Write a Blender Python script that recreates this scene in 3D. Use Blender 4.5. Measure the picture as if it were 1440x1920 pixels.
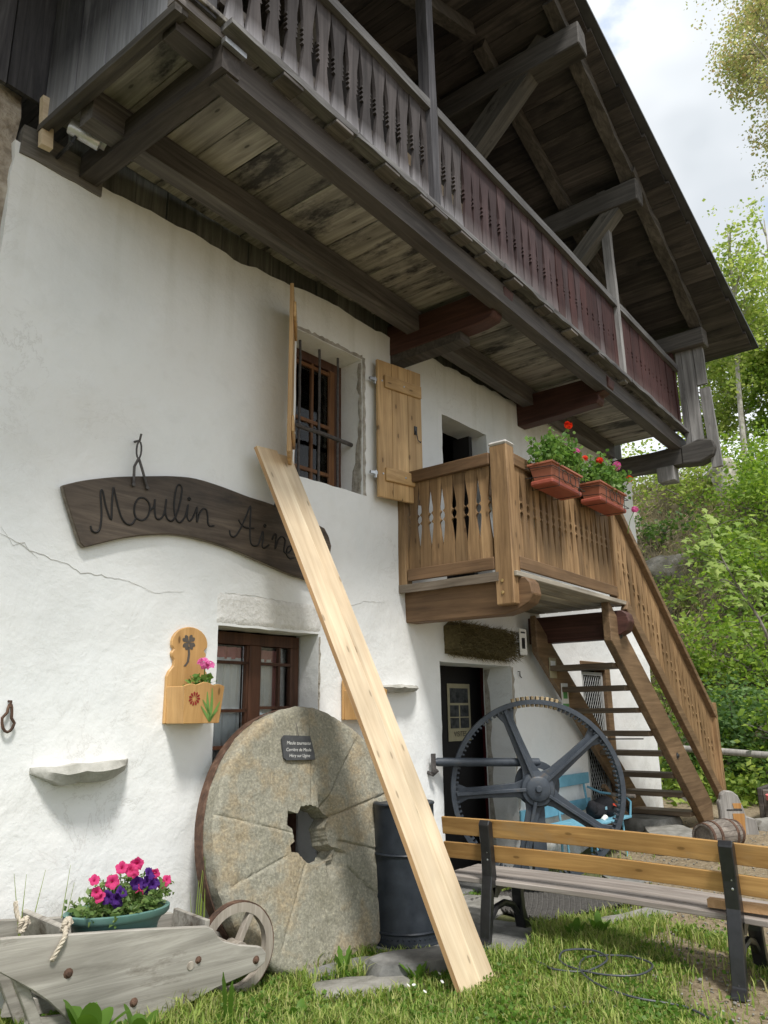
import bpy, bmesh, math, random
import numpy as np
from mathutils import Vector, Matrix, noise as mnoise

R = math.radians
rng = random.Random(7)
npr = np.random.default_rng(11)
scene = bpy.context.scene
COL = scene.collection
for o in list(bpy.data.objects):
    bpy.data.objects.remove(o, do_unlink=True)

# ------------------------------------------------------------------ camera
cam_d = bpy.data.cameras.new("camera")
cam = bpy.data.objects.new("camera", cam_d)
COL.objects.link(cam)
cam_d.sensor_fit = 'VERTICAL'
cam_d.sensor_height = 36.0
cam_d.lens = 36.0 * 1421.8 / 1920.0
cam_d.clip_start = 0.05
cam_d.clip_end = 500
yaw, pitch, roll = R(37.722), R(14.849), R(0.7466)
fw = Vector((math.cos(yaw) * math.cos(pitch), math.sin(yaw) * math.cos(pitch), math.sin(pitch)))
r0 = Vector((math.sin(yaw), -math.cos(yaw), 0))
d0 = fw.cross(r0)
rt = r0 * math.cos(roll) + d0 * math.sin(roll)
dn = -r0 * math.sin(roll) + d0 * math.cos(roll)
mw = Matrix((rt, -dn, -fw)).transposed().to_4x4()
mw.translation = Vector((0, 0, 1.6))
cam.matrix_world = mw
scene.camera = cam

# ------------------------------------------------------------------ sky, sun, exposure
SUN_DIR = Vector((-0.30, -0.42, 0.86)).normalized()      # towards the sun
sun_el = math.asin(SUN_DIR.z)
sun_az = math.atan2(SUN_DIR.x, SUN_DIR.y)
world = bpy.data.worlds.new("World")
scene.world = world
world.use_nodes = True
wn = world.node_tree
wn.nodes.clear()
w_out = wn.nodes.new("ShaderNodeOutputWorld")
w_sky = wn.nodes.new("ShaderNodeTexSky")
w_sky.sky_type = 'NISHITA'
w_sky.sun_disc = False
w_sky.sun_elevation = sun_el
w_sky.sun_rotation = sun_az
w_sky.air_density = 1.2
w_sky.dust_density = 1.0
w_bg = wn.nodes.new("ShaderNodeBackground")
w_bg.inputs[1].default_value = 0.11
w_bg2 = wn.nodes.new("ShaderNodeBackground")
w_bg2.inputs[1].default_value = 0.46
w_mix = wn.nodes.new("ShaderNodeMixShader")
w_tc = wn.nodes.new("ShaderNodeTexCoord")
w_map = wn.nodes.new("ShaderNodeMapping")
w_map.inputs['Scale'].default_value = (1.0, 1.0, 1.6)
w_map.inputs['Location'].default_value = (2.15, 1.2, 0.9)
w_n1 = wn.nodes.new("ShaderNodeTexNoise")
w_n1.inputs['Scale'].default_value = 3.2
w_n1.inputs['Detail'].default_value = 7
w_n1.inputs['Roughness'].default_value = 0.55
w_r1 = wn.nodes.new("ShaderNodeValToRGB")
w_r1.color_ramp.elements[0].position = 0.34
w_r1.color_ramp.elements[1].position = 0.43
w_n2 = wn.nodes.new("ShaderNodeTexNoise")
w_n2.inputs['Scale'].default_value = 2.3
w_n2.inputs['Detail'].default_value = 4
w_r2 = wn.nodes.new("ShaderNodeValToRGB")
w_r2.color_ramp.elements[0].position = 0.42
w_r2.color_ramp.elements[0].color = (0.62, 0.66, 0.70, 1)
w_r2.color_ramp.elements[1].position = 0.66
w_r2.color_ramp.elements[1].color = (1.04, 1.07, 1.10, 1)
L = wn.links.new
L(w_tc.outputs['Generated'], w_map.inputs[0])
L(w_map.outputs[0], w_n1.inputs['Vector'])
L(w_map.outputs[0], w_n2.inputs['Vector'])
L(w_n1.outputs[0], w_r1.inputs[0])
L(w_n2.outputs[0], w_r2.inputs[0])
L(w_sky.outputs[0], w_bg.inputs[0])
L(w_r2.outputs[0], w_bg2.inputs[0])
L(w_r1.outputs[0], w_mix.inputs[0])
L(w_bg.outputs[0], w_mix.inputs[1])
L(w_bg2.outputs[0], w_mix.inputs[2])
L(w_mix.outputs[0], w_out.inputs[0])

sun_d = bpy.data.lights.new("sun", 'SUN')
sun_d.energy = 1.45
sun_d.angle = R(10)
sun_d.color = (1.0, 0.97, 0.92)
sun = bpy.data.objects.new("sun", sun_d)
COL.objects.link(sun)
sun.location = SUN_DIR * 30
sun.rotation_euler = SUN_DIR.to_track_quat('Z', 'Y').to_euler()
scene.view_settings.view_transform = 'Standard'
scene.view_settings.look = 'None'
scene.view_settings.exposure = 1.42
scene.view_settings.gamma = 1.0
scene.view_settings.use_curve_mapping = False

# ------------------------------------------------------------------ helpers
WL = {}          # world location of every object that can be a parent


def link(o, parent=None, loc=(0, 0, 0)):
    COL.objects.link(o)
    loc = Vector(loc)
    WL[o.name] = loc
    if parent is not None:
        o.parent = parent
        o.location = loc - WL[parent.name]
    else:
        o.location = loc
    return o


def tag(o, label=None, cat=None, group=None, kind=None):
    if label: o['label'] = label
    if cat: o['category'] = cat
    if group: o['group'] = group
    if kind: o['kind'] = kind
    return o


def empty(name, loc, label=None, cat=None, group=None):
    o = bpy.data.objects.new(name, None)
    o.empty_display_size = 0.1
    link(o, None, loc)
    return tag(o, label, cat, group)


class MB:
    def __init__(s):
        s.v = []; s.f = []

    def add(s, vs, fs):
        n = len(s.v)
        s.v += [tuple(p) for p in vs]
        s.f += [tuple(i + n for i in f) for f in fs]
        return s

    def box(s, x0, x1, y0, y1, z0, z1):
        return s.add([(x0, y0, z0), (x1, y0, z0), (x1, y1, z0), (x0, y1, z0), (x0, y0, z1), (x1, y0, z1), (x1, y1, z1), (x0, y1, z1)],
                     [(0, 3, 2, 1), (4, 5, 6, 7), (0, 1, 5, 4), (1, 2, 6, 5), (2, 3, 7, 6), (3, 0, 4, 7)])

    def obox(s, c, sz, M3):
        """box centred at c, sizes sz, axes = columns of M3"""
        c = Vector(c); vs = []
        for dz in (-.5, .5):
            for dx, dy in ((-.5, -.5), (.5, -.5), (.5, .5), (-.5, .5)):
                vs.append(c + M3 @ Vector((dx * sz[0], dy * sz[1], dz * sz[2])))
        return s.add(vs, [(0, 3, 2, 1), (4, 5, 6, 7), (0, 1, 5, 4), (1, 2, 6, 5), (2, 3, 7, 6), (3, 0, 4, 7)])

    def beam(s, p0, p1, w, h, up=(0, 0, 1), seg=1, jit=0.0, rg=rng):
        p0 = Vector(p0); p1 = Vector(p1); d = (p1 - p0).normalized()
        up = Vector(up); side = d.cross(up).normalized(); u2 = side.cross(d).normalized()
        vs = []
        for i in range(seg + 1):
            p = p0.lerp(p1, i / seg)
            for a, b in ((-.5, -.5), (.5, -.5), (.5, .5), (-.5, .5)):
                q = p + side * (w * a) + u2 * (h * b)
                if jit:
                    q += Vector((rg.uniform(-jit, jit), rg.uniform(-jit, jit), rg.uniform(-jit, jit)))
                vs.append(q)
        fs = [(0, 1, 2, 3)]
        for i in range(seg):
            a = i * 4
            for k in range(4):
                k2 = (k + 1) % 4
                fs.append((a + k, a + 4 + k, a + 4 + k2, a + k2))
        a = seg * 4
        fs.append((a + 3, a + 2, a + 1, a))
        return s.add(vs, fs)

    def prism(s, poly, vec):
        n = len(poly); vec = Vector(vec)
        vs = [Vector(p) for p in poly] + [Vector(p) + vec for p in poly]
        fs = [tuple(range(n)), tuple(range(2 * n - 1, n - 1, -1))]
        for i in range(n):
            j = (i + 1) % n
            fs.append((i, i + n, j + n, j))
        return s.add(vs, fs)

    def tube(s, pts, r, n=8, caps=True, closed=False):
        pts = [Vector(p) for p in pts]
        m = len(pts); vs = []; prev = None
        for i, p in enumerate(pts):
            if closed:
                t = pts[(i + 1) % m] - pts[i - 1]
            else:
                t = pts[min(i + 1, m - 1)] - pts[max(i - 1, 0)]
            if t.length < 1e-9: t = Vector((0, 0, 1))
            t.normalize()
            if prev is None:
                a = Vector((0, 0, 1)) if abs(t.z) < .9 else Vector((1, 0, 0))
                u = t.cross(a).normalized()
            else:
                u = (prev - t * prev.dot(t))
                u = u.normalized() if u.length > 1e-6 else t.orthogonal().normalized()
            prev = u
            w = t.cross(u)
            rr = r[i] if isinstance(r, (list, tuple)) else r
            for k in range(n):
                a = 2 * math.pi * k / n
                vs.append(p + u * (rr * math.cos(a)) + w * (rr * math.sin(a)))
        fs = []
        for i in range(m if closed else m - 1):
            i2 = (i + 1) % m
            for k in range(n):
                k2 = (k + 1) % n
                fs.append((i * n + k, i * n + k2, i2 * n + k2, i2 * n + k))
        if caps and not closed:
            fs.append(tuple(range(n - 1, -1, -1)))
            fs.append(tuple((m - 1) * n + k for k in range(n)))
        return s.add(vs, fs)

    def lathe(s, prof, origin, ax, e1, e2, n=32, a0=0, a1=2 * math.pi, wob=None):
        """prof: list of (radius, height along ax)"""
        origin = Vector(origin); ax = Vector(ax); e1 = Vector(e1); e2 = Vector(e2)
        full = abs(a1 - a0 - 2 * math.pi) < 1e-6
        cnt = n if full else n + 1
        vs = []
        for k in range(cnt):
            a = a0 + (a1 - a0) * k / n
            for j, (r, h) in enumerate(prof):
                rr = r * (wob(a, j) if wob else 1)
                vs.append(origin + ax * h + e1 * (rr * math.cos(a)) + e2 * (rr * math.sin(a)))
        m = len(prof); fs = []
        for k in range(n):
            k2 = (k + 1) % cnt
            for j in range(m - 1):
                fs.append((k * m + j, k2 * m + j, k2 * m + j + 1, k * m + j + 1))
        return s.add(vs, fs)


def to_mesh(name, mb, mat, origin=(0, 0, 0), bevel=0, smooth=False, seg=1):
    me = bpy.data.meshes.new(name)
    o = Vector(origin)
    me.from_pydata([tuple(Vector(p) - o) for p in mb.v], [], mb.f)
    bm = bmesh.new(); bm.from_mesh(me)
    bmesh.ops.recalc_face_normals(bm, faces=bm.faces)
    if bevel:
        ed = [e for e in bm.edges if len(e.link_faces) == 2 and e.calc_face_angle(0) > 0.5]
        bmesh.ops.bevel(bm, geom=ed, offset=bevel, segments=seg, affect='EDGES', profile=0.6, clamp_overlap=True)
    if smooth:
        for f in bm.faces: f.smooth = True
    bm.to_mesh(me); bm.free()
    if smooth and smooth != 'all':
        try:
            me.set_sharp_from_angle(angle=R(40))
        except Exception:
            pass
    me.materials.append(mat)
    return me


def bbox_base(mb):
    a = np.array(mb.v)
    return Vector(((a[:, 0].min() + a[:, 0].max()) / 2, (a[:, 1].min() + a[:, 1].max()) / 2, a[:, 2].min()))


def mk(name, mb, mat, parent=None, bevel=0, smooth=False, origin=None, seg=1):
    origin = bbox_base(mb) if origin is None else Vector(origin)
    me = to_mesh(name, mb, mat, origin, bevel, smooth, seg)
    return link(bpy.data.objects.new(name, me), parent, origin)


def inst(name, me, parent, loc, rot=(0, 0, 0), scale=(1, 1, 1)):
    o = bpy.data.objects.new(name, me)
    link(o, parent, loc)
    o.rotation_euler = rot
    o.scale = scale
    return o


def fast_mesh(name, verts, faces, mat, smooth=False, n=3):
    """faces: (N,n) int array"""
    me = bpy.data.meshes.new(name)
    verts = np.asarray(verts, np.float32); faces = np.asarray(faces, np.int32)
    me.vertices.add(len(verts)); me.vertices.foreach_set('co', verts.ravel())
    me.loops.add(faces.size); me.loops.foreach_set('vertex_index', faces.ravel())
    me.polygons.add(len(faces))
    me.polygons.foreach_set('loop_start', np.arange(0, faces.size, n, dtype=np.int32))
    me.polygons.foreach_set('loop_total', np.full(len(faces), n, np.int32))
    if smooth:
        me.polygons.foreach_set('use_smooth', np.ones(len(faces), bool))
    me.update(calc_edges=True); me.validate()
    me.materials.append(mat)
    return me


# wall frame: u along the wall, off = distance in front of it, z up
WA = R(-3.0)
W0 = Vector((4.5, 4.2, 0))
WD = Vector((math.cos(WA), math.sin(WA), 0))
WN = Vector((-math.sin(WA), math.cos(WA), 0))


def wp(u, off, z):
    return W0 + WD * u - WN * off + Vector((0, 0, z))


WM = Matrix((WD, WN, Vector((0, 0, 1)))).transposed()   # columns: along, inward, up


def wbox(mb, u0, u1, o0, o1, z0, z1):
    c = wp((u0 + u1) / 2, (o0 + o1) / 2, (z0 + z1) / 2)
    return mb.obox(c, (abs(u1 - u0), abs(o1 - o0), abs(z1 - z0)), WM)


def smooth01(t):
    t = max(0.0, min(1.0, t)); return t * t * (3 - 2 * t)


def nz(x, y, z=0.0):
    return mnoise.noise(Vector((x, y, z)))


# ------------------------------------------------------------------ materials
def newmat(name):
    m = bpy.data.materials.new(name); m.use_nodes = True
    nt = m.node_tree
    b = nt.nodes['Principled BSDF']
    return m, nt, b


def N(nt, t, **kw):
    n = nt.nodes.new(t)
    for k, v in kw.items():
        if k in n.inputs: n.inputs[k].default_value = v
        else: setattr(n, k, v)
    return n


def ramp(nt, fac, stops):
    r = nt.nodes.new("ShaderNodeValToRGB")
    els = r.color_ramp.elements
    while len(els) < len(stops): els.new(0.5)
    for e, (p, c) in zip(els, stops):
        e.position = p
        e.color = (*c, 1) if len(c) == 3 else c
    nt.links.new(fac, r.inputs[0])
    return r.outputs[0]


def coords(nt, scale=(1, 1, 1), rnd=True, rot=(0, 0, 0)):
    tc = N(nt, "ShaderNodeTexCoord")
    mp = N(nt, "ShaderNodeMapping")
    mp.inputs['Scale'].default_value = scale
    mp.inputs['Rotation'].default_value = rot
    src = tc.outputs['Object']
    if rnd:
        oi = N(nt, "ShaderNodeObjectInfo")
        mu = N(nt, "ShaderNodeMath", operation='MULTIPLY'); mu.inputs[1].default_value = 41.0
        nt.links.new(oi.outputs['Random'], mu.inputs[0])
        va = N(nt, "ShaderNodeVectorMath", operation='ADD')
        nt.links.new(src, va.inputs[0]); nt.links.new(mu.outputs[0], va.inputs[1])
        src = va.outputs[0]
    nt.links.new(src, mp.inputs[0])
    return mp.outputs[0]


def mix(nt, fac, a, b, mode='MIX'):
    n = nt.nodes.new("ShaderNodeMix"); n.data_type = 'RGBA'; n.blend_type = mode
    for idx, v in ((0, fac), (6, a), (7, b)):
        if isinstance(v, (int, float)): n.inputs[idx].default_value = v
        elif isinstance(v, tuple): n.inputs[idx].default_value = (*v, 1) if len(v) == 3 else v
        else: nt.links.new(v, n.inputs[idx])
    return n.outputs[2]


def bumpn(nt, h, strength, dist, b, prev=None):
    bp = N(nt, "ShaderNodeBump"); bp.inputs['Strength'].default_value = strength; bp.inputs['Distance'].default_value = dist
    nt.links.new(h, bp.inputs['Height'])
    if prev is not None: nt.links.new(prev, bp.inputs['Normal'])
    nt.links.new(bp.outputs[0], b.inputs['Normal'])
    return bp.outputs[0]


def wood(name, dark, light, axis='Z', rough=.75, sc=14, stain=None, stain_t=(.55, .68), stain_sc=3.0, var=.3, bump=.35, fade=None, knots=0.0, kplane='X'):
    m, nt, b = newmat(name)
    k = sc * 0.055
    s = {'X': (k, sc, sc), 'Y': (sc, k, sc), 'Z': (sc, sc, k)}[axis]
    co = coords(nt, s)
    n1 = N(nt, "ShaderNodeTexNoise"); n1.inputs['Scale'].default_value = 1.6; n1.inputs['Detail'].default_value = 5
    n1.inputs['Roughness'].default_value = .68; n1.inputs['Distortion'].default_value = .9
    nt.links.new(co, n1.inputs['Vector'])
    col = ramp(nt, n1.outputs[0], [(.3, dark), (.52, tuple((d + l) / 2 for d, l in zip(dark, light))), (.7, light)])
    co2 = coords(nt, tuple(.35 * q + 1.2 for q in (s[0] * .12, s[1] * .12, s[2] * .12)))
    n2 = N(nt, "ShaderNodeTexNoise"); n2.inputs['Scale'].default_value = 1.3; n2.inputs['Detail'].default_value = 3
    nt.links.new(co2, n2.inputs['Vector'])
    oi = N(nt, "ShaderNodeObjectInfo")
    ma = N(nt, "ShaderNodeMapRange"); ma.inputs['To Min'].default_value = 1 - var; ma.inputs['To Max'].default_value = 1 + var * .7
    nt.links.new(oi.outputs['Random'], ma.inputs['Value'])
    mb_ = N(nt, "ShaderNodeMapRange"); mb_.inputs['From Min'].default_value = .3; mb_.inputs['From Max'].default_value = .7
    mb_.inputs['To Min'].default_value = .78; mb_.inputs['To Max'].default_value = 1.18
    nt.links.new(n2.outputs[0], mb_.inputs['Value'])
    mm = N(nt, "ShaderNodeMath", operation='MULTIPLY'); nt.links.new(ma.outputs[0], mm.inputs[0]); nt.links.new(mb_.outputs[0], mm.inputs[1])
    hs = N(nt, "ShaderNodeHueSaturation"); nt.links.new(col, hs.inputs['Color']); nt.links.new(mm.outputs[0], hs.inputs['Value'])
    col = hs.outputs[0]
    if knots:
        tck = N(nt, "ShaderNodeTexCoord"); oik = N(nt, "ShaderNodeObjectInfo"); sxk = N(nt, "ShaderNodeSeparateXYZ")
        nt.links.new(tck.outputs['Object'], sxk.inputs[0])
        cbk = N(nt, "ShaderNodeCombineXYZ")
        for o_i, (ch, sc_) in enumerate(((axis, 1.9), (kplane, 5.2))):
            ml = N(nt, "ShaderNodeMath", operation='MULTIPLY_ADD'); ml.inputs[1].default_value = sc_
            rk = N(nt, "ShaderNodeMath", operation='MULTIPLY'); rk.inputs[1].default_value = 17.0 + 9 * o_i
            nt.links.new(oik.outputs['Random'], rk.inputs[0]); nt.links.new(rk.outputs[0], ml.inputs[2])
            nt.links.new(sxk.outputs[ch], ml.inputs[0]); nt.links.new(ml.outputs[0], cbk.inputs[o_i])
        vo = N(nt, "ShaderNodeTexVoronoi"); vo.voronoi_dimensions = '2D'; vo.inputs['Scale'].default_value = 1.0
        nt.links.new(cbk.outputs[0], vo.inputs['Vector'])
        halo = ramp(nt, vo.outputs['Distance'], [(.04, (knots * .55,) * 3), (.20, (0, 0, 0))])
        col = mix(nt, halo, col, tuple(d * .8 for d in dark))
        kf = ramp(nt, vo.outputs['Distance'], [(.035, (knots,) * 3), (.058, (0, 0, 0))])
        col = mix(nt, kf, col, tuple(d * .38 for d in dark))
    if stain is not None:
        ss = {'X': (.35, 1, 1), 'Y': (1, .35, 1), 'Z': (1, 1, .35)}[axis]
        co3 = coords(nt, tuple(q * stain_sc for q in ss))
        n3 = N(nt, "ShaderNodeTexNoise"); n3.inputs['Scale'].default_value = 1; n3.inputs['Detail'].default_value = 6
        n3.inputs['Roughness'].default_value = .72
        nt.links.new(co3, n3.inputs['Vector'])
        sf = ramp(nt, n3.outputs[0], [(stain_t[0], (0, 0, 0)), (stain_t[1], (1, 1, 1))])
        col = mix(nt, sf, col, stain)
    if fade is not None:          # bleached weathering towards the lower end, broken up by noise
        tc = N(nt, "ShaderNodeTexCoord"); sx = N(nt, "ShaderNodeSeparateXYZ"); nt.links.new(tc.outputs['Object'], sx.inputs[0])
        mr = N(nt, "ShaderNodeMapRange"); mr.inputs['From Min'].default_value = fade[1]; mr.inputs['From Max'].default_value = fade[2]
        mr.inputs['To Min'].default_value = 1; mr.inputs['To Max'].default_value = 0
        nt.links.new(sx.outputs['Z'], mr.inputs['Value'])
        mu = N(nt, "ShaderNodeMath", operation='MULTIPLY'); nt.links.new(mr.outputs[0], mu.inputs[0]); nt.links.new(n1.outputs[0], mu.inputs[1])
        mu2 = N(nt, "ShaderNodeMath", operation='MULTIPLY'); mu2.inputs[1].default_value = 1.5; mu2.use_clamp = True
        nt.links.new(mu.outputs[0], mu2.inputs[0])
        col = mix(nt, mu2.outputs[0], col, fade[0])
    nt.links.new(col, b.inputs['Base Color'])
    b.inputs['Roughness'].default_value = rough
    b.inputs['Specular IOR Level'].default_value = .3
    bumpn(nt, n1.outputs[0], bump, .004, b)
    return m


def rough_mat(name, stops, sc=6, rough=.85, bump=.4, dist=.01, detail=8, spec=.3, metal=0.0, sc2=None, bump2=.0, warp=0.0):
    m, nt, b = newmat(name)
    co = coords(nt, (1, 1, 1))
    n1 = N(nt, "ShaderNodeTexNoise"); n1.inputs['Scale'].default_value = sc; n1.inputs['Detail'].default_value = detail
    n1.inputs['Roughness'].default_value = .62; n1.inputs['Distortion'].default_value = warp
    nt.links.new(co, n1.inputs['Vector'])
    nt.links.new(ramp(nt, n1.outputs[0], stops), b.inputs['Base Color'])
    b.inputs['Roughness'].default_value = rough
    b.inputs['Specular IOR Level'].default_value = spec
    b.inputs['Metallic'].default_value = metal
    pv = None
    if sc2:
        n2 = N(nt, "ShaderNodeTexNoise"); n2.inputs['Scale'].default_value = sc2; n2.inputs['Detail'].default_value = 6
        nt.links.new(co, n2.inputs['Vector'])
        pv = bumpn(nt, n2.outputs[0], bump2, dist, b)
    if bump:
        bumpn(nt, n1.outputs[0], bump, dist, b, pv)
    return m


def plain(name, c, rough=.5, metal=0.0, spec=.5, var=.12):
    return rough_mat(name, [(.3, tuple(q * (1 - var) for q in c)), (.7, tuple(q * (1 + var) for q in c))], sc=9, rough=rough, bump=.08, dist=.003, metal=metal, spec=spec)


def leaf_mat(name, cols, trans=.35, rough=.5):
    m, nt, b = newmat(name)
    ge = N(nt, "ShaderNodeNewGeometry")
    col = ramp(nt, ge.outputs['Random Per Island'], [(i / max(1, len(cols) - 1), c) for i, c in enumerate(cols)])
    nt.links.new(col, b.inputs['Base Color'])
    b.inputs['Roughness'].default_value = rough
    b.inputs['Specular IOR Level'].default_value = .25
    tr = N(nt, "ShaderNodeBsdfTranslucent")
    hs = N(nt, "ShaderNodeHueSaturation"); hs.inputs['Value'].default_value = 1.5; hs.inputs['Saturation'].default_value = 1.1
    nt.links.new(col, hs.inputs['Color']); nt.links.new(hs.outputs[0], tr.inputs['Color'])
    ms = N(nt, "ShaderNodeMixShader"); ms.inputs[0].default_value = trans
    out = nt.nodes['Material Output']
    nt.links.new(b.outputs[0], ms.inputs[1]); nt.links.new(tr.outputs[0], ms.inputs[2]); nt.links.new(ms.outputs[0], out.inputs[0])
    return m


def plaster_mat():
    m, nt, b = newmat("plaster")
    tc = N(nt, "ShaderNodeTexCoord")
    src = tc.outputs['Object']
    def noise(sc, det=6, ro=.6, dis=0.0):
        n = N(nt, "ShaderNodeTexNoise"); n.inputs['Scale'].default_value = sc; n.inputs['Detail'].default_value = det
        n.inputs['Roughness'].default_value = ro; n.inputs['Distortion'].default_value = dis
        nt.links.new(src, n.inputs['Vector']); return n.outputs[0]
    a = noise(.9, 5, .55); c = noise(7, 6); d = noise(38, 5); e = noise(2.4, 7, .7, .6)
    col = ramp(nt, a, [(.3, (.78, .80, .795)), (.5, (.845, .855, .845)), (.72, (.82, .815, .795))])
    col = mix(nt, ramp(nt, c, [(.52, (0, 0, 0)), (.8, (.22, .22, .22))]), col, (.62, .62, .58))
    # dirty scuffs and hair cracks
    cr = ramp(nt, e, [(.485, (0, 0, 0)), (.499, (1, 1, 1)), (.513, (0, 0, 0))])
    gate = ramp(nt, noise(.7, 2), [(.5, (0, 0, 0)), (.66, (.32, .32, .32))])
    crk = mix(nt, 1.0, cr, gate, 'MULTIPLY')
    col = mix(nt, crk, col, (.42, .40, .36))
    # splashed earth along the foot and thin runs below the timber
    sz = N(nt, "ShaderNodeSeparateXYZ"); nt.links.new(src, sz.inputs[0])
    ft = N(nt, "ShaderNodeMapRange"); ft.inputs['From Min'].default_value = .05; ft.inputs['From Max'].default_value = .75; ft.inputs['To Min'].default_value = .85; ft.inputs['To Max'].default_value = 0
    nt.links.new(sz.outputs['Z'], ft.inputs['Value'])
    sp_ = mix(nt, 1.0, ft.outputs[0], ramp(nt, noise(5.5, 8, .72), [(.42, (0, 0, 0)), (.68, (1, 1, 1))]), 'MULTIPLY')
    col = mix(nt, sp_, col, (.40, .365, .29))
    mpz = N(nt, "ShaderNodeMapping"); mpz.inputs['Scale'].default_value = (5, 5, .25); nt.links.new(src, mpz.inputs[0])
    nr_ = N(nt, "ShaderNodeTexNoise"); nr_.inputs['Scale'].default_value = 1.4; nr_.inputs['Detail'].default_value = 5; nt.links.new(mpz.outputs[0], nr_.inputs['Vector'])
    tp_ = N(nt, "ShaderNodeMapRange"); tp_.inputs['From Min'].default_value = 3.9; tp_.inputs['From Max'].default_value = 5.2; tp_.inputs['To Min'].default_value = 0; tp_.inputs['To Max'].default_value = .42
    nt.links.new(sz.outputs['Z'], tp_.inputs['Value'])
    rn_ = mix(nt, 1.0, tp_.outputs[0], ramp(nt, nr_.outputs[0], [(.5, (0, 0, 0)), (.72, (1, 1, 1))]), 'MULTIPLY')
    col = mix(nt, rn_, col, (.60, .60, .54))
    nt.links.new(col, b.inputs['Base Color'])
    b.inputs['Roughness'].default_value = .9
    b.inputs['Specular IOR Level'].default_value = .2
    tw = noise(3.2, 4, .55, 1.2)
    p = bumpn(nt, tw, .3, .025, b)
    p = bumpn(nt, c, .55, .014, b, p)
    p = bumpn(nt, d, .35, .005, b, p)
    bumpn(nt, crk, .3, .004, b, p)
    return m


PLASTER = plaster_mat()
ROUGHCAST = rough_mat("roughcast", [(.3, (.68, .67, .63)), (.6, (.80, .79, .76))], sc=30, bump=.9, dist=.012, sc2=9, bump2=.5)
MORTAR = rough_mat("mortar", [(.3, (.25, .23, .19)), (.5, (.40, .37, .32)), (.7, (.52, .49, .43))], sc=14, bump=1.0, dist=.02, sc2=45, bump2=.6)
RUBBLE = rough_mat("rubble_stone", [(.3, (.20, .16, .12)), (.5, (.42, .36, .29)), (.72, (.60, .55, .47))], sc=9, bump=1.0, dist=.03, sc2=30, bump2=.6)
W_GREY_Z = wood("weathered_board_upright", (.035, .033, .037), (.135, .13, .137), 'Z', sc=12, stain=(.03, .03, .035), stain_t=(.52, .72), stain_sc=2.2, var=.35)
W_GREY_Y = wood("weathered_board_deep", (.05, .045, .04), (.16, .14, .12), 'Y', sc=11, var=.4)
W_GREY_X = wood("weathered_beam_long", (0.072, 0.064, 0.061), (0.240, 0.216, 0.200), 'X', sc=11, var=.25)
W_RAIL = wood("weathered_rail", (.06, .057, .057), (.21, .205, .20), 'X', sc=13, var=.15)
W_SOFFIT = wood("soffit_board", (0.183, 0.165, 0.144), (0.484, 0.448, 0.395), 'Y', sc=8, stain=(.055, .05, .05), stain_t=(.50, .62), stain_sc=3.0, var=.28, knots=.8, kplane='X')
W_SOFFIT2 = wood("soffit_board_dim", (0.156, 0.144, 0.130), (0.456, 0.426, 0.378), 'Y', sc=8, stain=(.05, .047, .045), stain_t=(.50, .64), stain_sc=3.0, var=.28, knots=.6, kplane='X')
W_ROOFB = wood("roof_board", (0.036, 0.032, 0.032), (0.126, 0.110, 0.100), 'Y', sc=9, stain=(.018, .017, .019), stain_t=(.5, .7), stain_sc=2.5, var=.45)
W_LOG = wood("hewn_timber", (.046, .042, .039), (.14, .13, .118), 'Y', sc=10, var=.2, bump=.6)
W_LOGX = wood("hewn_rafter", (.040, .036, .032), (.135, .121, .104), 'X', sc=10, var=.2, bump=.6)
W_LOGZ = wood("hewn_post", (.13, .125, .12), (.36, .35, .34), 'Z', sc=10, var=.2, bump=.6, stain=(.06, .055, .05), stain_t=(.6, .75), stain_sc=4)
W_BRACE = wood("hewn_brace", (.060, .056, .049), (.165, .153, .132), 'Z', sc=12, var=.15, bump=.6, stain=(.035, .03, .025), stain_t=(.58, .66), stain_sc=9)
W_ENDB = wood("gallery_end_board", (.04, .037, .042), (.17, .165, .175), 'Z', sc=11, stain=(.03, .028, .034), stain_t=(.50, .66), stain_sc=2.0, var=.35, fade=((.36, .36, .39), .0, .5))
W_STRIP = wood("mossy_strip_board", (.06, .06, .05), (.17, .168, .14), 'Z', sc=12, var=.3)
W_BAL_A = wood("baluster_weathered", (.031, .026, .025), (.095, .082, .080), 'Z', sc=13, var=.3, fade=((.38, .37, .39), .0, .20))
W_BAL_B = wood("baluster_half_red", (.032, .018, .018), (.085, .052, .051), 'Z', sc=15, var=.28, fade=((.25, .225, .225), -.05, .24))
W_BAL_C = wood("baluster_red", (.030, .011, .010), (.075, .031, .027), 'Z', sc=15, var=.3, fade=((.15, .11, .10), -.1, .2))
W_REDBEAM = wood("stained_red_beam", (.045, .02, .016), (.115, .052, .042), 'Y', sc=12, rough=.6, var=.12)
W_DARKBEAM = wood("stained_dark_beam", (.040, .033, .029), (.110, .096, .085), 'X', sc=12, rough=.65, var=.1)
W_DARKBEAM_Y = wood("stained_dark_bracket", (.034, .027, .024), (.095, .080, .070), 'Y', sc=12, rough=.65, var=.1)
W_TERR_Z = wood("oiled_larch_upright", (.16, .092, .042), (.39, .25, .128), 'Z', sc=11, rough=.6, var=.26, stain=(.12, .072, .04), stain_t=(.56, .76), stain_sc=2.5, knots=.7, kplane='X')
W_TERR_X = wood("oiled_larch_long", (.115, .068, .036), (.235, .145, .078), 'X', sc=13, rough=.6, var=.15)
W_TERR_Y = wood("oiled_larch_deep", (.115, .066, .034), (.235, .14, .074), 'Y', sc=13, rough=.6, var=.15)
W_DECK = wood("grey_deck_edge", (.20, .17, .13), (.46, .42, .35), 'X', sc=13, rough=.8, var=.2)
W_DECKY = wood("grey_deck", (.13, .10, .075), (.30, .25, .19), 'Y', sc=13, rough=.8, var=.25)
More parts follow.
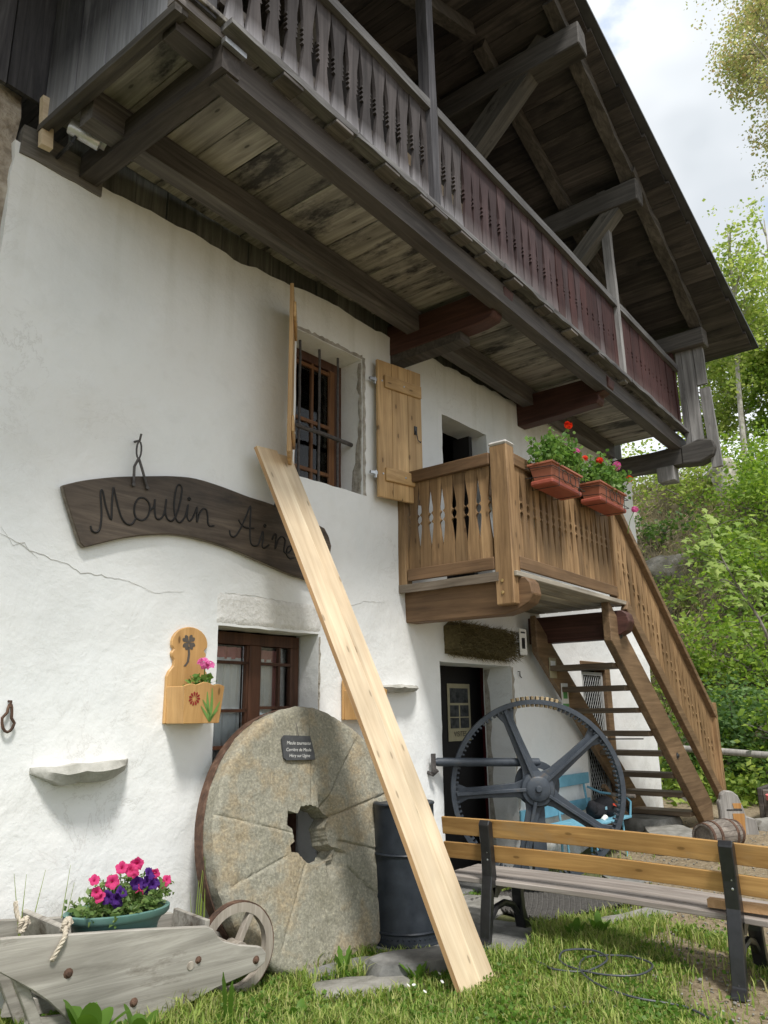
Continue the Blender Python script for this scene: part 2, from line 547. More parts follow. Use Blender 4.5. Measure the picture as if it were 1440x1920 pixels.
W_STAIR = wood("brown_stair_timber", (.11, .068, .037), (.26, .17, .096), 'X', sc=13, rough=.6, var=.1)
W_TREAD = wood("stair_tread", (.08, .055, .035), (.2, .15, .10), 'Y', sc=12, rough=.65, var=.2)
W_PINE = wood("fresh_pine", (.58, .44, .285), (.82, .69, .50), 'X', sc=7, rough=.55, var=.05, bump=.15, knots=.6, kplane='Y', stain=(.58, .44, .29), stain_t=(.58, .78), stain_sc=2.2)
W_PINE_EDGE = wood("sawn_pine_edge", (.46, .26, .12), (.68, .44, .24), 'X', sc=14, rough=.7, var=.05)
W_SHUT = wood("varnished_shutter", (.40, .235, .10), (.68, .46, .23), 'Z', sc=9, rough=.45, var=.14, bump=.15, knots=.85, kplane='X')
W_SHUTX = wood("varnished_batten", (.42, .25, .105), (.67, .45, .22), 'X', sc=9, rough=.45, var=.08, bump=.12, knots=.8, kplane='Z')
W_BOX = wood("varnished_box_pine", (.43, .235, .085), (.66, .40, .165), 'Z', sc=8, rough=.42, var=.12, bump=.12, knots=.9, kplane='X')
W_BENCH = wood("varnished_bench_slat", (.30, .155, .05), (.60, .36, .135), 'Y', sc=9, rough=.45, var=.08, bump=.2, knots=.6, kplane='Z', stain=(.36, .23, .11), stain_t=(.56, .72), stain_sc=5)
W_BSEAT = wood("grey_bench_seat", (.19, .16, .14), (.40, .36, .325), 'Y', sc=13, rough=.75, var=.12, stain=(.12, .08, .055), stain_t=(.62, .78), stain_sc=3)
W_BSEATX = wood("grey_corner_timber", (.10, .09, .078), (.27, .25, .22), 'X', sc=12, rough=.8)
W_BARROW = wood("bleached_barrow_board", (0.211, 0.195, 0.167), (0.466, 0.440, 0.392), 'X', sc=10, rough=.8, var=.08, stain=(.115, .092, .07), stain_t=(.56, .68), stain_sc=4.0, bump=.5)
W_BARROWZ = wood("bleached_barrow_wheel", (.22, .19, .155), (.45, .40, .34), 'Z', sc=12, rough=.85, var=.15)
W_SIGN = wood("dark_sign_board", (.046, .034, .026), (.155, .122, .092), 'X', sc=9, rough=.55, var=.05, bump=.4, stain=(.04, .033, .028), stain_t=(.5, .72), stain_sc=2.5)
W_SIGN_EDGE = wood("sign_sawn_edge", (.12, .10, .08), (.30, .26, .21), 'X', sc=14, var=.05)
W_FRAME = wood("brown_window_frame", (.05, .022, .013), (.12, .055, .032), 'Z', sc=14, rough=.45, var=.1, bump=.15)
W_FRAME2 = wood("orange_window_frame", (.10, .042, .016), (.23, .105, .038), 'Z', sc=14, rough=.45, var=.1, bump=.15)
W_BARREL = wood("barrel_stave", (.12, .10, .085), (.32, .28, .24), 'X', sc=14, rough=.85, var=.3)
W_STUMP = wood("old_grey_stump", (.20, .185, .17), (.42, .40, .37), 'Z', sc=12, rough=.9, var=.1, bump=.8)
GEARWOOD = wood("gear_tooth_wood", (.30, .22, .12), (.48, .38, .24), 'Y', sc=14, rough=.7, var=.25)
BARK = rough_mat("bark", [(.3, (.09, .075, .06)), (.55, (.22, .20, .17)), (.75, (.36, .34, .30))], sc=8, bump=.9, dist=.02)
BARK_PALE = rough_mat("pale_bark", [(.3, (.16, .14, .11)), (.5, (.40, .37, .32)), (.7, (.56, .53, .48))], sc=6, bump=.7, dist=.02)
IRON = rough_mat("blue_black_iron", [(.3, (.030, .038, .050)), (.58, (.052, .063, .079)), (.66, (.065, .072, .08)), (.74, (.13, .085, .06))], sc=9, rough=.46, bump=.3, dist=.004, spec=.5, sc2=60, bump2=.25)
IRON_BLK = rough_mat("black_cast_iron", [(.3, (.010, .010, .011)), (.7, (.022, .022, .024))], sc=24, rough=.32, bump=.15, dist=.003, spec=.6)
IRON_OLD = rough_mat("old_wrought_iron", [(.3, (.035, .03, .028)), (.7, (.10, .09, .085))], sc=30, rough=.6, bump=.4, dist=.004, spec=.5)
RUST = rough_mat("rust", [(.3, (.045, .028, .021)), (.55, (.115, .065, .044)), (.75, (.21, .135, .095))], sc=18, rough=.85, bump=.6, dist=.006)
ZINC = rough_mat("zinc", [(.3, (.45, .46, .47)), (.7, (.62, .63, .64))], sc=30, rough=.35, metal=.9, bump=.05, dist=.002)
ALU = rough_mat("brushed_aluminium", [(.3, (.60, .60, .62)), (.7, (.70, .70, .72))], sc=40, rough=.42, metal=.6, bump=.03, dist=.001)
TUBBLK = rough_mat("black_riveted_tub", [(.3, (.012, .016, .022)), (.7, (.030, .036, .046))], sc=10, rough=.4, bump=.08, dist=.003)
RUBBER = rough_mat("black_rubber", [(.3, (.045, .042, .038)), (.7, (.10, .094, .085))], sc=20, rough=.7, bump=.2, dist=.003)
BLUE = rough_mat("pale_blue_paint", [(.3, (.13, .33, .44)), (.7, (.19, .42, .53))], sc=9, rough=.5, bump=.06, dist=.002)
BLACKCLOTH = rough_mat("black_cloth", [(.3, (.008, .008, .010)), (.7, (.02, .02, .024))], sc=40, rough=.9, bump=.3, dist=.004)
TERRACOTTA = rough_mat("terracotta_plastic", [(.3, (.30, .105, .062)), (.7, (.40, .15, .092))], sc=8, rough=.5, bump=.1, dist=.003)
TERRACOTTA2 = rough_mat("red_plastic_tray", [(.3, (.30, .075, .05)), (.7, (.38, .105, .07))], sc=8, rough=.45, bump=.06, dist=.003)
POTGREEN = rough_mat("green_plastic", [(.3, (.085, .175, .155)), (.7, (.13, .235, .21))], sc=6, rough=.45, bump=.05, dist=.002)
SOIL = rough_mat("soil", [(.3, (.03, .022, .015)), (.7, (.09, .07, .05))], sc=30, bump=1.0, dist=.02)
ROPE = rough_mat("rope", [(.3, (.40, .34, .26)), (.7, (.60, .54, .44))], sc=60, bump=.8, dist=.004)
SLATE = rough_mat("slate", [(.3, (.05, .052, .055)), (.7, (.085, .088, .092))], sc=20, rough=.6, bump=.3, dist=.003)
CHALK = plain("chalk_white", (.78, .78, .75), rough=.9, var=.05)
BLACKMARK = plain("carved_black", (.012, .010, .009), rough=.7)
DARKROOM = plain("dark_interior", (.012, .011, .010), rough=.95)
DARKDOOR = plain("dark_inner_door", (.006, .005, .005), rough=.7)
DARKRED = plain("dark_red_paint", (.10, .009, .012), rough=.5)
PAPER_DIM = plain("yellowed_paper", (.34, .31, .20), rough=.8)
PAPER = plain("white_paper", (.74, .74, .70), rough=.7)
PHOTO_DARK = rough_mat("printed_photo", [(.35, (.012, .014, .015)), (.6, (.07, .075, .075))], sc=18, rough=.5, bump=0)
GREENPRINT = plain("green_print", (.10, .30, .10), rough=.6)
CURTAIN = rough_mat("white_curtain", [(.3, (.80, .80, .79)), (.7, (.86, .86, .85))], sc=5, rough=.9, bump=.1, dist=.004)
CURTAINPINK = plain("pink_curtain_border", (.55, .24, .22), rough=.9)
FIXBLACK = plain("black_plastic", (.015, .015, .016), rough=.35)
CABLE = plain("grey_cable", (.055, .062, .07), rough=.5)
STRAW = leaf_mat("straw", [(.10, .085, .04), (.20, .16, .075), (.29, .24, .12)], trans=.1, rough=.8)
METALROOF = rough_mat("dark_sheet_roof", [(.3, (.05, .05, .052)), (.7, (.09, .09, .092))], sc=4, rough=.45, metal=.4, bump=.05, dist=.003)
STONE_GREY = rough_mat("grey_slab_stone", [(.28, (.10, .10, .095)), (.5, (.18, .178, .168)), (.72, (.27, .265, .25))], sc=6, bump=.8, dist=.015, sc2=26, bump2=.4)
STONE_LEDGE = rough_mat("ledge_stone", [(.28, (.26, .255, .22)), (.5, (.42, .41, .37)), (.72, (.52, .51, .47))], sc=7, bump=.8, dist=.015, sc2=26, bump2=.4)
STONE_PALE = rough_mat("pale_stone", [(.28, (.14, .135, .115)), (.5, (.25, .24, .215)), (.72, (.35, .34, .31))], sc=7, bump=.8, dist=.015, sc2=26, bump2=.4)


def glass_mat():
    m, nt, b = newmat("window_glass")
    out = nt.nodes['Material Output']
    fr = N(nt, "ShaderNodeFresnel"); fr.inputs['IOR'].default_value = 1.5
    gl = N(nt, "ShaderNodeBsdfGlossy"); gl.inputs['Roughness'].default_value = .02
    tr = N(nt, "ShaderNodeBsdfTransparent"); tr.inputs['Color'].default_value = (.96, .98, .98, 1)
    ms = N(nt, "ShaderNodeMixShader")
    nt.links.new(fr.outputs[0], ms.inputs[0]); nt.links.new(tr.outputs[0], ms.inputs[1]); nt.links.new(gl.outputs[0], ms.inputs[2])
    nt.links.new(ms.outputs[0], out.inputs[0])
    return m


GLASS = glass_mat()


def millstone_mat():
    m, nt, b = newmat("millstone_grit")
    co = coords(nt, (1, 1, 1), rnd=False)
    def noise(sc, det=8, ro=.65):
        n = N(nt, "ShaderNodeTexNoise"); n.inputs['Scale'].default_value = sc; n.inputs['Detail'].default_value = det
        n.inputs['Roughness'].default_value = ro; nt.links.new(co, n.inputs['Vector']); return n.outputs[0]
    a = noise(2.6, 5); g = noise(55, 7, .7); c = noise(9, 7)
    col = ramp(nt, a, [(.3, (.27, .255, .195)), (.48, (.33, .315, .255)), (.60, (.36, .30, .205)), (.72, (.29, .285, .24))])
    col = mix(nt, .75, col, ramp(nt, g, [(.3, (.42, .42, .40)), (.55, (1, 1, 1)), (.72, (1.75, 1.7, 1.55))]), 'MULTIPLY')
    col = mix(nt, ramp(nt, c, [(.6, (0, 0, 0)), (.78, (.55, .55, .55))]), col, (.42, .40, .33))
    nt.links.new(col, b.inputs['Base Color'])
    b.inputs['Roughness'].default_value = .92; b.inputs['Specular IOR Level'].default_value = .2
    p = bumpn(nt, c, .5, .015, b)
    bumpn(nt, g, .8, .008, b, p)
    return m


MILLSTONE = millstone_mat()


def ground_mat():
    m, nt, b = newmat("yard_ground")
    tc = N(nt, "ShaderNodeTexCoord"); src = tc.outputs['Object']
    def noise(sc, det=8, ro=.6):
        n = N(nt, "ShaderNodeTexNoise"); n.inputs['Scale'].default_value = sc; n.inputs['Detail'].default_value = det
        n.inputs['Roughness'].default_value = ro; nt.links.new(src, n.inputs['Vector']); return n.outputs[0]
    a = noise(1.1, 6); g = noise(24, 7, .7); f = noise(90, 4)
    dirt = ramp(nt, g, [(.3, (.135, .105, .066)), (.5, (.24, .19, .125)), (.72, (.36, .30, .21))])
    dirt = mix(nt, ramp(nt, f, [(.6, (0, 0, 0)), (.7, (.7, .7, .7))]), dirt, (.36, .32, .25))
    grass = ramp(nt, g, [(.3, (.065, .07, .03)), (.7, (.15, .155, .075))])
    sx = N(nt, "ShaderNodeSeparateXYZ"); nt.links.new(src, sx.inputs[0])
    # grass towards the house and the camera, bare earth beyond the bench
    mr = N(nt, "ShaderNodeMath", operation='MULTIPLY_ADD'); mr.inputs[1].default_value = -2.0; mr.inputs[2].default_value = 0.0
    nt.links.new(sx.outputs['Y'], mr.inputs[0])
    ad = N(nt, "ShaderNodeMath", operation='ADD'); nt.links.new(sx.outputs['X'], ad.inputs[0]); nt.links.new(mr.outputs[0], ad.inputs[1])
    no = N(nt, "ShaderNodeMath", operation='MULTIPLY_ADD'); no.inputs[1].default_value = 1.6; nt.links.new(a, no.inputs[0]); nt.links.new(ad.outputs[0], no.inputs[2])
    fac = N(nt, "ShaderNodeMapRange"); fac.inputs['From Min'].default_value = 2.1; fac.inputs['From Max'].default_value = 2.7
    nt.links.new(no.outputs[0], fac.inputs['Value'])
    col = mix(nt, fac.outputs[0], grass, dirt)
    nt.links.new(col, b.inputs['Base Color']); b.inputs['Roughness'].default_value = .95; b.inputs['Specular IOR Level'].default_value = .1
    p = bumpn(nt, g, .7, .02, b)
    bumpn(nt, f, .5, .008, b, p)
    return m


GROUND = ground_mat()
HILLSOIL = rough_mat("hill_soil", [(.3, (.06, .052, .032)), (.5, (.14, .118, .076)), (.7, (.28, .235, .165))], sc=2.2, bump=1.0, dist=.15, sc2=9, bump2=.8)
ROCK = rough_mat("mossy_rock", [(.3, (.08, .075, .055)), (.5, (.21, .19, .15)), (.7, (.36, .33, .28))], sc=3.5, bump=1.0, dist=.1)
G_GRASS = leaf_mat("grass_blades", [(0.381, 0.342, 0.161), (0.124, 0.201, 0.032), (0.227, 0.328, 0.063), (0.339, 0.423, 0.102), (0.454, 0.455, 0.170), (0.182, 0.276, 0.050)], trans=.4, rough=.55)
G_WEED = leaf_mat("weed_leaf", [(0.081, 0.169, 0.024), (0.135, 0.243, 0.041)], trans=.4, rough=.45)
G_HILL = leaf_mat("hill_leaf", [(0.097, 0.165, 0.032), (0.166, 0.252, 0.046), (0.263, 0.351, 0.068), (0.358, 0.438, 0.102)], trans=.42)
G_SHRUB = leaf_mat("shrub_leaf", [(0.111, 0.197, 0.032), (0.208, 0.317, 0.049), (0.332, 0.438, 0.081)], trans=.42)
G_DARKSHRUB = leaf_mat("dark_shrub_leaf", [(0.043, 0.085, 0.022), (0.084, 0.154, 0.034), (0.143, 0.224, 0.047)], trans=.35)
G_BLUESHRUB = leaf_mat("blue_green_leaf", [(0.088, 0.165, 0.060), (0.137, 0.231, 0.083), (0.195, 0.297, 0.112)], trans=.4)
G_MAPLE = leaf_mat("maple_leaf", [(0.198, 0.304, 0.063), (0.291, 0.392, 0.095), (0.397, 0.481, 0.152), (0.238, 0.354, 0.076)], trans=.45)
G_ASPEN = leaf_mat("aspen_leaf", [(0.226, 0.273, 0.093), (0.320, 0.351, 0.125), (0.434, 0.420, 0.178), (0.471, 0.351, 0.187)], trans=.5)
G_BIRCH = leaf_mat("birch_leaf", [(0.186, 0.269, 0.056), (0.302, 0.382, 0.090), (0.443, 0.485, 0.158)], trans=.5)
G_DRY = leaf_mat("dry_grass", [(0.260, 0.215, 0.124), (0.403, 0.338, 0.208), (0.182, 0.182, 0.078)], trans=.25, rough=.8)
G_PELARG = leaf_mat("geranium_leaf", [(0.084, 0.177, 0.039), (0.143, 0.254, 0.054), (0.218, 0.339, 0.092)], trans=.35)
G_PETUN = leaf_mat("petunia_leaf", [(0.082, 0.149, 0.037), (0.145, 0.230, 0.067), (0.227, 0.297, 0.105)], trans=.35)
F_PINK = leaf_mat("hot_pink_petal", [(.52, .015, .10), (.60, .04, .17), (.62, .13, .28)], trans=.3, rough=.7)
F_PURPLE = leaf_mat("dark_purple_petal", [(.035, .008, .10), (.07, .018, .18), (.022, .006, .055)], trans=.2, rough=.7)
F_RED = leaf_mat("red_petal", [(.62, .035, .018), (.74, .07, .03)], trans=.3, rough=.7)
F_ROSE = leaf_mat("rose_petal", [(.66, .12, .36), (.74, .26, .50)], trans=.3, rough=.7)
F_WHITE = leaf_mat("white_petal", [(.75, .75, .72), (.8, .8, .78)], trans=.2)
F_YELLOW = plain("yellow_flower", (.7, .5, .05), rough=.8)


# ------------------------------------------------------------------ setting: ground, hillside
def ground_z(x, y):
    z = 0.0
    z += 0.10 * smooth01((3.7 - x) / 1.1) * smooth01((y - 2.9) / .6)
    z += 0.22 * smooth01((x - 8.3) / 1.6)
    z += 0.018 * nz(x * 1.7, y * 1.7) + .01 * nz(x * 6, y * 6, 3)
    return z


def hill_z(x, y):
    t = x - 13.0 + .6 * nz(y * .25, x * .12, 5) + max(0, 1.2 - y) * .3
    if t <= 0: return 0.2
    z = .2 + (.41 * t * t if t < 1 else .82 * (t - .5))
    if t > 10.5: z = 8.4 + (t - 10.5) * .12
    b = .45 * nz(x * .55, y * .55, 1) + .2 * nz(x * 1.6, y * 1.6, 2)
    return z + b * smooth01(t / 2)


def height_grid(name, xs, ys, fn, mat):
    nx, ny = len(xs), len(ys)
    v = [(x, y, fn(x, y)) for y in ys for x in xs]
    f = [(j * nx + i, j * nx + i + 1, (j + 1) * nx + i + 1, (j + 1) * nx + i) for j in range(ny - 1) for i in range(nx - 1)]
    me = fast_mesh(name, v, f, mat, smooth=True, n=4)
    return link(bpy.data.objects.new(name, me))


def spaced(pts, step):
    out = []
    for a, b, s in pts:
        out += list(np.arange(a, b - 1e-6, s))
    out.append(pts[-1][1])
    return out


gx = spaced([(-120, -8, 14), (-8, 1.5, .5), (1.5, 8, .11), (8, 14, .35), (14, 120, 10)], 0)
gy = spaced([(-120, -6, 12), (-6, .6, .4), (.6, 4.8, .11), (4.8, 12, .6), (12, 120, 12)], 0)
ground = height_grid("ground", gx, gy, ground_z, GROUND)
tag(ground, kind='structure')
hx = spaced([(12.6, 26, .28), (26, 70, 4)], 0)
hy = spaced([(-40, -4, 3), (-4, 12, .28), (12, 70, 4)], 0)
hill = height_grid("hillside", hx, hy, hill_z, HILLSOIL)
tag(hill, kind='structure')

# ------------------------------------------------------------------ the mill house
house = empty("mill_house", wp(2.0, -2.5, 0), "old white plastered mill house with a weathered wooden gallery, landing and outside stair", "house")
HU0, HU1 = -2.70, 6.75          # plaster from corner to corner
ZT = 5.2
# openings: name: u0,u1,z0,z1,depth
OPN = dict(low_window=(-.95, .04, .50, 2.22, .24), high_window=(-.25, .57, 3.50, 4.83, .30),
           low_door=(1.66, 2.93, -.2, 2.07, .34), high_door=(1.83, 2.68, 2.74, 4.66, .30), cage_door=(4.58, 5.36, -.2, 2.2, .16))


def merge_lines(a, b, step, extra):
    xs = sorted(set([a, b] + extra))
    out = []
    for p, q in zip(xs[:-1], xs[1:]):
        n = max(1, int(round((q - p) / step)))
        out += [p + (q - p) * i / n for i in range(n)]
    out.append(xs[-1])
    return out


def wall_bulge(u, z):
    b = .016 * nz(u * 1.1, z * 1.1, 4) + .007 * nz(u * 3.7, z * 3.7, 9) + .003 * nz(u * 11, z * 11, 2)
    return b


us = merge_lines(HU0, HU1, .075, [q for o in OPN.values() for q in o[:2]])
zs = merge_lines(-.3, ZT, .075, [q for o in OPN.values() for q in o[2:4] if q > -.2])
opx = set(round(q, 5) for o in OPN.values() for q in o[:2])
wv = []; wf = []
nu, nzz = len(us), len(zs)
for j, z in enumerate(zs):
    for i, u in enumerate(us):
        zz = z
        uu = u
        off = wall_bulge(u, z)
        if j >= nzz - 2:
            wav = .05 * nz(u * 1.3, 1.5) + .03 * nz(u * 5, 7.1) + .012 * nz(u * 17, 2)
            zz = z + (wav if j == nzz - 1 else wav * .5) + .06 * smooth01((u + 1) / 3)
        if i == 0:
            uu = u + .02 * nz(0, z * 2) + .012 * nz(3, z * 8)
        for o in OPN.values():
            if (abs(u - o[0]) < 1e-4 or abs(u - o[1]) < 1e-4) and o[2] - .01 <= z <= o[3] + .01:
                uu += .006 * nz(u, z * 9, 3)
            if (abs(z - o[3]) < 1e-4 or abs(z - o[2]) < 1e-4) and o[0] - .01 <= u <= o[1] + .01:
                zz += .008 * nz(u * 7, z, 5)
        wv.append(wp(uu, off, zz))
def in_open(u, z):
    for o in OPN.values():
        if o[0] < u < o[1] and o[2] < z < o[3]: return o
    return None
cellopen = {}
for j in range(nzz - 1):
    for i in range(nu - 1):
        if in_open((us[i] + us[i + 1]) / 2, (zs[j] + zs[j + 1]) / 2) is None:
            wf.append((j * nu + i, j * nu + i + 1, (j + 1) * nu + i + 1, (j + 1) * nu + i))
        else:
            cellopen[(i, j)] = in_open((us[i] + us[i + 1]) / 2, (zs[j] + zs[j + 1]) / 2)
wallmb = MB(); wallmb.add(wv, wf)
# reveals: run each opening edge inwards
def reveal(a, b, depth):
    n = len(wallmb.v)
    wallmb.v += [tuple(Vector(wv[a]) + WN * depth), tuple(Vector(wv[b]) + WN * depth)]
    wallmb.f.append((a, b, n + 1, n))
for (i, j), o in cellopen.items():
    for di, dj, e in ((-1, 0, ((i, j), (i, j + 1))), (1, 0, ((i + 1, j), (i + 1, j + 1))), (0, -1, ((i, j), (i + 1, j))), (0, 1, ((i, j + 1), (i + 1, j + 1)))):
        k = (i + di, j + dj)
        if k not in cellopen and 0 <= k[1] < nzz - 1:
            reveal(e[0][1] * nu + e[0][0], e[1][1] * nu + e[1][0], o[4] + .02)
# top lip, ends
for i in range(nu - 1): reveal((nzz - 1) * nu + i, (nzz - 1) * nu + i + 1, .35)
for j in range(nzz - 1):
    reveal(j * nu, (j + 1) * nu, .5); reveal(j * nu + nu - 1, (j + 1) * nu + nu - 1, .5)
wall = mk("wall", wallmb, PLASTER, house, smooth=True, origin=wp(2, 0, 0))
# inner and rear masonry: closes the building so that the rooms are dark
mb = MB()
wbox(mb, -3.4, -2.72, -9, -.5, -.3, 5.6)
wbox(mb, 6.2, 6.74, -9, -.5, -.3, 5.3)
wbox(mb, -3.4, 6.74, -9.4, -9, -.3, 5.6)
mk("rear_wall", mb, ROUGHCAST, house)
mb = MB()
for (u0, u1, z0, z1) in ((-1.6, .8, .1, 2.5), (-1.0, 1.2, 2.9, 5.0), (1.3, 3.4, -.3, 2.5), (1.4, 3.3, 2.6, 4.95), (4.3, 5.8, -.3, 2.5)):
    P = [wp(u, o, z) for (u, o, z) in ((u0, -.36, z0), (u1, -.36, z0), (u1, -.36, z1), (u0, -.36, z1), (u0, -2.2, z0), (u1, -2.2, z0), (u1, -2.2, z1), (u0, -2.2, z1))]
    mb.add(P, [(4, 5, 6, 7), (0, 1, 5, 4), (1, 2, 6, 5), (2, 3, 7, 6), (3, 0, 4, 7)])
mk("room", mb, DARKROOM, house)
# stone left corner, rough rubble against the plaster edge
mb = MB()
n = 34
cv = []
for j in range(n + 1):
    z = -.2 + 5.75 * j / n
    for i in range(7):
        u = -3.5 + .82 * i / 6
        cv.append(wp(u, -.05 + .07 * nz(u * 3, z * 3, 8) + .05 * nz(u * 9, z * 9, 8) - (.12 if i == 0 else 0), z + (.1 * nz(u * 5, 3) if j == n else 0)))
cf = [(j * 7 + i, j * 7 + i + 1, (j + 1) * 7 + i + 1, (j + 1) * 7 + i) for j in range(n) for i in range(6)]
mb.add(cv, cf)
wbox(mb, -3.5, -2.72, -.5, -.2, -.2, 5.5)
mk("stone_corner", mb, RUBBLE, house, smooth=True)
mb = MB(); mb.beam(wp(-2.66, -.06, 5.22), wp(-2.1, -.06, 5.20), .14, .22, seg=6, jit=.008)
mk("corner_timber", mb, W_BSEATX, house)
# roughcast lintel band above the low window
mb = MB()
gv = []
for j in range(9):
    for i in range(25):
        u = -.98 + 1.06 * i / 24; z = 2.225 + .24 * j / 8 + (.03 * nz(u * 6, 4) if j == 8 else 0)
        gv.append(wp(u, wall_bulge(u, z) + .006 + (.010 * abs(nz(u * 22, z * 22, 1)) if 0 < j < 8 and 0 < i < 24 else -.012), z))
mb.add(gv, [(j * 25 + i, j * 25 + i + 1, (j + 1) * 25 + i + 1, (j + 1) * 25 + i) for j in range(8) for i in range(24)])
mk("lintel_render", mb, ROUGHCAST, house, smooth=True)


# bare mortar strips where the plaster has broken away round the openings
def mortar_strip(name, pts, w, side, lift=.004, jag=.02, inward=False):
    mb = MB(); v = []
    m = len(pts)
    for k, (u, z) in enumerate(pts):
        j = jag * (nz(u * 9 + k * .7, z * 9, 3) + .5 * nz(k * 2.3, 1.7))
        v.append(wp(u, wall_bulge(u, z) + lift, z))
        v.append(wp(u + side[0] * (w + j), wall_bulge(u, z) + lift - .001, z + side[1] * (w + j)))
    mb.add(v, [(2 * k, 2 * k + 1, 2 * k + 3, 2 * k + 2) for k in range(m - 1)])
    return mk(name, mb, MORTAR, house)


def line(a, b, n):
    return [(a[0] + (b[0] - a[0]) * i / n, a[1] + (b[1] - a[1]) * i / n) for i in range(n + 1)]


mortar_strip("mortar_edge", line((-.27, 4.835), (.58, 4.835), 26), .035, (0, 1))
mortar_strip("mortar_edge", line((.575, 3.5), (.575, 4.86), 30), .04, (1, 0))
mortar_strip("mortar_edge", line((2.935, .2), (2.935, 2.06), 30), .045, (1, 0), jag=.06)
mortar_strip("mortar_edge", line((.042, .55), (.042, 2.2), 36), .018, (1, 0), jag=.02)
# crumbling mortar on the right reveal of the high window
mb = MB(); v = []; cols = 16
for j in range(cols + 1):
    z = 3.5 + 1.3 * j / cols
    wid = .05 + .10 * max(0, 1 - (z - 3.5) / .62) + .05 * nz(z * 6, 3) + .03 * nz(z * 14, 8)
    for i in range(6):
        o = .004 - wid * i / 5
        v.append(wp(.566 - .012 * abs(nz(z * 20, i * 2.1)) - (.0 if 0 < i < 5 else -.008), o, z))
mb.add(v, [(j * 6 + i, j * 6 + i + 1, (j + 1) * 6 + i + 1, (j + 1) * 6 + i) for j in range(cols) for i in range(5)])
mk("broken_mortar", mb, MORTAR, house)
mb = MB(); v = []
for j in range(cols + 1):
    z = .1 + 1.95 * j / cols
    wid = .06 + .04 * nz(z * 5, 9) + .03 * nz(z * 13, 1)
    for i in range(4):
        v.append(wp(2.924 - .008 * abs(nz(z * 20, i * 2.1)), -.34 + wid * i / 3, z))
mb.add(v, [(j * 4 + i, j * 4 + i + 1, (j + 1) * 4 + i + 1, (j + 1) * 4 + i) for j in range(cols) for i in range(3)])
mk("broken_mortar", mb, MORTAR, house)
# stone ledges let into the wall
def ledge(u0, u1, z, out, th, drop):
    mb = MB(); v = []; n = 12
    for i in range(n + 1):
        t = i / n; u = u0 + (u1 - u0) * t
        e = (1 - abs(2 * t - 1) ** 3)
        o = .03 + out * e + .015 * nz(u * 14, 2)
        zz = z + drop * t + .012 * nz(u * 10, 5)
        h = th * (.25 + .75 * e) + .01 * nz(u * 12, 9)
        for (oo, z2) in ((-.05, zz), (o * .8, zz + .005), (o, zz - h * .35), (o * .75, zz - h * .9), (-.05, zz - h)):
            v.append(wp(u, oo, z2))
    f = [(i * 5 + k, (i + 1) * 5 + k, (i + 1) * 5 + k + 1, i * 5 + k + 1) for i in range(n) for k in range(4)]
    mb.add(v, f + [(0, 1, 2, 3, 4), tuple(n * 5 + k for k in (4, 3, 2, 1, 0))])
    mk("stone_ledge", mb, STONE_LEDGE, house, smooth=True)
ledge(-2.2, -1.6, 1.325, .15, .11, .02)
ledge(.72, 1.27, 1.83, .12, .06, .0)

CRACKM = plain("crack_plaster", (.66, .655, .63), rough=.95)  # crack lines take a slightly darker plaster colour than the wall
def crack(pts, w):
    p = []
    for (a, b) in zip(pts[:-1], pts[1:]):
        for k in range(7): p.append((a[0] + (b[0] - a[0]) * k / 7, a[1] + (b[1] - a[1]) * k / 7))
    p.append(pts[-1]); mb = MB(); v_ = []
    for k, (u, z) in enumerate(p):
        z += .012 * nz(u * 23, z * 3, 5) + .006 * nz(u * 61, 2); ww = w * (.4 + .9 * abs(nz(u * 17, 4))) * math.sin(math.pi * (k + .5) / len(p)) ** .5
        o_ = wall_bulge(u, z) + .003; v_ += [wp(u, o_, z + ww), wp(u, o_ + .0015, z), wp(u, o_, z - ww)]
    mb.add(v_, [(3 * k + q, 3 * k + 3 + q, 3 * k + 4 + q, 3 * k + 1 + q) for k in range(len(p) - 1) for q in (0, 1)])
    mk("plaster_crack", mb, CRACKM, house)
crack([(-2.60, 2.65), (-2.507, 2.624), (-2.38, 2.575), (-2.265, 2.535), (-2.115, 2.508), (-2.008, 2.466), (-1.848, 2.459), (-1.678, 2.446), (-1.477, 2.391), (-1.25, 2.43)], .005)
crack([(-.90, 2.462), (-.853, 2.458), (-.614, 2.46), (-.348, 2.446), (-.003, 2.416)], .006)
crack([(.307, 2.457), (.573, 2.538), (.856, 2.556)], .004)
crack([(-2.512, 2.671), (-2.434, 2.567), (-2.366, 2.59), (-2.278, 2.508)], .004)

# --- low window: brown frame, panes, curtains
def window(name, u0, u1, z0, z1, off, mat, mull, bars, paneparent=None):
    mb = MB()
    wbox(mb, u0, u1, off, off - .07, z1 - .09, z1)
    wbox(mb, u0, u0 + .05, off, off - .07, z0, z1 - .09)
    wbox(mb, u1 - .09, u1, off, off - .07, z0, z1 - .09)
    for (a, b) in mull: wbox(mb, a, b, off + .012, off - .06, z0, z1 - .09)
    w = mk(name, mb, mat, house, bevel=.004)
    for (a, b, c, d) in bars:
        m2 = MB(); wbox(m2, a, b, off + .002, off - .03, c, d)
        mk("glazing_bar", m2, mat, w)
    return w
F1 = -.20
lw = window("window", -.955, .02, .5, 2.205, F1, W_FRAME, [(-.50, -.385)],
            [(-.9, -.50, 1.97, 1.992), (-.9, -.50, 1.62, 1.642), (-.9, -.5, 1.36, 1.385), (-.385, -.07, 1.97, 1.992), (-.385, -.07, 1.64, 1.662), (-.20, -.18, 1.1, 2.11), (-.905, -.885, 1.1, 2.11), (-.525, -.50, 1.1, 2.11)])
for (a, b) in ((-.885, -.525), (-.385, -.07)):
    m2 = MB(); wbox(m2, a, b, F1 - .034, F1 - .038, 1.1, 2.11); mk("pane", m2, GLASS, lw)
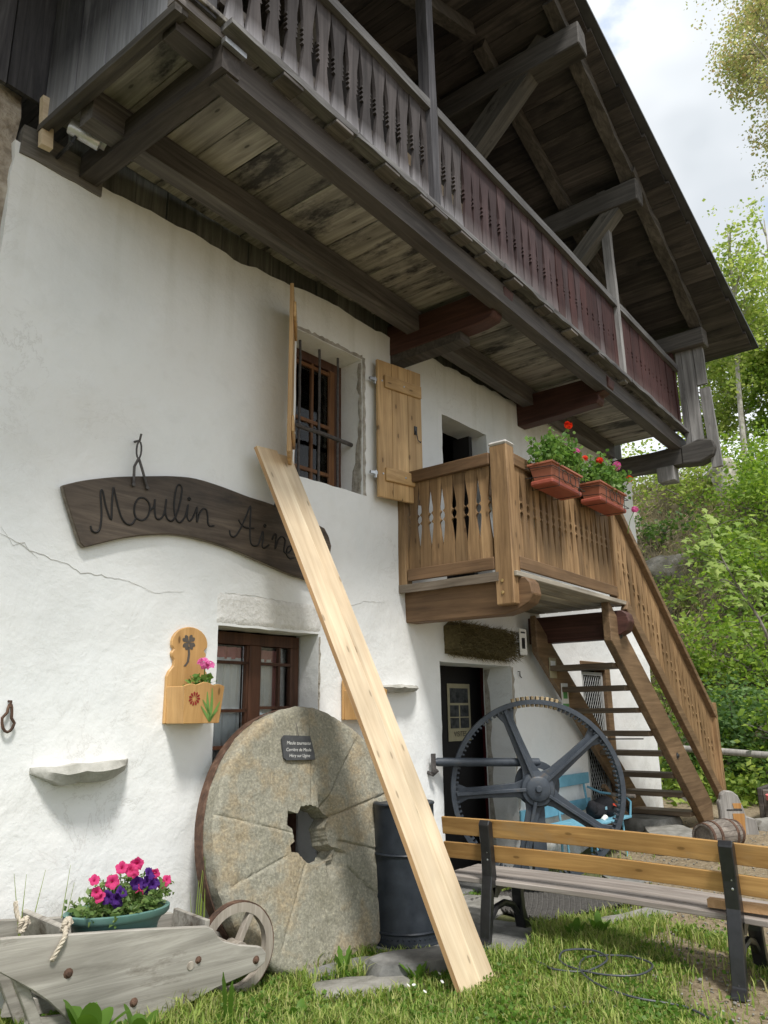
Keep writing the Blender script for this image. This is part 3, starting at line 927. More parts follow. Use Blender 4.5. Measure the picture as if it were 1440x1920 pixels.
def curtain(u0, u1, z0, z1, off, mat, folds=7):
    mb = MB(); v = []; n = folds * 6
    for i in range(n + 1):
        t = i / n; o = off + .012 * math.sin(t * folds * 2 * math.pi) + .004 * nz(t * 9, 1)
        v += [wp(u0 + (u1 - u0) * t, o, z0), wp(u0 + (u1 - u0) * t, o, z1)]
    mb.add(v, [(2 * i, 2 * i + 2, 2 * i + 3, 2 * i + 1) for i in range(n)])
    return mk("curtain", mb, mat, lw, smooth=True)
curtain(-.78, -.53, 1.1, 2.02, F1 - .055, CURTAIN, 4)
curtain(-.90, -.77, 1.1, 2.08, F1 - .06, CURTAINPINK, 2)
curtain(-.90, -.53, 2.01, 2.10, F1 - .058, CURTAINPINK, 4)
curtain(-.40, -.20, 1.1, 2.02, F1 - .055, CURTAIN, 3)
curtain(-.21, -.155, 1.1, 2.08, F1 - .06, CURTAINPINK, 1)
curtain(-.40, -.15, 2.0, 2.09, F1 - .058, CURTAINPINK, 3)

# --- high window: orange frame, wrought iron bars
F2 = -.26
hw = window("window", -.25, .57, 3.5, 4.83, F2, W_FRAME, [], [])
mb = MB()
for (a, b) in ((-.20, -.10), (-.12, -.02), (.40, .47)): wbox(mb, a, b, F2 + .012, F2 - .04, 3.5, 4.74)
mk("casement", mb, W_FRAME2, hw, bevel=.004)
for z in (4.70, 4.16, 3.70):
    m2 = MB(); wbox(m2, -.02, .40, F2 + .006, F2 - .03, z - .016, z + .016); mk("glazing_bar", m2, W_FRAME2, hw)
m2 = MB(); wbox(m2, .175, .20, F2 + .004, F2 - .03, 3.5, 4.74); mk("glazing_bar", m2, W_FRAME2, hw)
for k, (a, b) in enumerate(((-.02, .175), (.20, .40))):
    for z0, z1 in ((3.5, 3.684), (3.716, 4.144), (4.176, 4.684)):
        m2 = MB(); wbox(m2, a, b, F2 - .012, F2 - .016, z0, z1); mk("pane", m2, GLASS, hw)
for u in (-.08, .16, .40):
    m2 = MB(); m2.tube([wp(u + .003 * math.sin(q * 3), -.14, 3.48 + 1.35 * q / 8) for q in range(9)], .012, 7); mk("iron_bar", m2, IRON_OLD, hw, smooth=True)
m2 = MB(); m2.tube([wp(-.25 + .84 * q / 8, -.125 + .004 * math.sin(q * 2), 4.01 - .004 * math.sin(q)) for q in range(9)], .02, 8); mk("iron_bar", m2, IRON_OLD, hw, smooth=True)


# --- shutters
def shutter(base, along, out, W, H, z0, hingeside, tilt=0.0):
    """base: hinge-side bottom point; along: unit vector across the boards; out: unit vector of the outer face"""
    base = Vector(base); along = Vector(along).normalized(); out = Vector(out).normalized()
    root = None
    M3 = Matrix((along, -out, Vector((0, 0, 1)))).transposed()
    widths = (.32, .36, .32)
    x = 0
    for k, w in enumerate(widths):
        a = x * W; b = (x + w) * W; x += w
        mb = MB(); mb.obox(base + along * ((a + b) / 2) + Vector((0, 0, H / 2 + .002 * k)), (b - a - .003, .03, H), M3)
        if root is None:
            root = mk("shutter", mb, W_SHUT, house, bevel=.004)
        else:
            mk("shutter_board", mb, W_SHUT, root, bevel=.004)
    for zc in (.165 * H, .845 * H):
        mb = MB(); mb.obox(base + along * (W * .56) + out * .026 + Vector((0, 0, zc)), (W * .84, .022, H * .095), M3)
        mk("batten", mb, W_SHUTX, root, bevel=.006)
        for q in (.10, .56):
            mb = MB(); c = base + along * (W * q) + out * (.018 if q < .2 else .040) + Vector((0, 0, zc))
            mb.lathe([(.0, .004), (.009, .003), (.010, -.004)], c, out, along, Vector((0, 0, 1)), 10); mk("bolt", mb, ZINC, root)
        mb = MB(); c = base - along * .02 + Vector((0, 0, zc + .0))
        mb.tube([c + Vector((0, 0, -.05)), c + Vector((0, 0, .02))], .013, 8)
        mb.obox(c + along * .03 + out * .0, (.09, .012, .03), M3)
        mb.obox(c - along * .03 + Vector((0, 0, -.005)), (.07, .02, .025), M3)
        mk("hinge", mb, ZINC, root)
    return root, M3, base, along, out
# right-hand shutter, flat on the wall a little proud of it
sh, M3, sb, sa, so = shutter(wp(.70, .075, 3.50), WD - WN * .16, -WN - WD * .16, .56, 1.36, 3.5, 0)
mb = MB(); c = sb + sa * .47 + so * .02 + Vector((0, 0, .74)); mb.obox(c, (.035, .008, .085), M3); mk("latch_plate", mb, FIXBLACK, sh)
mb = MB(); mb.tube([c + so * .012, c + so * .02 + Vector((0, 0, -.06)), c + so * .018 + sa * .01 + Vector((0, 0, -.1)), c + so * .018 + sa * .045 + Vector((0, 0, -.12)), c + so * .018 + sa * .05 + Vector((0, 0, -.105))], .005, 6); mk("latch_hook", mb, IRON_OLD, sh)
# left-hand shutter, standing straight out from the wall
sh2, M3, sb, sa, so = shutter(wp(-.32, .03, 3.50), (-.73, -.68, 0), (.68, -.73, 0), .50, 1.42, 3.5, 0)

# --- low door: dark inner door, reveal, threshold
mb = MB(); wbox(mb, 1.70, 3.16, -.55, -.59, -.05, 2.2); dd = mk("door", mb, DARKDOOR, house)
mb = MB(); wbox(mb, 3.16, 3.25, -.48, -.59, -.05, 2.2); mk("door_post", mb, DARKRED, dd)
mb = MB(); wbox(mb, 1.66, 2.93, .12, -.34, -.08, .05); mk("door_sill", mb, STONE_GREY, house, bevel=.01)
# high door: dark half-open leaf
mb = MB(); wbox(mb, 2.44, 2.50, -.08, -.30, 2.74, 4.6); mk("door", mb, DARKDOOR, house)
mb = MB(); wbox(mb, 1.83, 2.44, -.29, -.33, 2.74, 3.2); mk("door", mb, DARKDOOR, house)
# cage door: timber frame with a diagonal wire grille
mb = MB()
wbox(mb, 5.22, 5.36, .02, -.14, 0, 2.2); wbox(mb, 4.56, 5.22, .02, -.14, 2.10, 2.2)
cd = mk("grille_door", mb, W_STAIR, house, bevel=.006)
mb = MB()
for (a, b, c, d) in ((4.62, 5.20, 2.03, 2.07), (4.62, 5.20, 1.20, 1.24), (4.62, 4.66, .1, 2.03), (5.16, 5.20, .1, 2.03)): wbox(mb, a, b, -.02, -.05, c, d)
mk("grille_frame", mb, plain("galvanised_frame", (.42, .43, .42), rough=.5), cd)
mb = MB()
for k in range(-30, 34):
    for sgn in (1, -1):
        u0, z0 = (4.66 + k * .062, .1)
        # line u = u0 + sgn*(z-z0)*.6
        za, zb = .1, 2.05
        pts = []
        for q in range(60):
            z = za + (zb - za) * q / 59; u = u0 + sgn * (z - za) * .62
            if 4.66 <= u <= 5.16: pts.append((u, z))
        if len(pts) > 1:
            mb.tube([wp(pts[0][0], -.035 + .004 * sgn, pts[0][1]), wp(pts[-1][0], -.035 + .004 * sgn, pts[-1][1])], .0042, 4, caps=False)
mk("wire_mesh", mb, plain("grille_wire", (.30, .31, .30), rough=.5), cd)

# dark upright boards between plaster and gallery
for k in range(34):
    u = -2.35 + k * .262
    me = MB(); wbox(me, u + .004, u + .258, -.03 - .006 * (k % 3), -.06, 5.0, 5.62)
    mk("wall_board", me, W_STRIP, house)

# --- the timber gable wall behind the gallery
GY = 4.28


def roof_under(x):      # top of purlins / underside of rafters
    return 7.84 - .42 * abs(x - 6.0) + .42 * 2.2


def boards_upper(x0, x1, wid, y, zb):
    x = x0; k = 0
    while x < x1:
        w = wid * (1 + .25 * nz(x * 3, 1))
        xe = min(x + w, x1)
        za, zb2 = roof_under(x) + .05, roof_under(xe) + .05
        yy = y + .008 * (k % 2)
        m2 = MB(); m2.prism([(x + .004, yy, zb), (xe - .004, yy, zb), (xe - .004, yy, zb2), (x + .004, yy, za)], (0, .03, 0))
        mk("gable_board", m2, W_GREY_Z, house)
        x = xe; k += 1
boards_upper(.6, 11.0, .27, GY, 5.5)

# --- gallery -------------------------------------------------------------
BX0, BX1, BY = 1.95, 10.62, 2.85
mb = MB(); mb.beam((2.27, 2.93, 5.235), (10.9, 2.93, 5.235), .14, .20, seg=14, jit=.004)
gal = mk("gallery", mb, W_DARKBEAM, house)
mb = MB(); mb.beam((2.0, 3.86, 5.30), (10.5, 3.86, 5.30), .14, .22, seg=14, jit=.005); mk("inner_beam", mb, W_GREY_X, gal)
mb = MB(); mb.beam((1.97, 2.99, 5.33), (2.30, 2.99, 5.33), .12, .15); mk("outer_beam", mb, W_DARKBEAM, gal)
# floor boards seen from below
x = BX0 + .02; k = 0
while x < BX1:
    w = .275 + .05 * nz(x * 2.1, 3)
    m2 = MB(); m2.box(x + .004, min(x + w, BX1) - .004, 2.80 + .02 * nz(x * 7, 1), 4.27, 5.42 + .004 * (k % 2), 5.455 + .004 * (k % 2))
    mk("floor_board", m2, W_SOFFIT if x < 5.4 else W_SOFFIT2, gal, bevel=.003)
    x += w; k += 1
# rough edge boards and blocks under the balusters
x = 2.2
while x < 10.75:
    l = 1.1 + .5 * nz(x, 8); xe = min(x + l, 10.8)
    m2 = MB(); m2.beam((x, 2.79 + .012 * nz(x * 3, 1), 5.39), (xe - .01, 2.79 + .012 * nz(x * 3, 2), 5.39), .10, .045, seg=6, jit=.006)
    mk("edge_board", m2, W_RAIL, gal); x = xe
for x in (2.62, 3.1, 3.62, 4.05, 4.25, 4.62, 5.0, 5.5, 6.1, 6.7, 7.4):
    m2 = MB(); m2.box(x, x + .17, 2.745, 2.86, 5.34, 5.366); mk("joist_end", m2, W_GREY_X, gal, bevel=.003)
# balusters: boards with saw-tooth cut edges
def profile_board(w, H, gap, th, y0=0.0, shear=0.0):
    """gap: [(z, half gap)] -> outline prism along -y"""
    hw_ = w / 2 - .002
    rgt = [(hw_ - g, z) for z, g in gap]; lft = [(-hw_ + g, z) for z, g in reversed(gap)]
    poly = [(a, y0, b + shear * a) for a, b in rgt + lft]
    mb = MB(); mb.prism(poly, (0, th, 0)); return mb
GH = .88
gapA = [(0, .0), (.02, .001), (.30, .036), (.36, .040), (.365, .022), (.40, .036), (.405, .020), (.44, .036), (.445, .020), (.475, .034), (.48, .018), (.50, .030), (.56, .030), (.80, .0), (GH, 0)]
gapB = [(0, .0), (.05, .001), (.34, .026), (.36, .028), (.365, .012), (.40, .028), (.405, .012), (.44, .026), (.445, .012), (.50, .022), (.56, .018), (.74, .0), (GH, 0)]
gapC = [(0, .0), (.36, .0), (.38, .017), (.40, .018), (.405, .003), (.42, .003), (.425, .017), (.455, .018), (.46, .002), (.48, .0), (GH, 0)]
bw = .152
bmes = {}
for key, gp, mt in (('A', gapA, W_BAL_A), ('B', gapB, W_BAL_B), ('C', gapC, W_BAL_C)):
    bmes[key] = to_mesh("baluster", profile_board(bw, GH, gp, .026), mt)
nb = int((BX1 - .1 - 2.22) / bw)
for k in range(nb):
    x = 2.22 + bw * (k + .5)
    key = 'A' if x < 4.75 else ('B' if x < 6.3 or (x < 6.9 and k % 3 == 0) else 'C')
    if 6.3 < x < 8.3 and k % 4 == 0: key = 'B'
    inst("baluster", bmes[key], gal, (x + rng.uniform(-.003, .003), 2.825 + rng.uniform(-.004, .004), 5.46), (0, R(rng.uniform(-.5, .5)), 0))
for a, b in ((2.2, 4.27), (4.37, 8.24), (8.34, 10.6)):
    mb = MB(); mb.beam((a, 2.835, 6.35), (b, 2.835, 6.35), .12, .085, seg=8, jit=.003); mk("handrail", mb, W_RAIL, gal)
mb = MB(); mb.box(2.2, 10.6, 2.855, 2.89, 5.60, 5.68); mk("lower_rail", mb, W_DARKBEAM, gal)
mb = MB(); mb.box(2.2, 10.6, 2.855, 2.89, 6.22, 6.29); mk("upper_rail", mb, W_DARKBEAM, gal)
for (x, top) in ((4.32, roof_under(4.32) + .1), (8.29, 7.93)):
    mb = MB(); mb.beam((x + .02, 2.83, 5.34), (x - .03, 2.83, top), .10, .10, up=(0, 1, 0), seg=6, jit=.003); mk("post", mb, W_GREY_Z if x < 5 else W_LOGZ, gal)
mb = MB(); mb.beam((10.56, 2.86, 5.45), (10.56, 2.86, 6.78), .09, .07, up=(0, 1, 0)); mk("post", mb, W_BAL_C, gal)
# brackets
mb = MB(); mb.beam((2.29, 4.3, 5.235), (2.29, 2.84, 5.235), .13, .17, seg=4, jit=.003); mk("bracket", mb, W_DARKBEAM_Y, gal)
mb = MB(); mb.box(2.21, 2.37, 2.80, 2.834, 5.29, 5.325); mk("bracket_cap", mb, ZINC, gal)
def bracket(x, w, pts):
    mb = MB(); mb.prism([(x - w / 2, y, z) for y, z in pts], (w, 0, 0)); mk("bracket", mb, W_REDBEAM, gal, bevel=.008)
bracket(5.58, .17, [(4.3, 5.03), (3.95, 5.03), (3.62, 5.03), (3.32, 5.03), (3.30, 5.03), (3.12, 5.035), (3.00, 5.06), (2.97, 5.10), (2.98, 5.15), (2.92, 5.18), (2.86, 5.22), (2.84, 5.30), (2.90, 5.35), (4.3, 5.36)])
bracket(7.97, .17, [(4.3, 4.98), (3.95, 4.965), (3.5, 4.975), (3.12, 5.0), (3.0, 5.0), (2.97, 5.05), (2.98, 5.10), (2.92, 5.12), (2.85, 5.17), (2.83, 5.26), (2.88, 5.33), (4.3, 5.34)])
mb = MB(); mb.beam((5.58, 4.3, 4.985), (5.58, 3.33, 4.985), .16, .085); mk("bracket", mb, W_DARKBEAM, gal)
# right end: log, hanging block, planked end wall
mb = MB(); mb.beam((10.62, 4.4, 5.04), (10.62, 2.74, 5.04), .20, .26, seg=6, jit=.008); mk("end_beam", mb, W_LOG, gal)
mb = MB(); mb.prism([(10.50, y, z) for y, z in ((2.86, 4.90), (2.62, 4.88), (2.44, 4.95), (2.40, 5.06), (2.43, 5.18), (2.6, 5.22), (2.86, 5.16))], (.24, 0, 0)); mk("log_end", mb, W_LOG, gal, bevel=.02)
mb = MB(); mb.box(10.5, 10.72, 2.98, 3.22, 4.70, 4.915); mk("hanging_block", mb, W_LOGZ, gal, bevel=.01)
for (y0, y1, za, zb) in ((2.80, 2.72, 5.2, 6.72), (2.715, 2.56, 5.14, 6.72), (2.55, 2.42, 6.03, 6.70), (2.50, 2.36, 4.80, 5.96)):
    mb = MB(); mb.beam((10.62, (y0 + y1) / 2, za), (10.60, (y0 + y1) / 2 + (.03 if za < 5 else 0), zb), abs(y0 - y1), .06, up=(1, 0, 0), seg=6, jit=.004); mk("end_board", mb, W_LOGZ, gal)
# left end: upright boards closing the gallery
x = 4.27; k = 0
while x > 2.87:
    w = .175 + .05 * nz(x * 3, 2); ye = max(x - w, 2.86)
    m2 = MB(); zb = 5.315 + .006 * nz(x * 7, 5)
    m2.box(1.925 - .004 * (k % 2), 1.955 - .004 * (k % 2), ye + .003, x - .003, zb, 7.15)
    mk("end_board", m2, W_ENDB, gal); x = ye; k += 1
mb = MB(); mb.beam((1.97, 4.27, 5.335), (1.97, 2.86, 5.335), .05, .06); mk("end_sill", mb, W_GREY_Y, gal)
mb = MB(); mb.beam((1.918, 4.27, 5.295), (1.918, 2.84, 5.295), .045, .05, seg=6, jit=.003); mk("end_trim", mb, W_GREY_Y, gal)
mb = MB(); mb.beam((2.05, 2.84, 5.40), (2.05, 2.84, 7.3), .20, .05, up=(0, 1, 0)); mk("end_board", mb, W_GREY_Z, gal)
mb = MB(); mb.beam((1.9, 2.88, 5.37), (2.3, 2.88, 5.37), .08, .06); mk("edge_board", mb, W_GREY_X, gal)

# --- roof ----------------------------------------------------------------
RX = 6.0


def verge_y(x): return 2.22 - .065 * (x - 6.4) if x > RX else 2.22 - .065 * (6.4 - RX) - 0 * (RX - x) + .03


EAVE = 11.30
th = math.atan(.42)
mb = MB()
for (xa, xb) in ((RX, EAVE + .1), (.3, RX)):
    za, zb = roof_under(xa) + .205, roof_under(xb) + .205
    P = [(xa, verge_y(xa) - .06, za), (xb, verge_y(xb) - .06, zb), (xb, 13.2, zb), (xa, 13.2, za)]
    mb.add(P + [(p[0], p[1], p[2] + .03) for p in P], [(0, 3, 2, 1), (4, 5, 6, 7), (0, 1, 5, 4), (1, 2, 6, 5), (2, 3, 7, 6), (3, 0, 4, 7)])
roof = mk("roof", mb, METALROOF, house)
def roof_board(xa, xb, k):
    z1, z2 = roof_under(xa) + .15, roof_under(xb) + .15
    y = verge_y((xa + xb) / 2) + .012 * (k % 3)
    P = [(xa, y, z1), (xb, y, z2), (xb, 9.0, z2), (xa, 9.0, z1)]
    m2 = MB(); dz = .03 + .008 * (k % 2)
    m2.add(P + [(p[0], p[1], p[2] + dz) for p in P], [(0, 3, 2, 1), (4, 5, 6, 7), (0, 1, 5, 4), (1, 2, 6, 5), (2, 3, 7, 6), (3, 0, 4, 7)])
    mk("roof_board", m2, W_ROOFB, roof)
x = RX; k = 0
while x < EAVE:
    w = .21 + .07 * nz(x * 2.7, 4); xe = min(x + w, EAVE)
    roof_board(x + .003, xe - .003, k); x = xe; k += 1
x = RX
while x > .4:
    w = .23 + .07 * nz(x * 2.7, 6); xe = x - w
    roof_board(xe + .003, x - .003, k); x = xe; k += 1
def purlin(x, yend, w, h, mat=W_LOG, top=None):
    t = roof_under(x) if top is None else top
    mb = MB(); mb.beam((x, 6.5, t - h / 2), (x, yend, t - h / 2), w, h, seg=9, jit=.012)
    return mk("purlin", mb, mat, roof, bevel=.012)
purlin(6.42, 2.24, .24, .30)
purlin(8.22, 2.36, .22, .28)
purlin(10.58, 2.36, .24, .25)
purlin(3.8, 2.30, .24, .30)
for xa, xb in ((6.1, 8.35), (8.1, 10.62)):
    mb = MB(); mb.beam((xa, 2.44, roof_under(xa) + .075), (xb, 2.46, roof_under(xb) + .07), .15, .15, seg=9, jit=.012); mk("rafter", mb, W_LOGX, roof)
for y in (3.3, 4.1):
    mb = MB(); mb.beam((6.1, y, roof_under(6.1) + .07), (11.0, y, roof_under(11.0) + .07), .14, .14, seg=8, jit=.01); mk("rafter", mb, W_LOGX, roof)
    mb = MB(); mb.beam((5.9, y, roof_under(5.9) + .07), (1.0, y, roof_under(1.0) + .07), .14, .14, seg=8, jit=.01); mk("rafter", mb, W_LOGX, roof)
def brace(p0, p1, w, h):
    p0 = Vector(p0); p1 = Vector(p1); d = p1 - p0; l = d.length
    q = d.to_track_quat('Z', 'Y')
    m2 = MB(); m2.beam((0, 0, 0), (0, 0, l), w, h, up=(0, 1, 0), seg=5, jit=.006)
    o = inst("brace", to_mesh("brace", m2, W_BRACE), roof, p0)
    o.rotation_euler = q.to_euler()
brace((6.42, 4.25, 7.22), (6.42, 2.62, 8.62), .22, .24)
brace((8.22, 4.25, 6.1), (8.22, 2.66, 7.60), .18, .18)
brace((3.8, 4.25, 6.95), (3.8, 2.7, 8.4), .22, .24)
brace((6.55, 4.2, 8.75), (7.95, 4.2, 6.6), .16, .16)
brace((5.2, 4.2, 6.6), (6.3, 4.2, 8.7), .16, .16)

# --- landing (front terrace) --------------------------------------------
TX0, TX1, TY, TZ = 5.62, 7.93, 2.98, 2.72
mb = MB(); mb.prism([(5.66, y, z) for y, z in ((4.25, 2.40), (3.12, 2.39), (2.98, 2.42), (2.88, 2.47), (2.84, 2.54), (2.86, 2.64), (2.90, 2.685), (4.25, 2.685))], (.17, 0, 0))
ter = mk("landing", mb, W_TERR_Y, house, bevel=.008)
mb = MB(); mb.prism([(7.86, y, z) for y, z in ((4.2, 2.33), (3.12, 2.33), (3.0, 2.35), (2.90, 2.40), (2.86, 2.50), (2.88, 2.58), (2.93, 2.62), (4.2, 2.62))], (.17, 0, 0))
mk("bearer", mb, W_REDBEAM, ter, bevel=.008)
y = 2.93; k = 0
while y < 4.18:
    ye = min(y + .165, 4.19)
    m2 = MB(); m2.box(TX0 - .03, 8.12, y + .004, ye - .004, 2.69, 2.735)
    mk("deck_board", m2, W_DECK, ter, bevel=.006); y = ye; k += 1
mb = MB(); mb.beam((5.585, 4.2, 2.70), (5.585, 3.10, 2.70), .035, .075, seg=5, jit=.003); mk("edge_strip", mb, W_DECKY, ter)
gapT = [(0, .0), (.20, .0), (.27, .010), (.40, .026), (.435, .027), (.455, .006), (.462, .014), (.475, .024), (.495, .028), (.515, .024), (.528, .014), (.535, .006), (.555, .026), (.59, .027), (.68, .014), (.80, .0), (.86, 0)]
tb = .1275
tme = to_mesh("baluster", profile_board(tb, .86, gapT, .024), W_TERR_Z)
nfr = 17
for k in range(nfr):
    x = 5.70 + tb * (k + .5)
    inst("baluster", tme, ter, (x, TY + .002 + rng.uniform(-.002, .002), 2.84))
for k in range(7):
    y = 4.055 - tb * (k + .5)
    inst("baluster", tme, ter, (TX0 - .008, y, 2.84), (0, 0, R(-90)))
for (p0, p1, w, h, nm, mt) in (((5.70, TY - .012, 2.82), (TX1 - .06, TY - .012, 2.82), .03, .11, "bottom_rail", W_TERR_X),
                               ((5.70, TY + .015, 3.745), (TX1 - .06, TY + .015, 3.745), .07, .11, "handrail", W_TERR_X),
                               ((5.59, 4.05, 2.82), (5.59, 3.14, 2.82), .03, .11, "bottom_rail", W_TERR_Y),
                               ((5.60, 4.15, 3.755), (5.60, 3.14, 3.755), .07, .11, "handrail", W_TERR_Y)):
    mb = MB(); mb.beam(p0, p1, w, h); mk(nm, mb, mt, ter, bevel=.006)
mb = MB(); mb.box(5.575, 5.715, 2.965, 3.135, 2.46, 3.86); cp = mk("corner_post", mb, W_TERR_Z, ter, bevel=.008)
mb = MB(); mb.box(5.568, 5.722, 2.958, 3.142, 3.862, 3.895); mk("post_cap", mb, plain("pale_cap", (.52, .50, .47), rough=.6), ter, bevel=.014)
for z in (2.56, 2.66):
    mb = MB(); mb.lathe([(0, .01), (.013, .008), (.016, 0)], (5.574, 3.07, z), (-1, 0, 0), (0, 1, 0), (0, 0, 1), 10); mk("bolt", mb, plain("brass_bolt", (.55, .40, .18), rough=.3, metal=.8), ter)
mb = MB(); mb.box(5.57, 5.67, 4.06, 4.155, 2.70, 3.82); mk("wall_post", mb, W_TERR_Z, ter, bevel=.006)
mb = MB(); mb.box(TX1 - .06, TX1 + .05, 2.955, 3.05, 2.70, 3.80); mk("end_post", mb, W_TERR_Z, ter, bevel=.006)
mb = MB(); mb.box(5.72, 8.05, 3.88, 3.91, 3.86, 4.10); mb = MB(); mb.beam((6.75, 3.9, 4.0), (8.9, 3.9, 3.9), .04, .30); mk("wall_rail", mb, W_TERR_X, ter, bevel=.006)

# --- stair ----------------------------------------------------------------
SL = -.785
def stringer(name, x0, z0, x1, y, t, hgt, parent, mat):
    mb = MB(); z1 = z0 + SL * (x1 - x0)
    mb.prism([(x0, y, z0), (x1, y, z1), (x1 + .0, y, max(z1 - hgt, .05)), (x1 - .12, y, max(z1 - hgt + .0, .05)), (x0, y, z0 - hgt)], (0, t, 0))
    return mk(name, mb, mat, parent, bevel=.008)
st = stringer("staircase", 7.66, 2.72, 10.50, 2.985, .085, .43, house, W_STAIR)
stringer("stringer", 7.60, 2.62, 10.50, 3.80, .07, .40, st, W_STAIR)
for i, (x, z) in enumerate(((7.95, 2.28), (7.97, 2.055), (8.24, 1.83), (8.53, 1.595), (8.84, 1.34), (9.18, 1.11), (9.5, .85), (9.74, .62), (10.0, .38))):
    if i == 0: continue
    m2 = MB(); m2.box(x - .12, x + .17, 3.07, 3.80, z - .028, z + .028); mk("tread", m2, W_TREAD, st, bevel=.006)
mb = MB(); mb.tube([(8.62, 3.1, 1.29), (8.62, 3.8, 1.28)], .008, 6); mk("tie_rod", mb, IRON_OLD, st)
for (x, z) in ((7.92, 2.36), (9.35, 1.08)):
    mb = MB(); mb.lathe([(0, .02), (.02, .018), (.028, .006), (.04, 0)], (x, 2.984, z), (0, -1, 0), (1, 0, 0), (0, 0, 1), 10); mk("bolt", mb, IRON_BLK, st)
def sloped(name, xa, za, xb, y, w, h, mat, sl=SL):
    mb = MB(); mb.beam((xa, y, za), (xb, y, za + sl * (xb - xa)), w, h); mk(name, mb, mat, st, bevel=.006)
sloped("handrail", 8.0, 3.80, 10.93, 2.965, .10, .075, W_STAIR)
sloped("bottom_rail", 8.02, 2.69, 10.92, 2.95, .07, .13, W_STAIR)
gapS = [(0, .0), (.18, .0), (.32, .012), (.44, .022), (.46, .022), (.48, .004), (.487, .014), (.505, .026), (.53, .03), (.55, .026), (.565, .014), (.57, .004), (.60, .022), (.63, .022), (.74, .010), (.86, .0), (1.0, 0)]
sw = .130
sme = to_mesh("baluster", profile_board(sw, 1.0, gapS, .024, shear=SL), W_TERR_Z)
for k in range(22):
    x = 8.03 + sw * (k + .5)
    if x > 10.86: break
    inst("baluster", sme, st, (x, 2.975, 2.715 + SL * (x - 8.02)))
mb = MB(); mb.beam((10.93, 2.97, .2), (10.93, 2.97, 1.68), .10, .10, up=(0, 1, 0)); mk("newel_post", mb, W_TERR_Z, st, bevel=.008)
mb = MB(); mb.beam((8.9, 3.72, .75), (9.9, 3.72, .12), .05, .05); mk("brace", mb, W_STAIR, st)
mb = MB(); mb.beam((9.15, 3.78, .1), (9.15, 3.78, .62), .1, .1, up=(0, 1, 0)); mk("prop", mb, W_STAIR, st)

# ================================================================== things
# --- hanging sign --------------------------------------------------------
OUT = [(-2.194, 2.972), (-2.059, 3.034), (-1.852, 3.104), (-1.628, 3.161), (-1.42, 3.209), (-1.232, 3.234), (-0.994, 3.224), (-0.74, 3.198), (-0.512, 3.186), (-0.05, 3.119), (0.058, 3.094), (0.108, 3.031), (0.138, 2.956), (0.114, 2.821), (0.091, 2.731), (-0.019, 2.623), (-0.214, 2.649), (-0.303, 2.655), (-0.62, 2.718), (-0.896, 2.772), (-1.153, 2.8), (-1.359, 2.8), (-1.551, 2.77), (-1.746, 2.717), (-1.899, 2.658), (-2.019, 2.609), (-2.049, 2.634), (-2.099, 2.743), (-2.168, 2.901)]
STROKES = [[(-1.993, 2.751), (-1.983, 2.724), (-1.955, 2.715), (-1.93, 2.746), (-1.928, 2.841), (-1.945, 2.96), (-1.942, 2.995), (-1.929, 2.978), (-1.9, 2.887), (-1.86, 2.816), (-1.863, 2.909), (-1.863, 3.019), (-1.856, 3.014), (-1.822, 2.917), (-1.787, 2.84), (-1.747, 2.806), (-1.71, 2.815), (-1.686, 2.859)], [(-1.686, 2.859), (-1.701, 2.898), (-1.698, 2.955), (-1.671, 2.997), (-1.633, 3.004), (-1.596, 2.976), (-1.588, 2.927), (-1.607, 2.874), (-1.644, 2.85), (-1.683, 2.859)], [(-1.589, 2.927), (-1.559, 2.962), (-1.555, 3.013), (-1.552, 2.941), (-1.537, 2.887), (-1.505, 2.885), (-1.476, 2.934), (-1.467, 3.031), (-1.469, 2.943), (-1.449, 2.896), (-1.416, 2.887), (-1.385, 2.93), (-1.358, 3.024), (-1.348, 3.131), (-1.372, 3.156), (-1.395, 3.121), (-1.404, 3.0), (-1.385, 2.915), (-1.353, 2.888), (-1.321, 2.919), (-1.303, 2.96), (-1.29, 3.03), (-1.294, 2.947), (-1.274, 2.913), (-1.247, 2.941)], [(-1.295, 3.07), (-1.285, 3.081), (-1.274, 3.074), (-1.284, 3.063), (-1.295, 3.07)], [(-1.247, 2.941), (-1.222, 3.0), (-1.214, 3.02), (-1.210, 2.916), (-1.195, 2.975), (-1.165, 3.022), (-1.135, 3.02), (-1.122, 2.975), (-1.117, 2.93), (-1.1, 2.908), (-1.062, 2.916)], [(-0.923, 2.907), (-0.912, 2.87), (-0.874, 2.868), (-0.828, 2.931), (-0.775, 3.044), (-0.742, 3.123), (-0.734, 3.109), (-0.735, 3.036), (-0.735, 2.939), (-0.727, 2.861), (-0.706, 2.829), (-0.656, 2.837), (-0.632, 2.892), (-0.61, 2.953), (-0.602, 2.897), (-0.612, 2.839), (-0.591, 2.826), (-0.545, 2.858)], [(-0.845, 3.002), (-0.821, 2.972), (-0.771, 2.952), (-0.696, 2.962)], [(-0.603, 2.998), (-0.591, 3.01), (-0.579, 3.002), (-0.591, 2.99), (-0.603, 2.998)], [(-0.515, 2.903), (-0.495, 2.947), (-0.474, 2.943), (-0.481, 2.835), (-0.452, 2.913), (-0.41, 2.945), (-0.381, 2.917), (-0.391, 2.832), (-0.352, 2.821), (-0.309, 2.861), (-0.321, 2.884), (-0.353, 2.863), (-0.363, 2.811), (-0.329, 2.783), (-0.286, 2.794)]]


def catmull(p, n=5):
    q = [p[0]] + list(p) + [p[-1]]; out = []
    for i in range(1, len(q) - 2):
        a, b, c, d = (np.array(q[i + k]) for k in (-1, 0, 1, 2))
        for k in range(n):
            t = k / n
            out.append(tuple(.5 * (2 * b + (c - a) * t + (2 * a - 5 * b + 4 * c - d) * t * t + (3 * b - a - 3 * c + d) * t ** 3)))
    out.append(tuple(p[-1])); return out


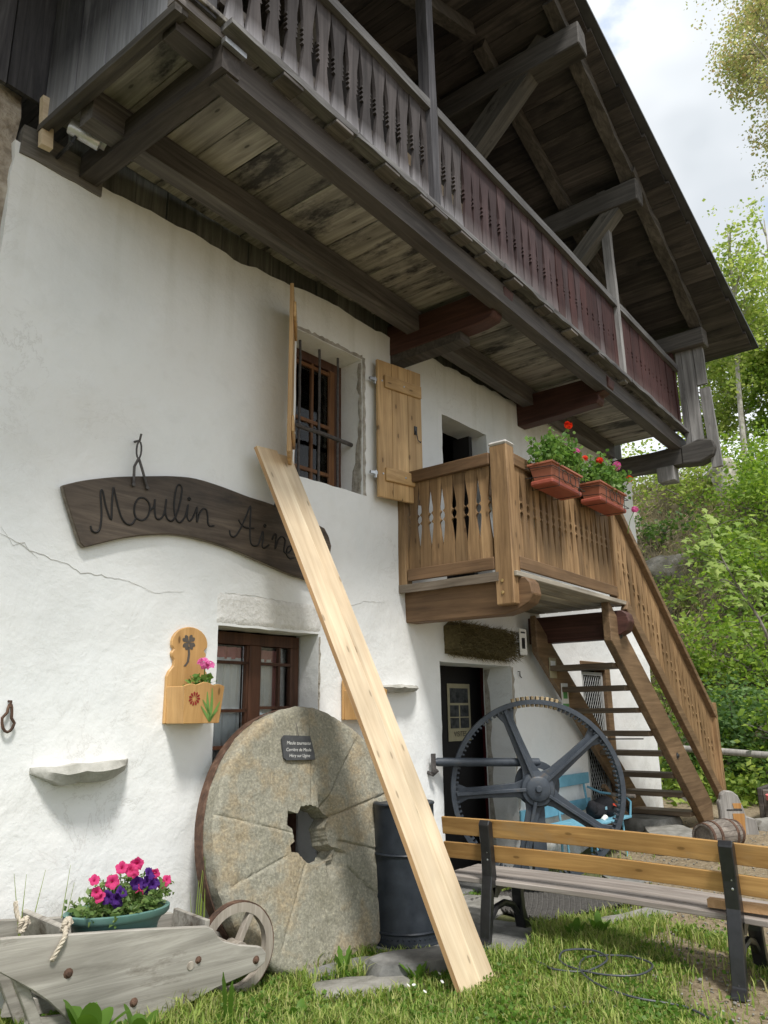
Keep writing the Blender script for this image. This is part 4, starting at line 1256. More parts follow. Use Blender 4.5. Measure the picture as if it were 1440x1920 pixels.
sign = empty("hanging_sign", wp(-1.03, .05, 2.6), "long dark arched wooden sign carved Moulin Ain, hanging from an iron hook", "sign")
outc = catmull(OUT[:10], 3)[:-1] + OUT[9:16] + catmull(OUT[16:26], 3)[:-1] + OUT[25:]
mb = MB(); mb.prism([wp(u, .05, z) for u, z in outc], WN * .045); bd = mk("board", mb, W_SIGN, sign, bevel=.006)
bd.data.materials.append(W_SIGN_EDGE)
for p in bd.data.polygons:
    if abs(p.normal.dot(WN)) < .5: p.material_index = 1
mb = MB()
for st_ in STROKES:
    mb.tube([wp(u, .0515, z) for u, z in catmull(st_, 4)], .0072, 5)
mk("carved_lettering", mb, BLACKMARK, sign)
for (hu, hz_) in ((-1.705, 3.40), (-.45, 3.5)):
    mb = MB(); mb.tube([wp(hu, -.02, hz_), wp(hu, .06, hz_ - .01), wp(hu, .075, hz_ + .035)], .008, 6); mk("wall_hook", mb, IRON_OLD, sign)
    mb = MB(); mb.tube([wp(hu + .018 * math.sin(a), .06, hz_ - .075 + .06 * math.cos(a)) for a in np.linspace(0, 2 * math.pi, 13)[:-1]], .006, 6, closed=True); mk("chain_link", mb, IRON_OLD, sign)
    for s in (-1, 1):
        mb = MB(); mb.tube([wp(hu, .065, hz_ - .135), wp(hu + .028 * s, .066, hz_ - .2), wp(hu + .052 * s + .03 * (hu < -1), .062, hz_ - .325)], .009, 6)
        c = wp(hu + .052 * s + .03 * (hu < -1), .06, hz_ - .325); mb.lathe([(0, .012), (.012, .01), (.014, 0)], c, -WN, WD, Vector((0, 0, 1)), 8)
        mk("strap", mb, IRON_OLD, sign)

# --- wall boxes with flowers --------------------------------------------
def leaf_quads(centres, size, up=None, elong=1.6, seed=0, jitter=.35, hang=0.0):
    r = np.random.default_rng(seed); n = len(centres); c = np.asarray(centres, float)
    d = r.normal(size=(n, 3)); d[:, 2] = d[:, 2] * .6 - hang; d /= np.linalg.norm(d, axis=1)[:, None]
    a = r.normal(size=(n, 3)); s = np.cross(d, a); s /= np.linalg.norm(s, axis=1)[:, None]
    nn = np.cross(d, s)
    L_ = size * (1 + jitter * r.uniform(-1, 1, n))[:, None]
    w = L_ / elong
    v = np.stack([c - d * L_ * .5, c + s * w * .5 + nn * L_ * .08, c + d * L_ * .5, c - s * w * .5 + nn * L_ * .08], 1).reshape(-1, 3)
    i = np.arange(n) * 4
    f = np.concatenate([np.stack([i, i + 1, i + 2], 1), np.stack([i, i + 2, i + 3], 1)])
    return v, f


def leaves_obj(name, centres, size, mat, parent=None, elong=1.6, seed=0, origin=None, hang=0.0, jitter=.35):
    v, f = leaf_quads(centres, size, None, elong, seed, jitter, hang)
    o = Vector(origin) if origin is not None else Vector(tuple(v.mean(0)))
    me = fast_mesh(name, v - np.array(o), f, mat)
    return link(bpy.data.objects.new(name, me), parent, o)


def blob(n, c, rad, seed=0, shell=.3):
    r = np.random.default_rng(seed)
    d = r.normal(size=(n, 3)); d /= np.linalg.norm(d, axis=1)[:, None]
    return np.array(c) + d * np.array(rad) * (r.uniform(shell, 1, n) ** (1 / 2.0))[:, None]


def petals(mb, c, nrm, r, n=5, cup=.3, rg=rng):
    """a flower of n round petals as separate islands"""
    c = Vector(c); nrm = Vector(nrm).normalized(); e1 = nrm.orthogonal().normalized(); e2 = nrm.cross(e1)
    a0 = rg.uniform(0, 6)
    for k in range(n):
        a = a0 + 2 * math.pi * k / n; hw_ = math.pi / n * 1.15
        pts = [c]
        for q, rr in ((-1, .62), (-.55, .95), (0, 1.02), (.55, .95), (1, .62)):
            b = a + q * hw_
            pts.append(c + (e1 * math.cos(b) + e2 * math.sin(b)) * (r * rr) + nrm * (r * cup * rr * (1 + .4 * math.sin(q * 5 + k))))
        mb.add(pts, [(0, 1, 2), (0, 2, 3), (0, 3, 4), (0, 4, 5)])


def umbel(mb, c, r, seed=0, n=14):
    rg = random.Random(seed)
    for k in range(n):
        d = Vector((rg.gauss(0, 1), rg.gauss(0, 1), rg.gauss(.3, .8))).normalized()
        petals(mb, Vector(c) + d * r * .6, d, r * .5, 5, .1, rg)


def wall_box(u, z, label, flower=True):
    b = empty("wall_planter", wp(u, 0, z), label, "planter", "wooden flower planters beside the low window")
    # back board with rounded top, clover cut-out is a dark recess piece
    prof = [(-.165, 0), (-.165, .30), (-.15, .335), (-.118, .37), (-.115, .41), (-.135, .435), (-.14, .455), (-.12, .48)]
    top = [(.145 * math.cos(a) + .003, .52 + .115 * math.sin(a)) for a in np.linspace(math.pi * 1.05, -math.pi * .05, 14)]
    poly = prof + top + [(-x, y) for x, y in reversed(prof)]
    mb = MB(); mb.prism([wp(u + x, .03, z + y) for x, y in poly], WN * .028); mk("back_board", mb, W_BOX, b, bevel=.005)
    # clover
    mb = MB()
    for k in range(4):
        a = math.pi / 4 + k * math.pi / 2 + .1
        pts = [wp(u - .01, .0325, z + .53)]
        for q in np.linspace(-1, 1, 9):
            rr = .062 * (1 - .35 * abs(q) ** 2 - .28 * math.exp(-(q * 4) ** 2)); b2 = a + q * .68
            pts.append(wp(u - .01 + rr * math.cos(b2), .0325, z + .53 + rr * math.sin(b2)))
        mb.add(pts, [(0, i, i + 1) for i in range(1, 9)])
    P = [(-.01, .50), (-.004, .45), (-.01, .40), (-.034, .37)]
    v = []
    for (x, y) in P: v += [wp(u + x - .009, .0325, z + y), wp(u + x + .009, .0325, z + y)]
    mb.add(v, [(2 * i, 2 * i + 1, 2 * i + 3, 2 * i + 2) for i in range(3)])
    mk("clover_cutout", mb, plain("clover_dark", (.10, .085, .07), rough=.8), b)
    # trough: sides flare towards the wall, scalloped front
    for s in (-1, 1):
        mb = MB(); mb.prism([wp(u + s * .155, .03, z), wp(u + s * .135, .19, z), wp(u + s * .15, .21, z + .235), wp(u + s * .165, .03, z + .235)], WD * (.018 * -s))
        mk("side_board", mb, W_BOX, b, bevel=.004)
    fp = [(-.14, 0), (.14, 0)] + [(.158 - .316 * t, .235 + .014 * abs(math.sin(t * math.pi * 3)) + (.012 if .3 < t < .7 else 0)) for t in np.linspace(0, 1, 19)]
    mb = MB(); mb.prism([wp(u + x, .19 + .022 * y / .235 + .012, z + y) for x, y in fp], WN * .018); fr = mk("front_board", mb, W_BOX, b, bevel=.003)
    mb = MB(); wbox(mb, u - .13, u + .13, .03, .18, z, z + .015); mk("bottom_board", mb, W_BOX, b)
    mb = MB(); wbox(mb, u - .14, u + .14, .035, .185, z + .18, z + .2); mk("soil", mb, SOIL, b)
    # painted red daisy and green stalks
    def fpnt(x, y, l=.0025): return wp(u + x, .19 + .022 * y / .235 + .012 + l, z + y)
    mb = MB()
    for k in range(11):
        a = 2 * math.pi * k / 11
        c0 = (-.075, .155)
        d = (math.cos(a), math.sin(a)); e = (-d[1], d[0])
        mb.add([fpnt(c0[0] + d[0] * .012, c0[1] + d[1] * .012), fpnt(c0[0] + d[0] * .036 + e[0] * .008, c0[1] + d[1] * .036 + e[1] * .008), fpnt(c0[0] + d[0] * .046, c0[1] + d[1] * .046), fpnt(c0[0] + d[0] * .036 - e[0] * .008, c0[1] + d[1] * .036 - e[1] * .008)], [(0, 1, 2, 3)])
    mk("painted_daisy", mb, plain("painted_red", (.30, .02, .02)), fr)
    mb = MB()
    for (x0, y0, x1, y1, x2, y2) in ((.06, .01, .03, .12, .02, .20), (.06, .01, .07, .12, .055, .225), (.06, .01, .10, .08, .13, .14), (.06, .01, .02, .07, -.02, .11), (.06, .01, .08, .06, .12, .085), (.06, .05, .03, .1, -.01, .15)):
        pv = []
        for t in np.linspace(0, 1, 7):
            x = (1 - t) ** 2 * x0 + 2 * t * (1 - t) * x1 + t * t * x2; y = (1 - t) ** 2 * y0 + 2 * t * (1 - t) * y1 + t * t * y2
            w = .010 * math.sin(math.pi * (.15 + .8 * t)) + .001
            pv += [fpnt(x - w, y), fpnt(x + w, y)]
        mb.add(pv, [(2 * i, 2 * i + 1, 2 * i + 3, 2 * i + 2) for i in range(6)])
    mk("painted_stalks", mb, plain("painted_green", (.16, .30, .07)), fr)
    if flower:
        g = empty("potted_geranium", wp(u + .0, .11, z + .2), "small pink geranium growing in the wooden planter with the clover cut-out", "plant")
        mb = MB(); r2 = random.Random(5)
        for k in range(12):
            x, o, y = r2.uniform(-.05, .10), .11 + r2.uniform(-.03, .05), r2.uniform(.02, .11)
            mb.tube([wp(u + .02, .11, z + .2), wp(u + x, o, z + .2 + y)], .003, 4)
        mb.tube([wp(u + .03, .12, z + .2), wp(u + .05, .14, z + .31), wp(u + .045, .15, z + .36)], .004, 5)
        mk("stem", mb, G_PELARG, g)
        c = np.array([wp(u + r2.uniform(-.07, .12), .13 + r2.uniform(-.04, .05), z + .21 + r2.uniform(0, .10)) for k in range(60)])
        tag(leaves_obj("foliage", c, .05, G_PELARG, g, 1.1, 3), kind='stuff')
        mb = MB()
        for k in range(16):
            d = Vector((r2.gauss(0, 1), r2.gauss(-.4, 1), r2.gauss(.2, .8))).normalized()
            petals(mb, wp(u + .045 + (.035 if k > 8 else -.015), .15, z + .385 - (.02 if k > 8 else 0)) + d * .032, d, .022, 5, .15, r2)
        mk("blossom", mb, F_ROSE, g)
    return b


wall_box(-1.20, 1.55, "varnished pine wall planter with painted red daisy, left of the low window")
wall_box(.47, 1.55, "pine wall planter mostly hidden behind the leaning plank", False)

# --- wall oddments --------------------------------------------------------
ring = empty("iron_ring", wp(-2.36, .02, 1.55), "rusty twisted iron ring hanging on the white wall at far left", "ring")
mb = MB(); mb.tube([wp(-2.355 + .028 * math.sin(a) * (1.3 if math.cos(a) < 0 else .5), .03, 1.60 + .075 * math.cos(a)) for a in np.linspace(0, 2 * math.pi, 17)[:-1]], .008, 6, closed=True)
mb.tube([wp(-2.355, .0, 1.69), wp(-2.355, .035, 1.69), wp(-2.355, .035, 1.66)], .007, 6); mk("loop", mb, RUST, ring)
mb = MB(); mb.tube([wp(3.07, 0, 2.02), wp(3.07, .03, 2.02), wp(3.07, .03, 1.97), wp(3.10, .03, 1.955)], .006, 6)
tag(mk("wall_hook", mb, IRON_BLK), "thin black iron hook in the wall right of the low door", "hook")
cc = empty("security_camera", wp(-2.40, .2, 5.25), "silver bullet security camera under the left end of the gallery", "camera")
p0, p1 = wp(-2.49, .27, 5.265), wp(-2.26, .36, 5.185); ax = (p1 - p0).normalized(); e1 = ax.orthogonal().normalized(); e2 = ax.cross(e1)
mb = MB(); mb.lathe([(0, 0), (.04, 0), (.045, .01), (.045, .19), (.041, .20), (.036, .195), (.033, .17), (0, .168)], p0, ax, e1, e2, 20); mk("body", mb, ALU, cc, smooth=True)
mb = MB(); mb.lathe([(.03, 0), (.0, .003)], p0 + ax * .170, ax, e1, e2, 16); mk("lens", mb, FIXBLACK, cc)
up = (Vector((0, 0, 1)) - ax * ax.z).normalized(); sd = ax.cross(up)
mb = MB(); mb.lathe([(.052, 0.0), (.052, .245), (.0545, .245), (.0545, 0)], p0, ax, up, sd, 14, -1.35, 1.35); mk("sunshield", mb, ALU, cc, smooth=True)
mb = MB(); mb.tube([p0 + ax * .06 - up * .045, p0 + ax * .06 - up * .09, wp(-2.44, .02, 5.20)], .012, 8); mk("mount", mb, FIXBLACK, cc)
mb = MB(); mb.obox(wp(-2.565, .10, 5.34), (.075, .05, .36), WM @ Matrix.Rotation(R(-4), 3, 'Y')); tag(mk("wood_offcut", mb, W_PINE), "short new pine block fixed at the top left wall corner", "wood block")
tag(mk("pale_board", MB().box(4.12, 5.25, 2.935, 2.965, 5.47, 5.90), W_PINE), "pale new boards standing behind the gallery balusters", "board")

# straw bundle over the low door
sb_ = empty("straw_bundle", wp(2.3, .15, 2.15), "bundle of straw hung under the landing above the low door", "straw")
mb = MB(); v = []
for i in range(13):
    for j in range(7):
        u = 1.74 + 1.12 * i / 12; a = j / 6
        v.append(wp(u, .0 + .17 * min(1, 3.2 * math.sin(a * math.pi)) * (.0 if i in (0, 12) else 1) + .02 * nz(u * 6, a * 4), 2.15 - .03 * i / 12 + .32 * a + .02 * nz(u * 7, a * 3, 2)))
mb.add(v, [(i * 7 + j, i * 7 + j + 1, (i + 1) * 7 + j + 1, (i + 1) * 7 + j) for i in range(12) for j in range(6)])
mk("core", mb, rough_mat("straw_core", [(.3, (.06, .048, .022)), (.7, (.19, .155, .075))], sc=40, bump=.8, dist=.01), sb_, smooth=True)
v = []; f = []
for k in range(5000):
    u = rng.uniform(1.74, 2.86); a = rng.uniform(0, 1) ** 1.3
    p = wp(u, .015 + .17 * min(1, 3.2 * math.sin(a * math.pi)), 2.15 - .03 * (u - 1.74) + .32 * a); l = rng.uniform(.03, .09)
    d = Vector((rng.gauss(0, 1), rng.gauss(-.6, .6), rng.gauss(-.6 if a < .2 else 0, .7))).normalized(); s_ = d.orthogonal().normalized() * .0035
    n = len(v); v += [p - s_, p + s_, p + d * l]; f.append((n, n + 1, n + 2))
o_ = link(bpy.data.objects.new("straws", fast_mesh("straws", [tuple(q - WL[sb_.name]) for q in v], f, STRAW)), sb_, WL[sb_.name]); tag(o_, kind='stuff')


def notice(name, c, along, upv, w, h, label, cat, mat=PAPER, parts=()):
    c = Vector(c); along = Vector(along).normalized(); upv = Vector(upv).normalized(); nn = along.cross(upv)
    M3 = Matrix((along, nn, upv)).transposed()
    mb = MB(); mb.obox(c, (w, .006, h), M3)
    r_ = empty(name, c - upv * h / 2, label, cat)
    mk("sheet", mb, mat, r_)
    for (pn, x, y, pw, ph, pm) in parts:
        m2 = MB(); m2.obox(c + along * (x * w) + upv * (y * h) + nn * .0045, (pw * w, .003, ph * h), M3); mk(pn, m2, pm, r_)
    return r_, nn


def text_mesh(s, size, mat, parent, c, along, upv, nn, shear=0.0, name="lettering"):
    cu = bpy.data.curves.new("t", 'FONT'); cu.body = s; cu.size = size; cu.align_x = 'CENTER'; cu.align_y = 'CENTER'; cu.shear = shear; cu.offset = -.0002
    ob = bpy.data.objects.new("t", cu); COL.objects.link(ob)
    bpy.context.view_layer.update()
    me = bpy.data.meshes.new_from_object(ob.evaluated_get(bpy.context.evaluated_depsgraph_get()))
    bpy.data.objects.remove(ob); bpy.data.curves.remove(cu)
    me.materials.clear(); me.materials.append(mat)
    o = bpy.data.objects.new(name, me)
    link(o, parent, c)
    o.rotation_euler = Matrix((Vector(along).normalized(), Vector(upv).normalized(), Vector(nn).normalized())).transposed().to_euler()
    return o


UPZ = Vector((0, 0, 1))
nt_, nn = notice("notice", wp(2.82, .24, 2.31), WD, UPZ, .14, .27, "small white notice on the dark beam beside the straw", "notice", PAPER, (("figure", 0, -.06, .45, .42, FIXBLACK), ("header", 0, .36, .6, .06, FIXBLACK)))
c = Vector((7.98, 3.79, 2.10)); dvec = Vector((1, 0, 0))
notice("notice", (7.93, 3.79, 2.06), (1, 0, 0), UPZ, .17, .22, "pale green-edged notice high on the inner stair stringer", "notice", PAPER_DIM, (("print", 0, .1, .7, .5, PAPER),))
notice("notice", (8.19, 3.79, 1.77), (1, 0, 0), UPZ, .17, .26, "white and green notice lower on the inner stair stringer", "notice", PAPER, (("print", 0, .1, .6, .5, GREENPRINT), ("band", 0, -.42, .9, .12, GREENPRINT)))
po, nn = notice("poster", wp(2.71, -.54, 1.60), WD, UPZ, .42, .60, "dim yellowed poster with dark photographs inside the low doorway", "poster", PAPER_DIM,
                (("photo", 0, .29, .8, .26, PHOTO_DARK), ("photo", -.22, .02, .38, .2, PHOTO_DARK), ("photo", .22, .02, .38, .2, PHOTO_DARK), ("photo", -.22, -.19, .38, .18, PHOTO_DARK), ("photo", .22, -.19, .38, .18, PHOTO_DARK)))
text_mesh("VISITES", .075, BLACKMARK, po, wp(2.71, -.533, 1.37), WD, UPZ, -WN)

# --- leaning plank --------------------------------------------------------
pb, pt = Vector((4.37, 2.70, .0)), Vector((3.905, 4.10, 3.60))
ax = (pt - pb).normalized(); wv_ = Vector((1, .02, 0)); wv_ = (wv_ - ax * wv_.dot(ax)).normalized(); nv = ax.cross(wv_)
m3 = Matrix((ax, wv_, nv)).transposed()
lp = empty("leaning_plank", pb, "long new pine plank leaning from the grass against the sign and wall", "plank")
Lp = (pt - pb).length; Wp = .385
for s, (a, b) in enumerate(((-.5, .1), (.1, .5))):
    l0 = -.02; mb = MB()
    # slightly skewed foot so that the end sits flat on the ground
    n_ = 14; vs_ = []
    for q_ in range(n_ + 1):
        t_ = q_ / n_; lon = (Lp - (.03 if s else 0)) * t_; bw_ = -.018 * math.sin(math.pi * t_) + .003 * nz(t_ * 6, s); e0 = .0025 * nz(t_ * 9, 3 + s); e1_ = .0025 * nz(t_ * 9, 7 + s)
        for (yy_, zz_) in ((a * Wp + e0, 0), (b * Wp + e1_ - .001, 0), (b * Wp + e1_ - .001, .036 - .004 * s), (a * Wp + e0, .036 - .004 * s)): vs_.append((lon, yy_, zz_ + bw_))
    mb.add(vs_, [(0, 1, 2, 3), tuple(n_ * 4 + k for k in (3, 2, 1, 0))] + [(i * 4 + k, i * 4 + 4 + k, i * 4 + 4 + (k + 1) % 4, i * 4 + (k + 1) % 4) for i in range(n_) for k in range(4)])
    me = to_mesh("board", mb, W_PINE, bevel=.003)
    me.materials.append(W_PINE_EDGE)
    for p in me.polygons:
        if abs(p.normal.z) < .5 and abs(p.normal.y) > .5: p.material_index = 1
    o = inst("board", me, lp, pb); o.rotation_euler = m3.to_euler()

# --- millstone -------------------------------------------------------------
MC = Vector((4.185, 3.85, .80)); MR = .872; tilt = R(11)
mn = (-WN * math.cos(tilt) + UPZ * math.sin(tilt)).normalized()      # front normal: leans back
e1 = WD; e2 = mn.cross(e1); e2 = -e2 if e2.z < 0 else e2
ms = empty("millstone", MC - UPZ * .82, "big round gritstone millstone with a broken eye leaning against the wall", "millstone")
mb = MB(); NR = 40
HOLE = [(-0.259, 0.173), (-0.173, 0.143), (-0.14, 0.186), (-0.051, 0.191), (0.013, 0.172), (0.071, 0.143), (0.133, 0.087), (0.085, 0.034), (0.095, -0.082), (0.154, -0.12), (0.12, -0.184), (0.049, -0.185), (-0.042, -0.217), (-0.145, -0.168), (-0.218, -0.097), (-0.267, -0.09), (-0.269, -0.043), (-0.234, -0.026), (-0.24, 0.056), (-0.284, 0.083)]
FURROW = [((.071, .143), (.50, .60)), ((.149, .093), (.83, .21)), ((.207, -.073), (.83, -.255)), ((.25, -.25), (.64, -.58)), ((-.252, .031), (-.86, .21)), ((-.313, -.109), (-.85, -.24)), ((-.157, -.181), (-.46, -.70)), ((-.027, .2), (.06, .84)), ((-.05, -.22), (.05, -.83))]
NA = 420
HC = (-.08, .0)
def seg_hit(a):
    """distance from the hole centre to the broken outline along angle a"""
    dx_, dy_ = math.cos(a), math.sin(a); best = None
    for (x0, y0), (x1, y1) in zip(HOLE, HOLE[1:] + HOLE[:1]):
        ax_, ay_ = x0 - HC[0], y0 - HC[1]; bx_, by_ = x1 - x0, y1 - y0; den = dx_ * by_ - dy_ * bx_
        if abs(den) < 1e-9: continue
        t_ = (ax_ * by_ - ay_ * bx_) / den; u_ = (ax_ * dy_ - ay_ * dx_) / den
        if t_ > 0 and -1e-6 <= u_ <= 1 + 1e-6 and (best is None or t_ > best): best = t_
    return (best or .2) + .006 * nz(math.cos(a) * 9, math.sin(a) * 9, 1)
def rim_r(a):
    r = MR * (1 + .006 * nz(math.cos(a) * 3, math.sin(a) * 3, 2) + .006 * nz(math.cos(a) * 14, math.sin(a) * 14, 3) + .004 * nz(math.cos(a) * 40, math.sin(a) * 40, 3))
    for c_, d_, w_ in ((5.30, -.05, .12), (4.95, .03, .15), (1.15, .02, .2), (.25, .018, .06), (5.9, .02, .1)):
        q = math.atan2(math.sin(a - c_), math.cos(a - c_)); r -= d_ * math.exp(-(q / w_) ** 2)
    return r
def face_h(x, y, t_):
    h = .006 * nz(x * 6, y * 6, 1) + .004 * nz(x * 18, y * 18, 4) + .012 * nz(x * 2, y * 2, 8)
    for k, ((x0, y0), (x1, y1)) in enumerate(FURROW):
        bx_, by_ = x1 - x0, y1 - y0; l2 = bx_ * bx_ + by_ * by_; u_ = max(0, min(1, ((x - x0) * bx_ + (y - y0) * by_) / l2))
        q = math.hypot(x - x0 - bx_ * u_, y - y0 - by_ * u_)
        h -= (.013 if k < 4 else .008) * math.exp(-(q / .007) ** 2)
        side = ((x - x0) * by_ - (y - y0) * bx_) / math.sqrt(l2)
        if 0 < u_ < 1 and 0 < side < .11: h -= (.007 if k < 4 else .003) * (1 - side / .11)
    h -= .02 * smooth01((t_ - .95) / .05) ** 2
    # chipped, sloping break on the right lip of the eye
    if x > .03: h -= .06 * smooth01(1 - t_ / .22) * smooth01((x - .03) / .05)
    return h
v = []
for k in range(NA):
    a = 2 * math.pi * k / NA; ro = rim_r(a); hi = seg_hit(a)
    ix, iy = HC[0] + hi * math.cos(a), HC[1] + hi * math.sin(a); ox, oy = ro * math.cos(a), ro * math.sin(a)
    for j in range(NR + 1):
        t_ = j / NR; x, y = ix + (ox - ix) * t_, iy + (oy - iy) * t_
        v.append(MC + e1 * x + e2 * y + mn * face_h(x, y, t_))
    for dp in (.035, .08, .125):
        w_ = 1.004 + .012 * nz(math.cos(a) * 9, math.sin(a) * 9, dp * 30); v.append(MC + e1 * (ox * w_) + e2 * (oy * w_) - mn * dp)
    v.append(MC + e1 * ox + e2 * oy - mn * .19)
    for dp in (.19, .14, .095, .05, .02):
        w_ = 1 + .5 * nz(math.cos(a) * 3, math.sin(a) * 3, dp * 14) * (.15 + dp); v.append(MC + e1 * (HC[0] + (ix - HC[0]) * w_) + e2 * (HC[1] + (iy - HC[1]) * w_) - mn * dp)
st_n = NR + 1 + 3 + 1 + 5
f = []
for k in range(NA):
    k2 = (k + 1) % NA
    for j in range(st_n):
        j2 = (j + 1) % st_n
        f.append((k * st_n + j, k * st_n + j2, k2 * st_n + j2, k2 * st_n + j))
mb.add(v, f)
mk("stone", mb, MILLSTONE, ms, smooth=True)
mb = MB(); mb.lathe([(MR * 1.008, -.20), (MR * 1.016, -.20), (MR * 1.017, -.12), (MR * 1.009, -.118)], MC, mn, e1, e2, 72, R(100), R(250), wob=lambda a, j: 1 + .004 * nz(a * 5, j)); mk("iron_band", mb, RUST, ms)
# slate plaque hung on the stone
sl_c = MC + e1 * (-.115) + e2 * .575 + mn * .022
plq = empty("slate_plaque", sl_c - UPZ * .09, "small dark slate plaque with white handwriting hung on the millstone", "plaque")
tl = R(-3); s1 = e1 * math.cos(tl) + e2 * math.sin(tl); s2 = -e1 * math.sin(tl) + e2 * math.cos(tl)
poly = [(-.145, -.07), (-.12, -.085), (.15, -.08), (.15, -.04), (.135, .02), (.12, .085), (-.13, .085), (-.155, .06)]
mb = MB(); mb.prism([sl_c + s1 * x + s2 * y for x, y in poly], -mn * .012); mk("slate", mb, SLATE, plq)
for (tx, yy, sz, dx) in (("Meule tournante", .032, .034, 0), ("Carrière de Meule", -.014, .032, -.005), ("Héry sur Ugine", -.054, .032, .0)):
    text_mesh(tx, sz, CHALK, plq, sl_c + s2 * yy + s1 * dx + mn * .0025, s1, s2, mn, .25)
mb = MB(); mb.tube([sl_c + s2 * .08 + mn * .004, sl_c + s2 * .17 - s1 * .01 + mn * .0], .0025, 5); mk("wire", mb, IRON_OLD, plq)

# --- riveted black tub -----------------------------------------------------
tc_ = Vector((4.93, 3.66, -.02))
tub = empty("riveted_tub", tc_, "black riveted iron tub standing behind the leaning plank", "tub")
mb = MB(); mb.lathe([(.0, .96), (.20, .96), (.215, .97), (.225, .96), (.225, .90), (.23, .6), (.245, .3), (.275, .10), (.285, .06), (.30, .05), (.305, .0)], tc_, UPZ, (1, 0, 0), (0, 1, 0), 48); mk("body", mb, TUBBLK, tub, smooth=True)
for z_, r_ in ((.96, .224), (.62, .232), (.12, .275)):
    mb = MB(); mb.tube([tc_ + Vector((r_ * math.cos(a), r_ * math.sin(a), z_)) for a in np.linspace(0, 2 * math.pi, 41)[:-1]], .010, 6, closed=True); mk("hoop", mb, TUBBLK, tub, smooth=True)
mb = MB()
for k in range(44):
    a = 2 * math.pi * k / 44; d = Vector((math.cos(a), math.sin(a), 0)); mb.lathe([(0, .008), (.006, .006), (.0085, 0)], tc_ + d * .277 + UPZ * .085, (d + UPZ * .3).normalized(), (-d.y, d.x, 0) if True else 0, UPZ, 6)
mk("rivets", mb, TUBBLK, tub)

# --- wheelbarrow -----------------------------------------------------------
BA = R(-10); BO = Vector((3.4, 3.55, 0)); BD = Vector((math.cos(BA), math.sin(BA), 0)); BN = Vector((-math.sin(BA), math.cos(BA), 0))
BM = Matrix((BD, BN, Vector((0, 0, 1)))).transposed()
def bp(s_, d_, z_): return BO + BD * s_ + BN * d_ + Vector((0, 0, z_))
bar = empty("wooden_wheelbarrow", bp(-.75, .2, .1), "bleached old wooden wheelbarrow used as a planter beside the millstone", "wheelbarrow")
side = [(-1.95, .655), (-1.449, .615), (-1.116, .573), (-.75, .53), (-.366, .477), (-.332, .458), (-.30, .415), (-.261, .384), (-.157, .346), (-.014, .311), (.024, .27), (.015, .223), (-.045, .194), (-.301, .160), (-.49, .115), (-.70, .10), (-.911, .12), (-1.06, .155), (-1.135, .235), (-1.20, .30), (-1.282, .366), (-1.433, .469), (-1.95, .55)]
BW = .42
def side_obj(d_):
    mb = MB(); mb.prism([(x, 0, z) for x, z in side], (0, .035, 0))
    o = inst("side_board", to_mesh("side_board", mb, W_BARROW, bevel=.005), bar, bp(0, d_, 0)); o.rotation_euler = (0, 0, BA)
side_obj(0); side_obj(BW)
def xboard(s0, z0, s1, z1, nm, th=.03, skew=0.0):
    d = Vector((s1 - s0, 0, z1 - z0)); n_ = (BD * -d.z + UPZ * d.x).normalized() * th
    m2 = MB(); m2.prism([bp(s0, .037, z0), bp(s0 - skew, BW - .002, z0 + skew * .4), bp(s1 - skew, BW - .002, z1 + skew * .4), bp(s1, .037, z1)], n_); mk(nm, m2, W_BARROW, bar, bevel=.004)
xboard(-1.02, .20, -1.11, .60, "head_board", skew=.09)
xboard(-.36, .16, -.33, .50, "front_board")
xboard(-1.02, .20, -.70, .13, "floor_board")
xboard(-.69, .13, -.37, .16, "floor_board")
for (x, z, r_) in ((-1.118, .403, .016), (-.416, .322, .013), (-.772, .20, .015), (-.047, .249, .015)):
    mb = MB(); mb.lathe([(0, .014), (r_ * .7, .012), (r_, .004), (r_ * 1.5, 0)], bp(x, 0, z), -BN, BD, UPZ, 10); mk("rusty_bolt", mb, RUST, bar)
mb = MB(); mb.lathe([(0, .004), (.02, .004), (.022, 0)], bp(-.462, 0, .303), -BN, BD, UPZ, 12); mk("wooden_plug", mb, W_BARROWZ, bar)
# wheel with four spokes
wc = bp(-.085, .16, .285); wr = .245
mb = MB(); mb.lathe([(wr - .05, -.025), (wr, -.025), (wr, .025), (wr - .05, .025), (wr - .05, -.025)], wc, BN, BD, UPZ, 40, wob=lambda a, j: 1 + .012 * nz(math.cos(a) * 3, math.sin(a) * 3)); wh = mk("wheel", mb, W_BARROWZ, bar, smooth=True)
mb = MB(); mb.lathe([(wr + .001, -.022), (wr + .008, -.022), (wr + .008, .022), (wr + .001, .022)], wc, BN, BD, UPZ, 40); mk("iron_tyre", mb, RUST, wh)
for k in range(4):
    a = R(62 + 90 * k); d = BD * math.cos(a) + UPZ * math.sin(a)
    mb = MB(); mb.beam(wc + d * .02, wc + d * (wr - .045), .035, .045, up=tuple(BN)); mk("spoke", mb, W_BARROWZ, wh, bevel=.004)
mb = MB(); mb.tube([wc - BN * .06, wc + BN * .06], .045, 14); mb.tube([wc - BN * .155, wc + BN * .28], .012, 8); mk("hub", mb, W_BARROWZ, wh)
for d_ in (.06, BW - .04):
    mb = MB(); mb.beam(bp(-1.15, d_, .02), bp(-1.35, d_, .46), .05, .05, up=tuple(BN)); mk("leg", mb, W_BARROW, bar, bevel=.004)
    mb = MB(); mb.beam(bp(-1.28, d_, .20), bp(-.95, d_, .15), .03, .07); mk("leg_stay", mb, W_BARROW, bar)
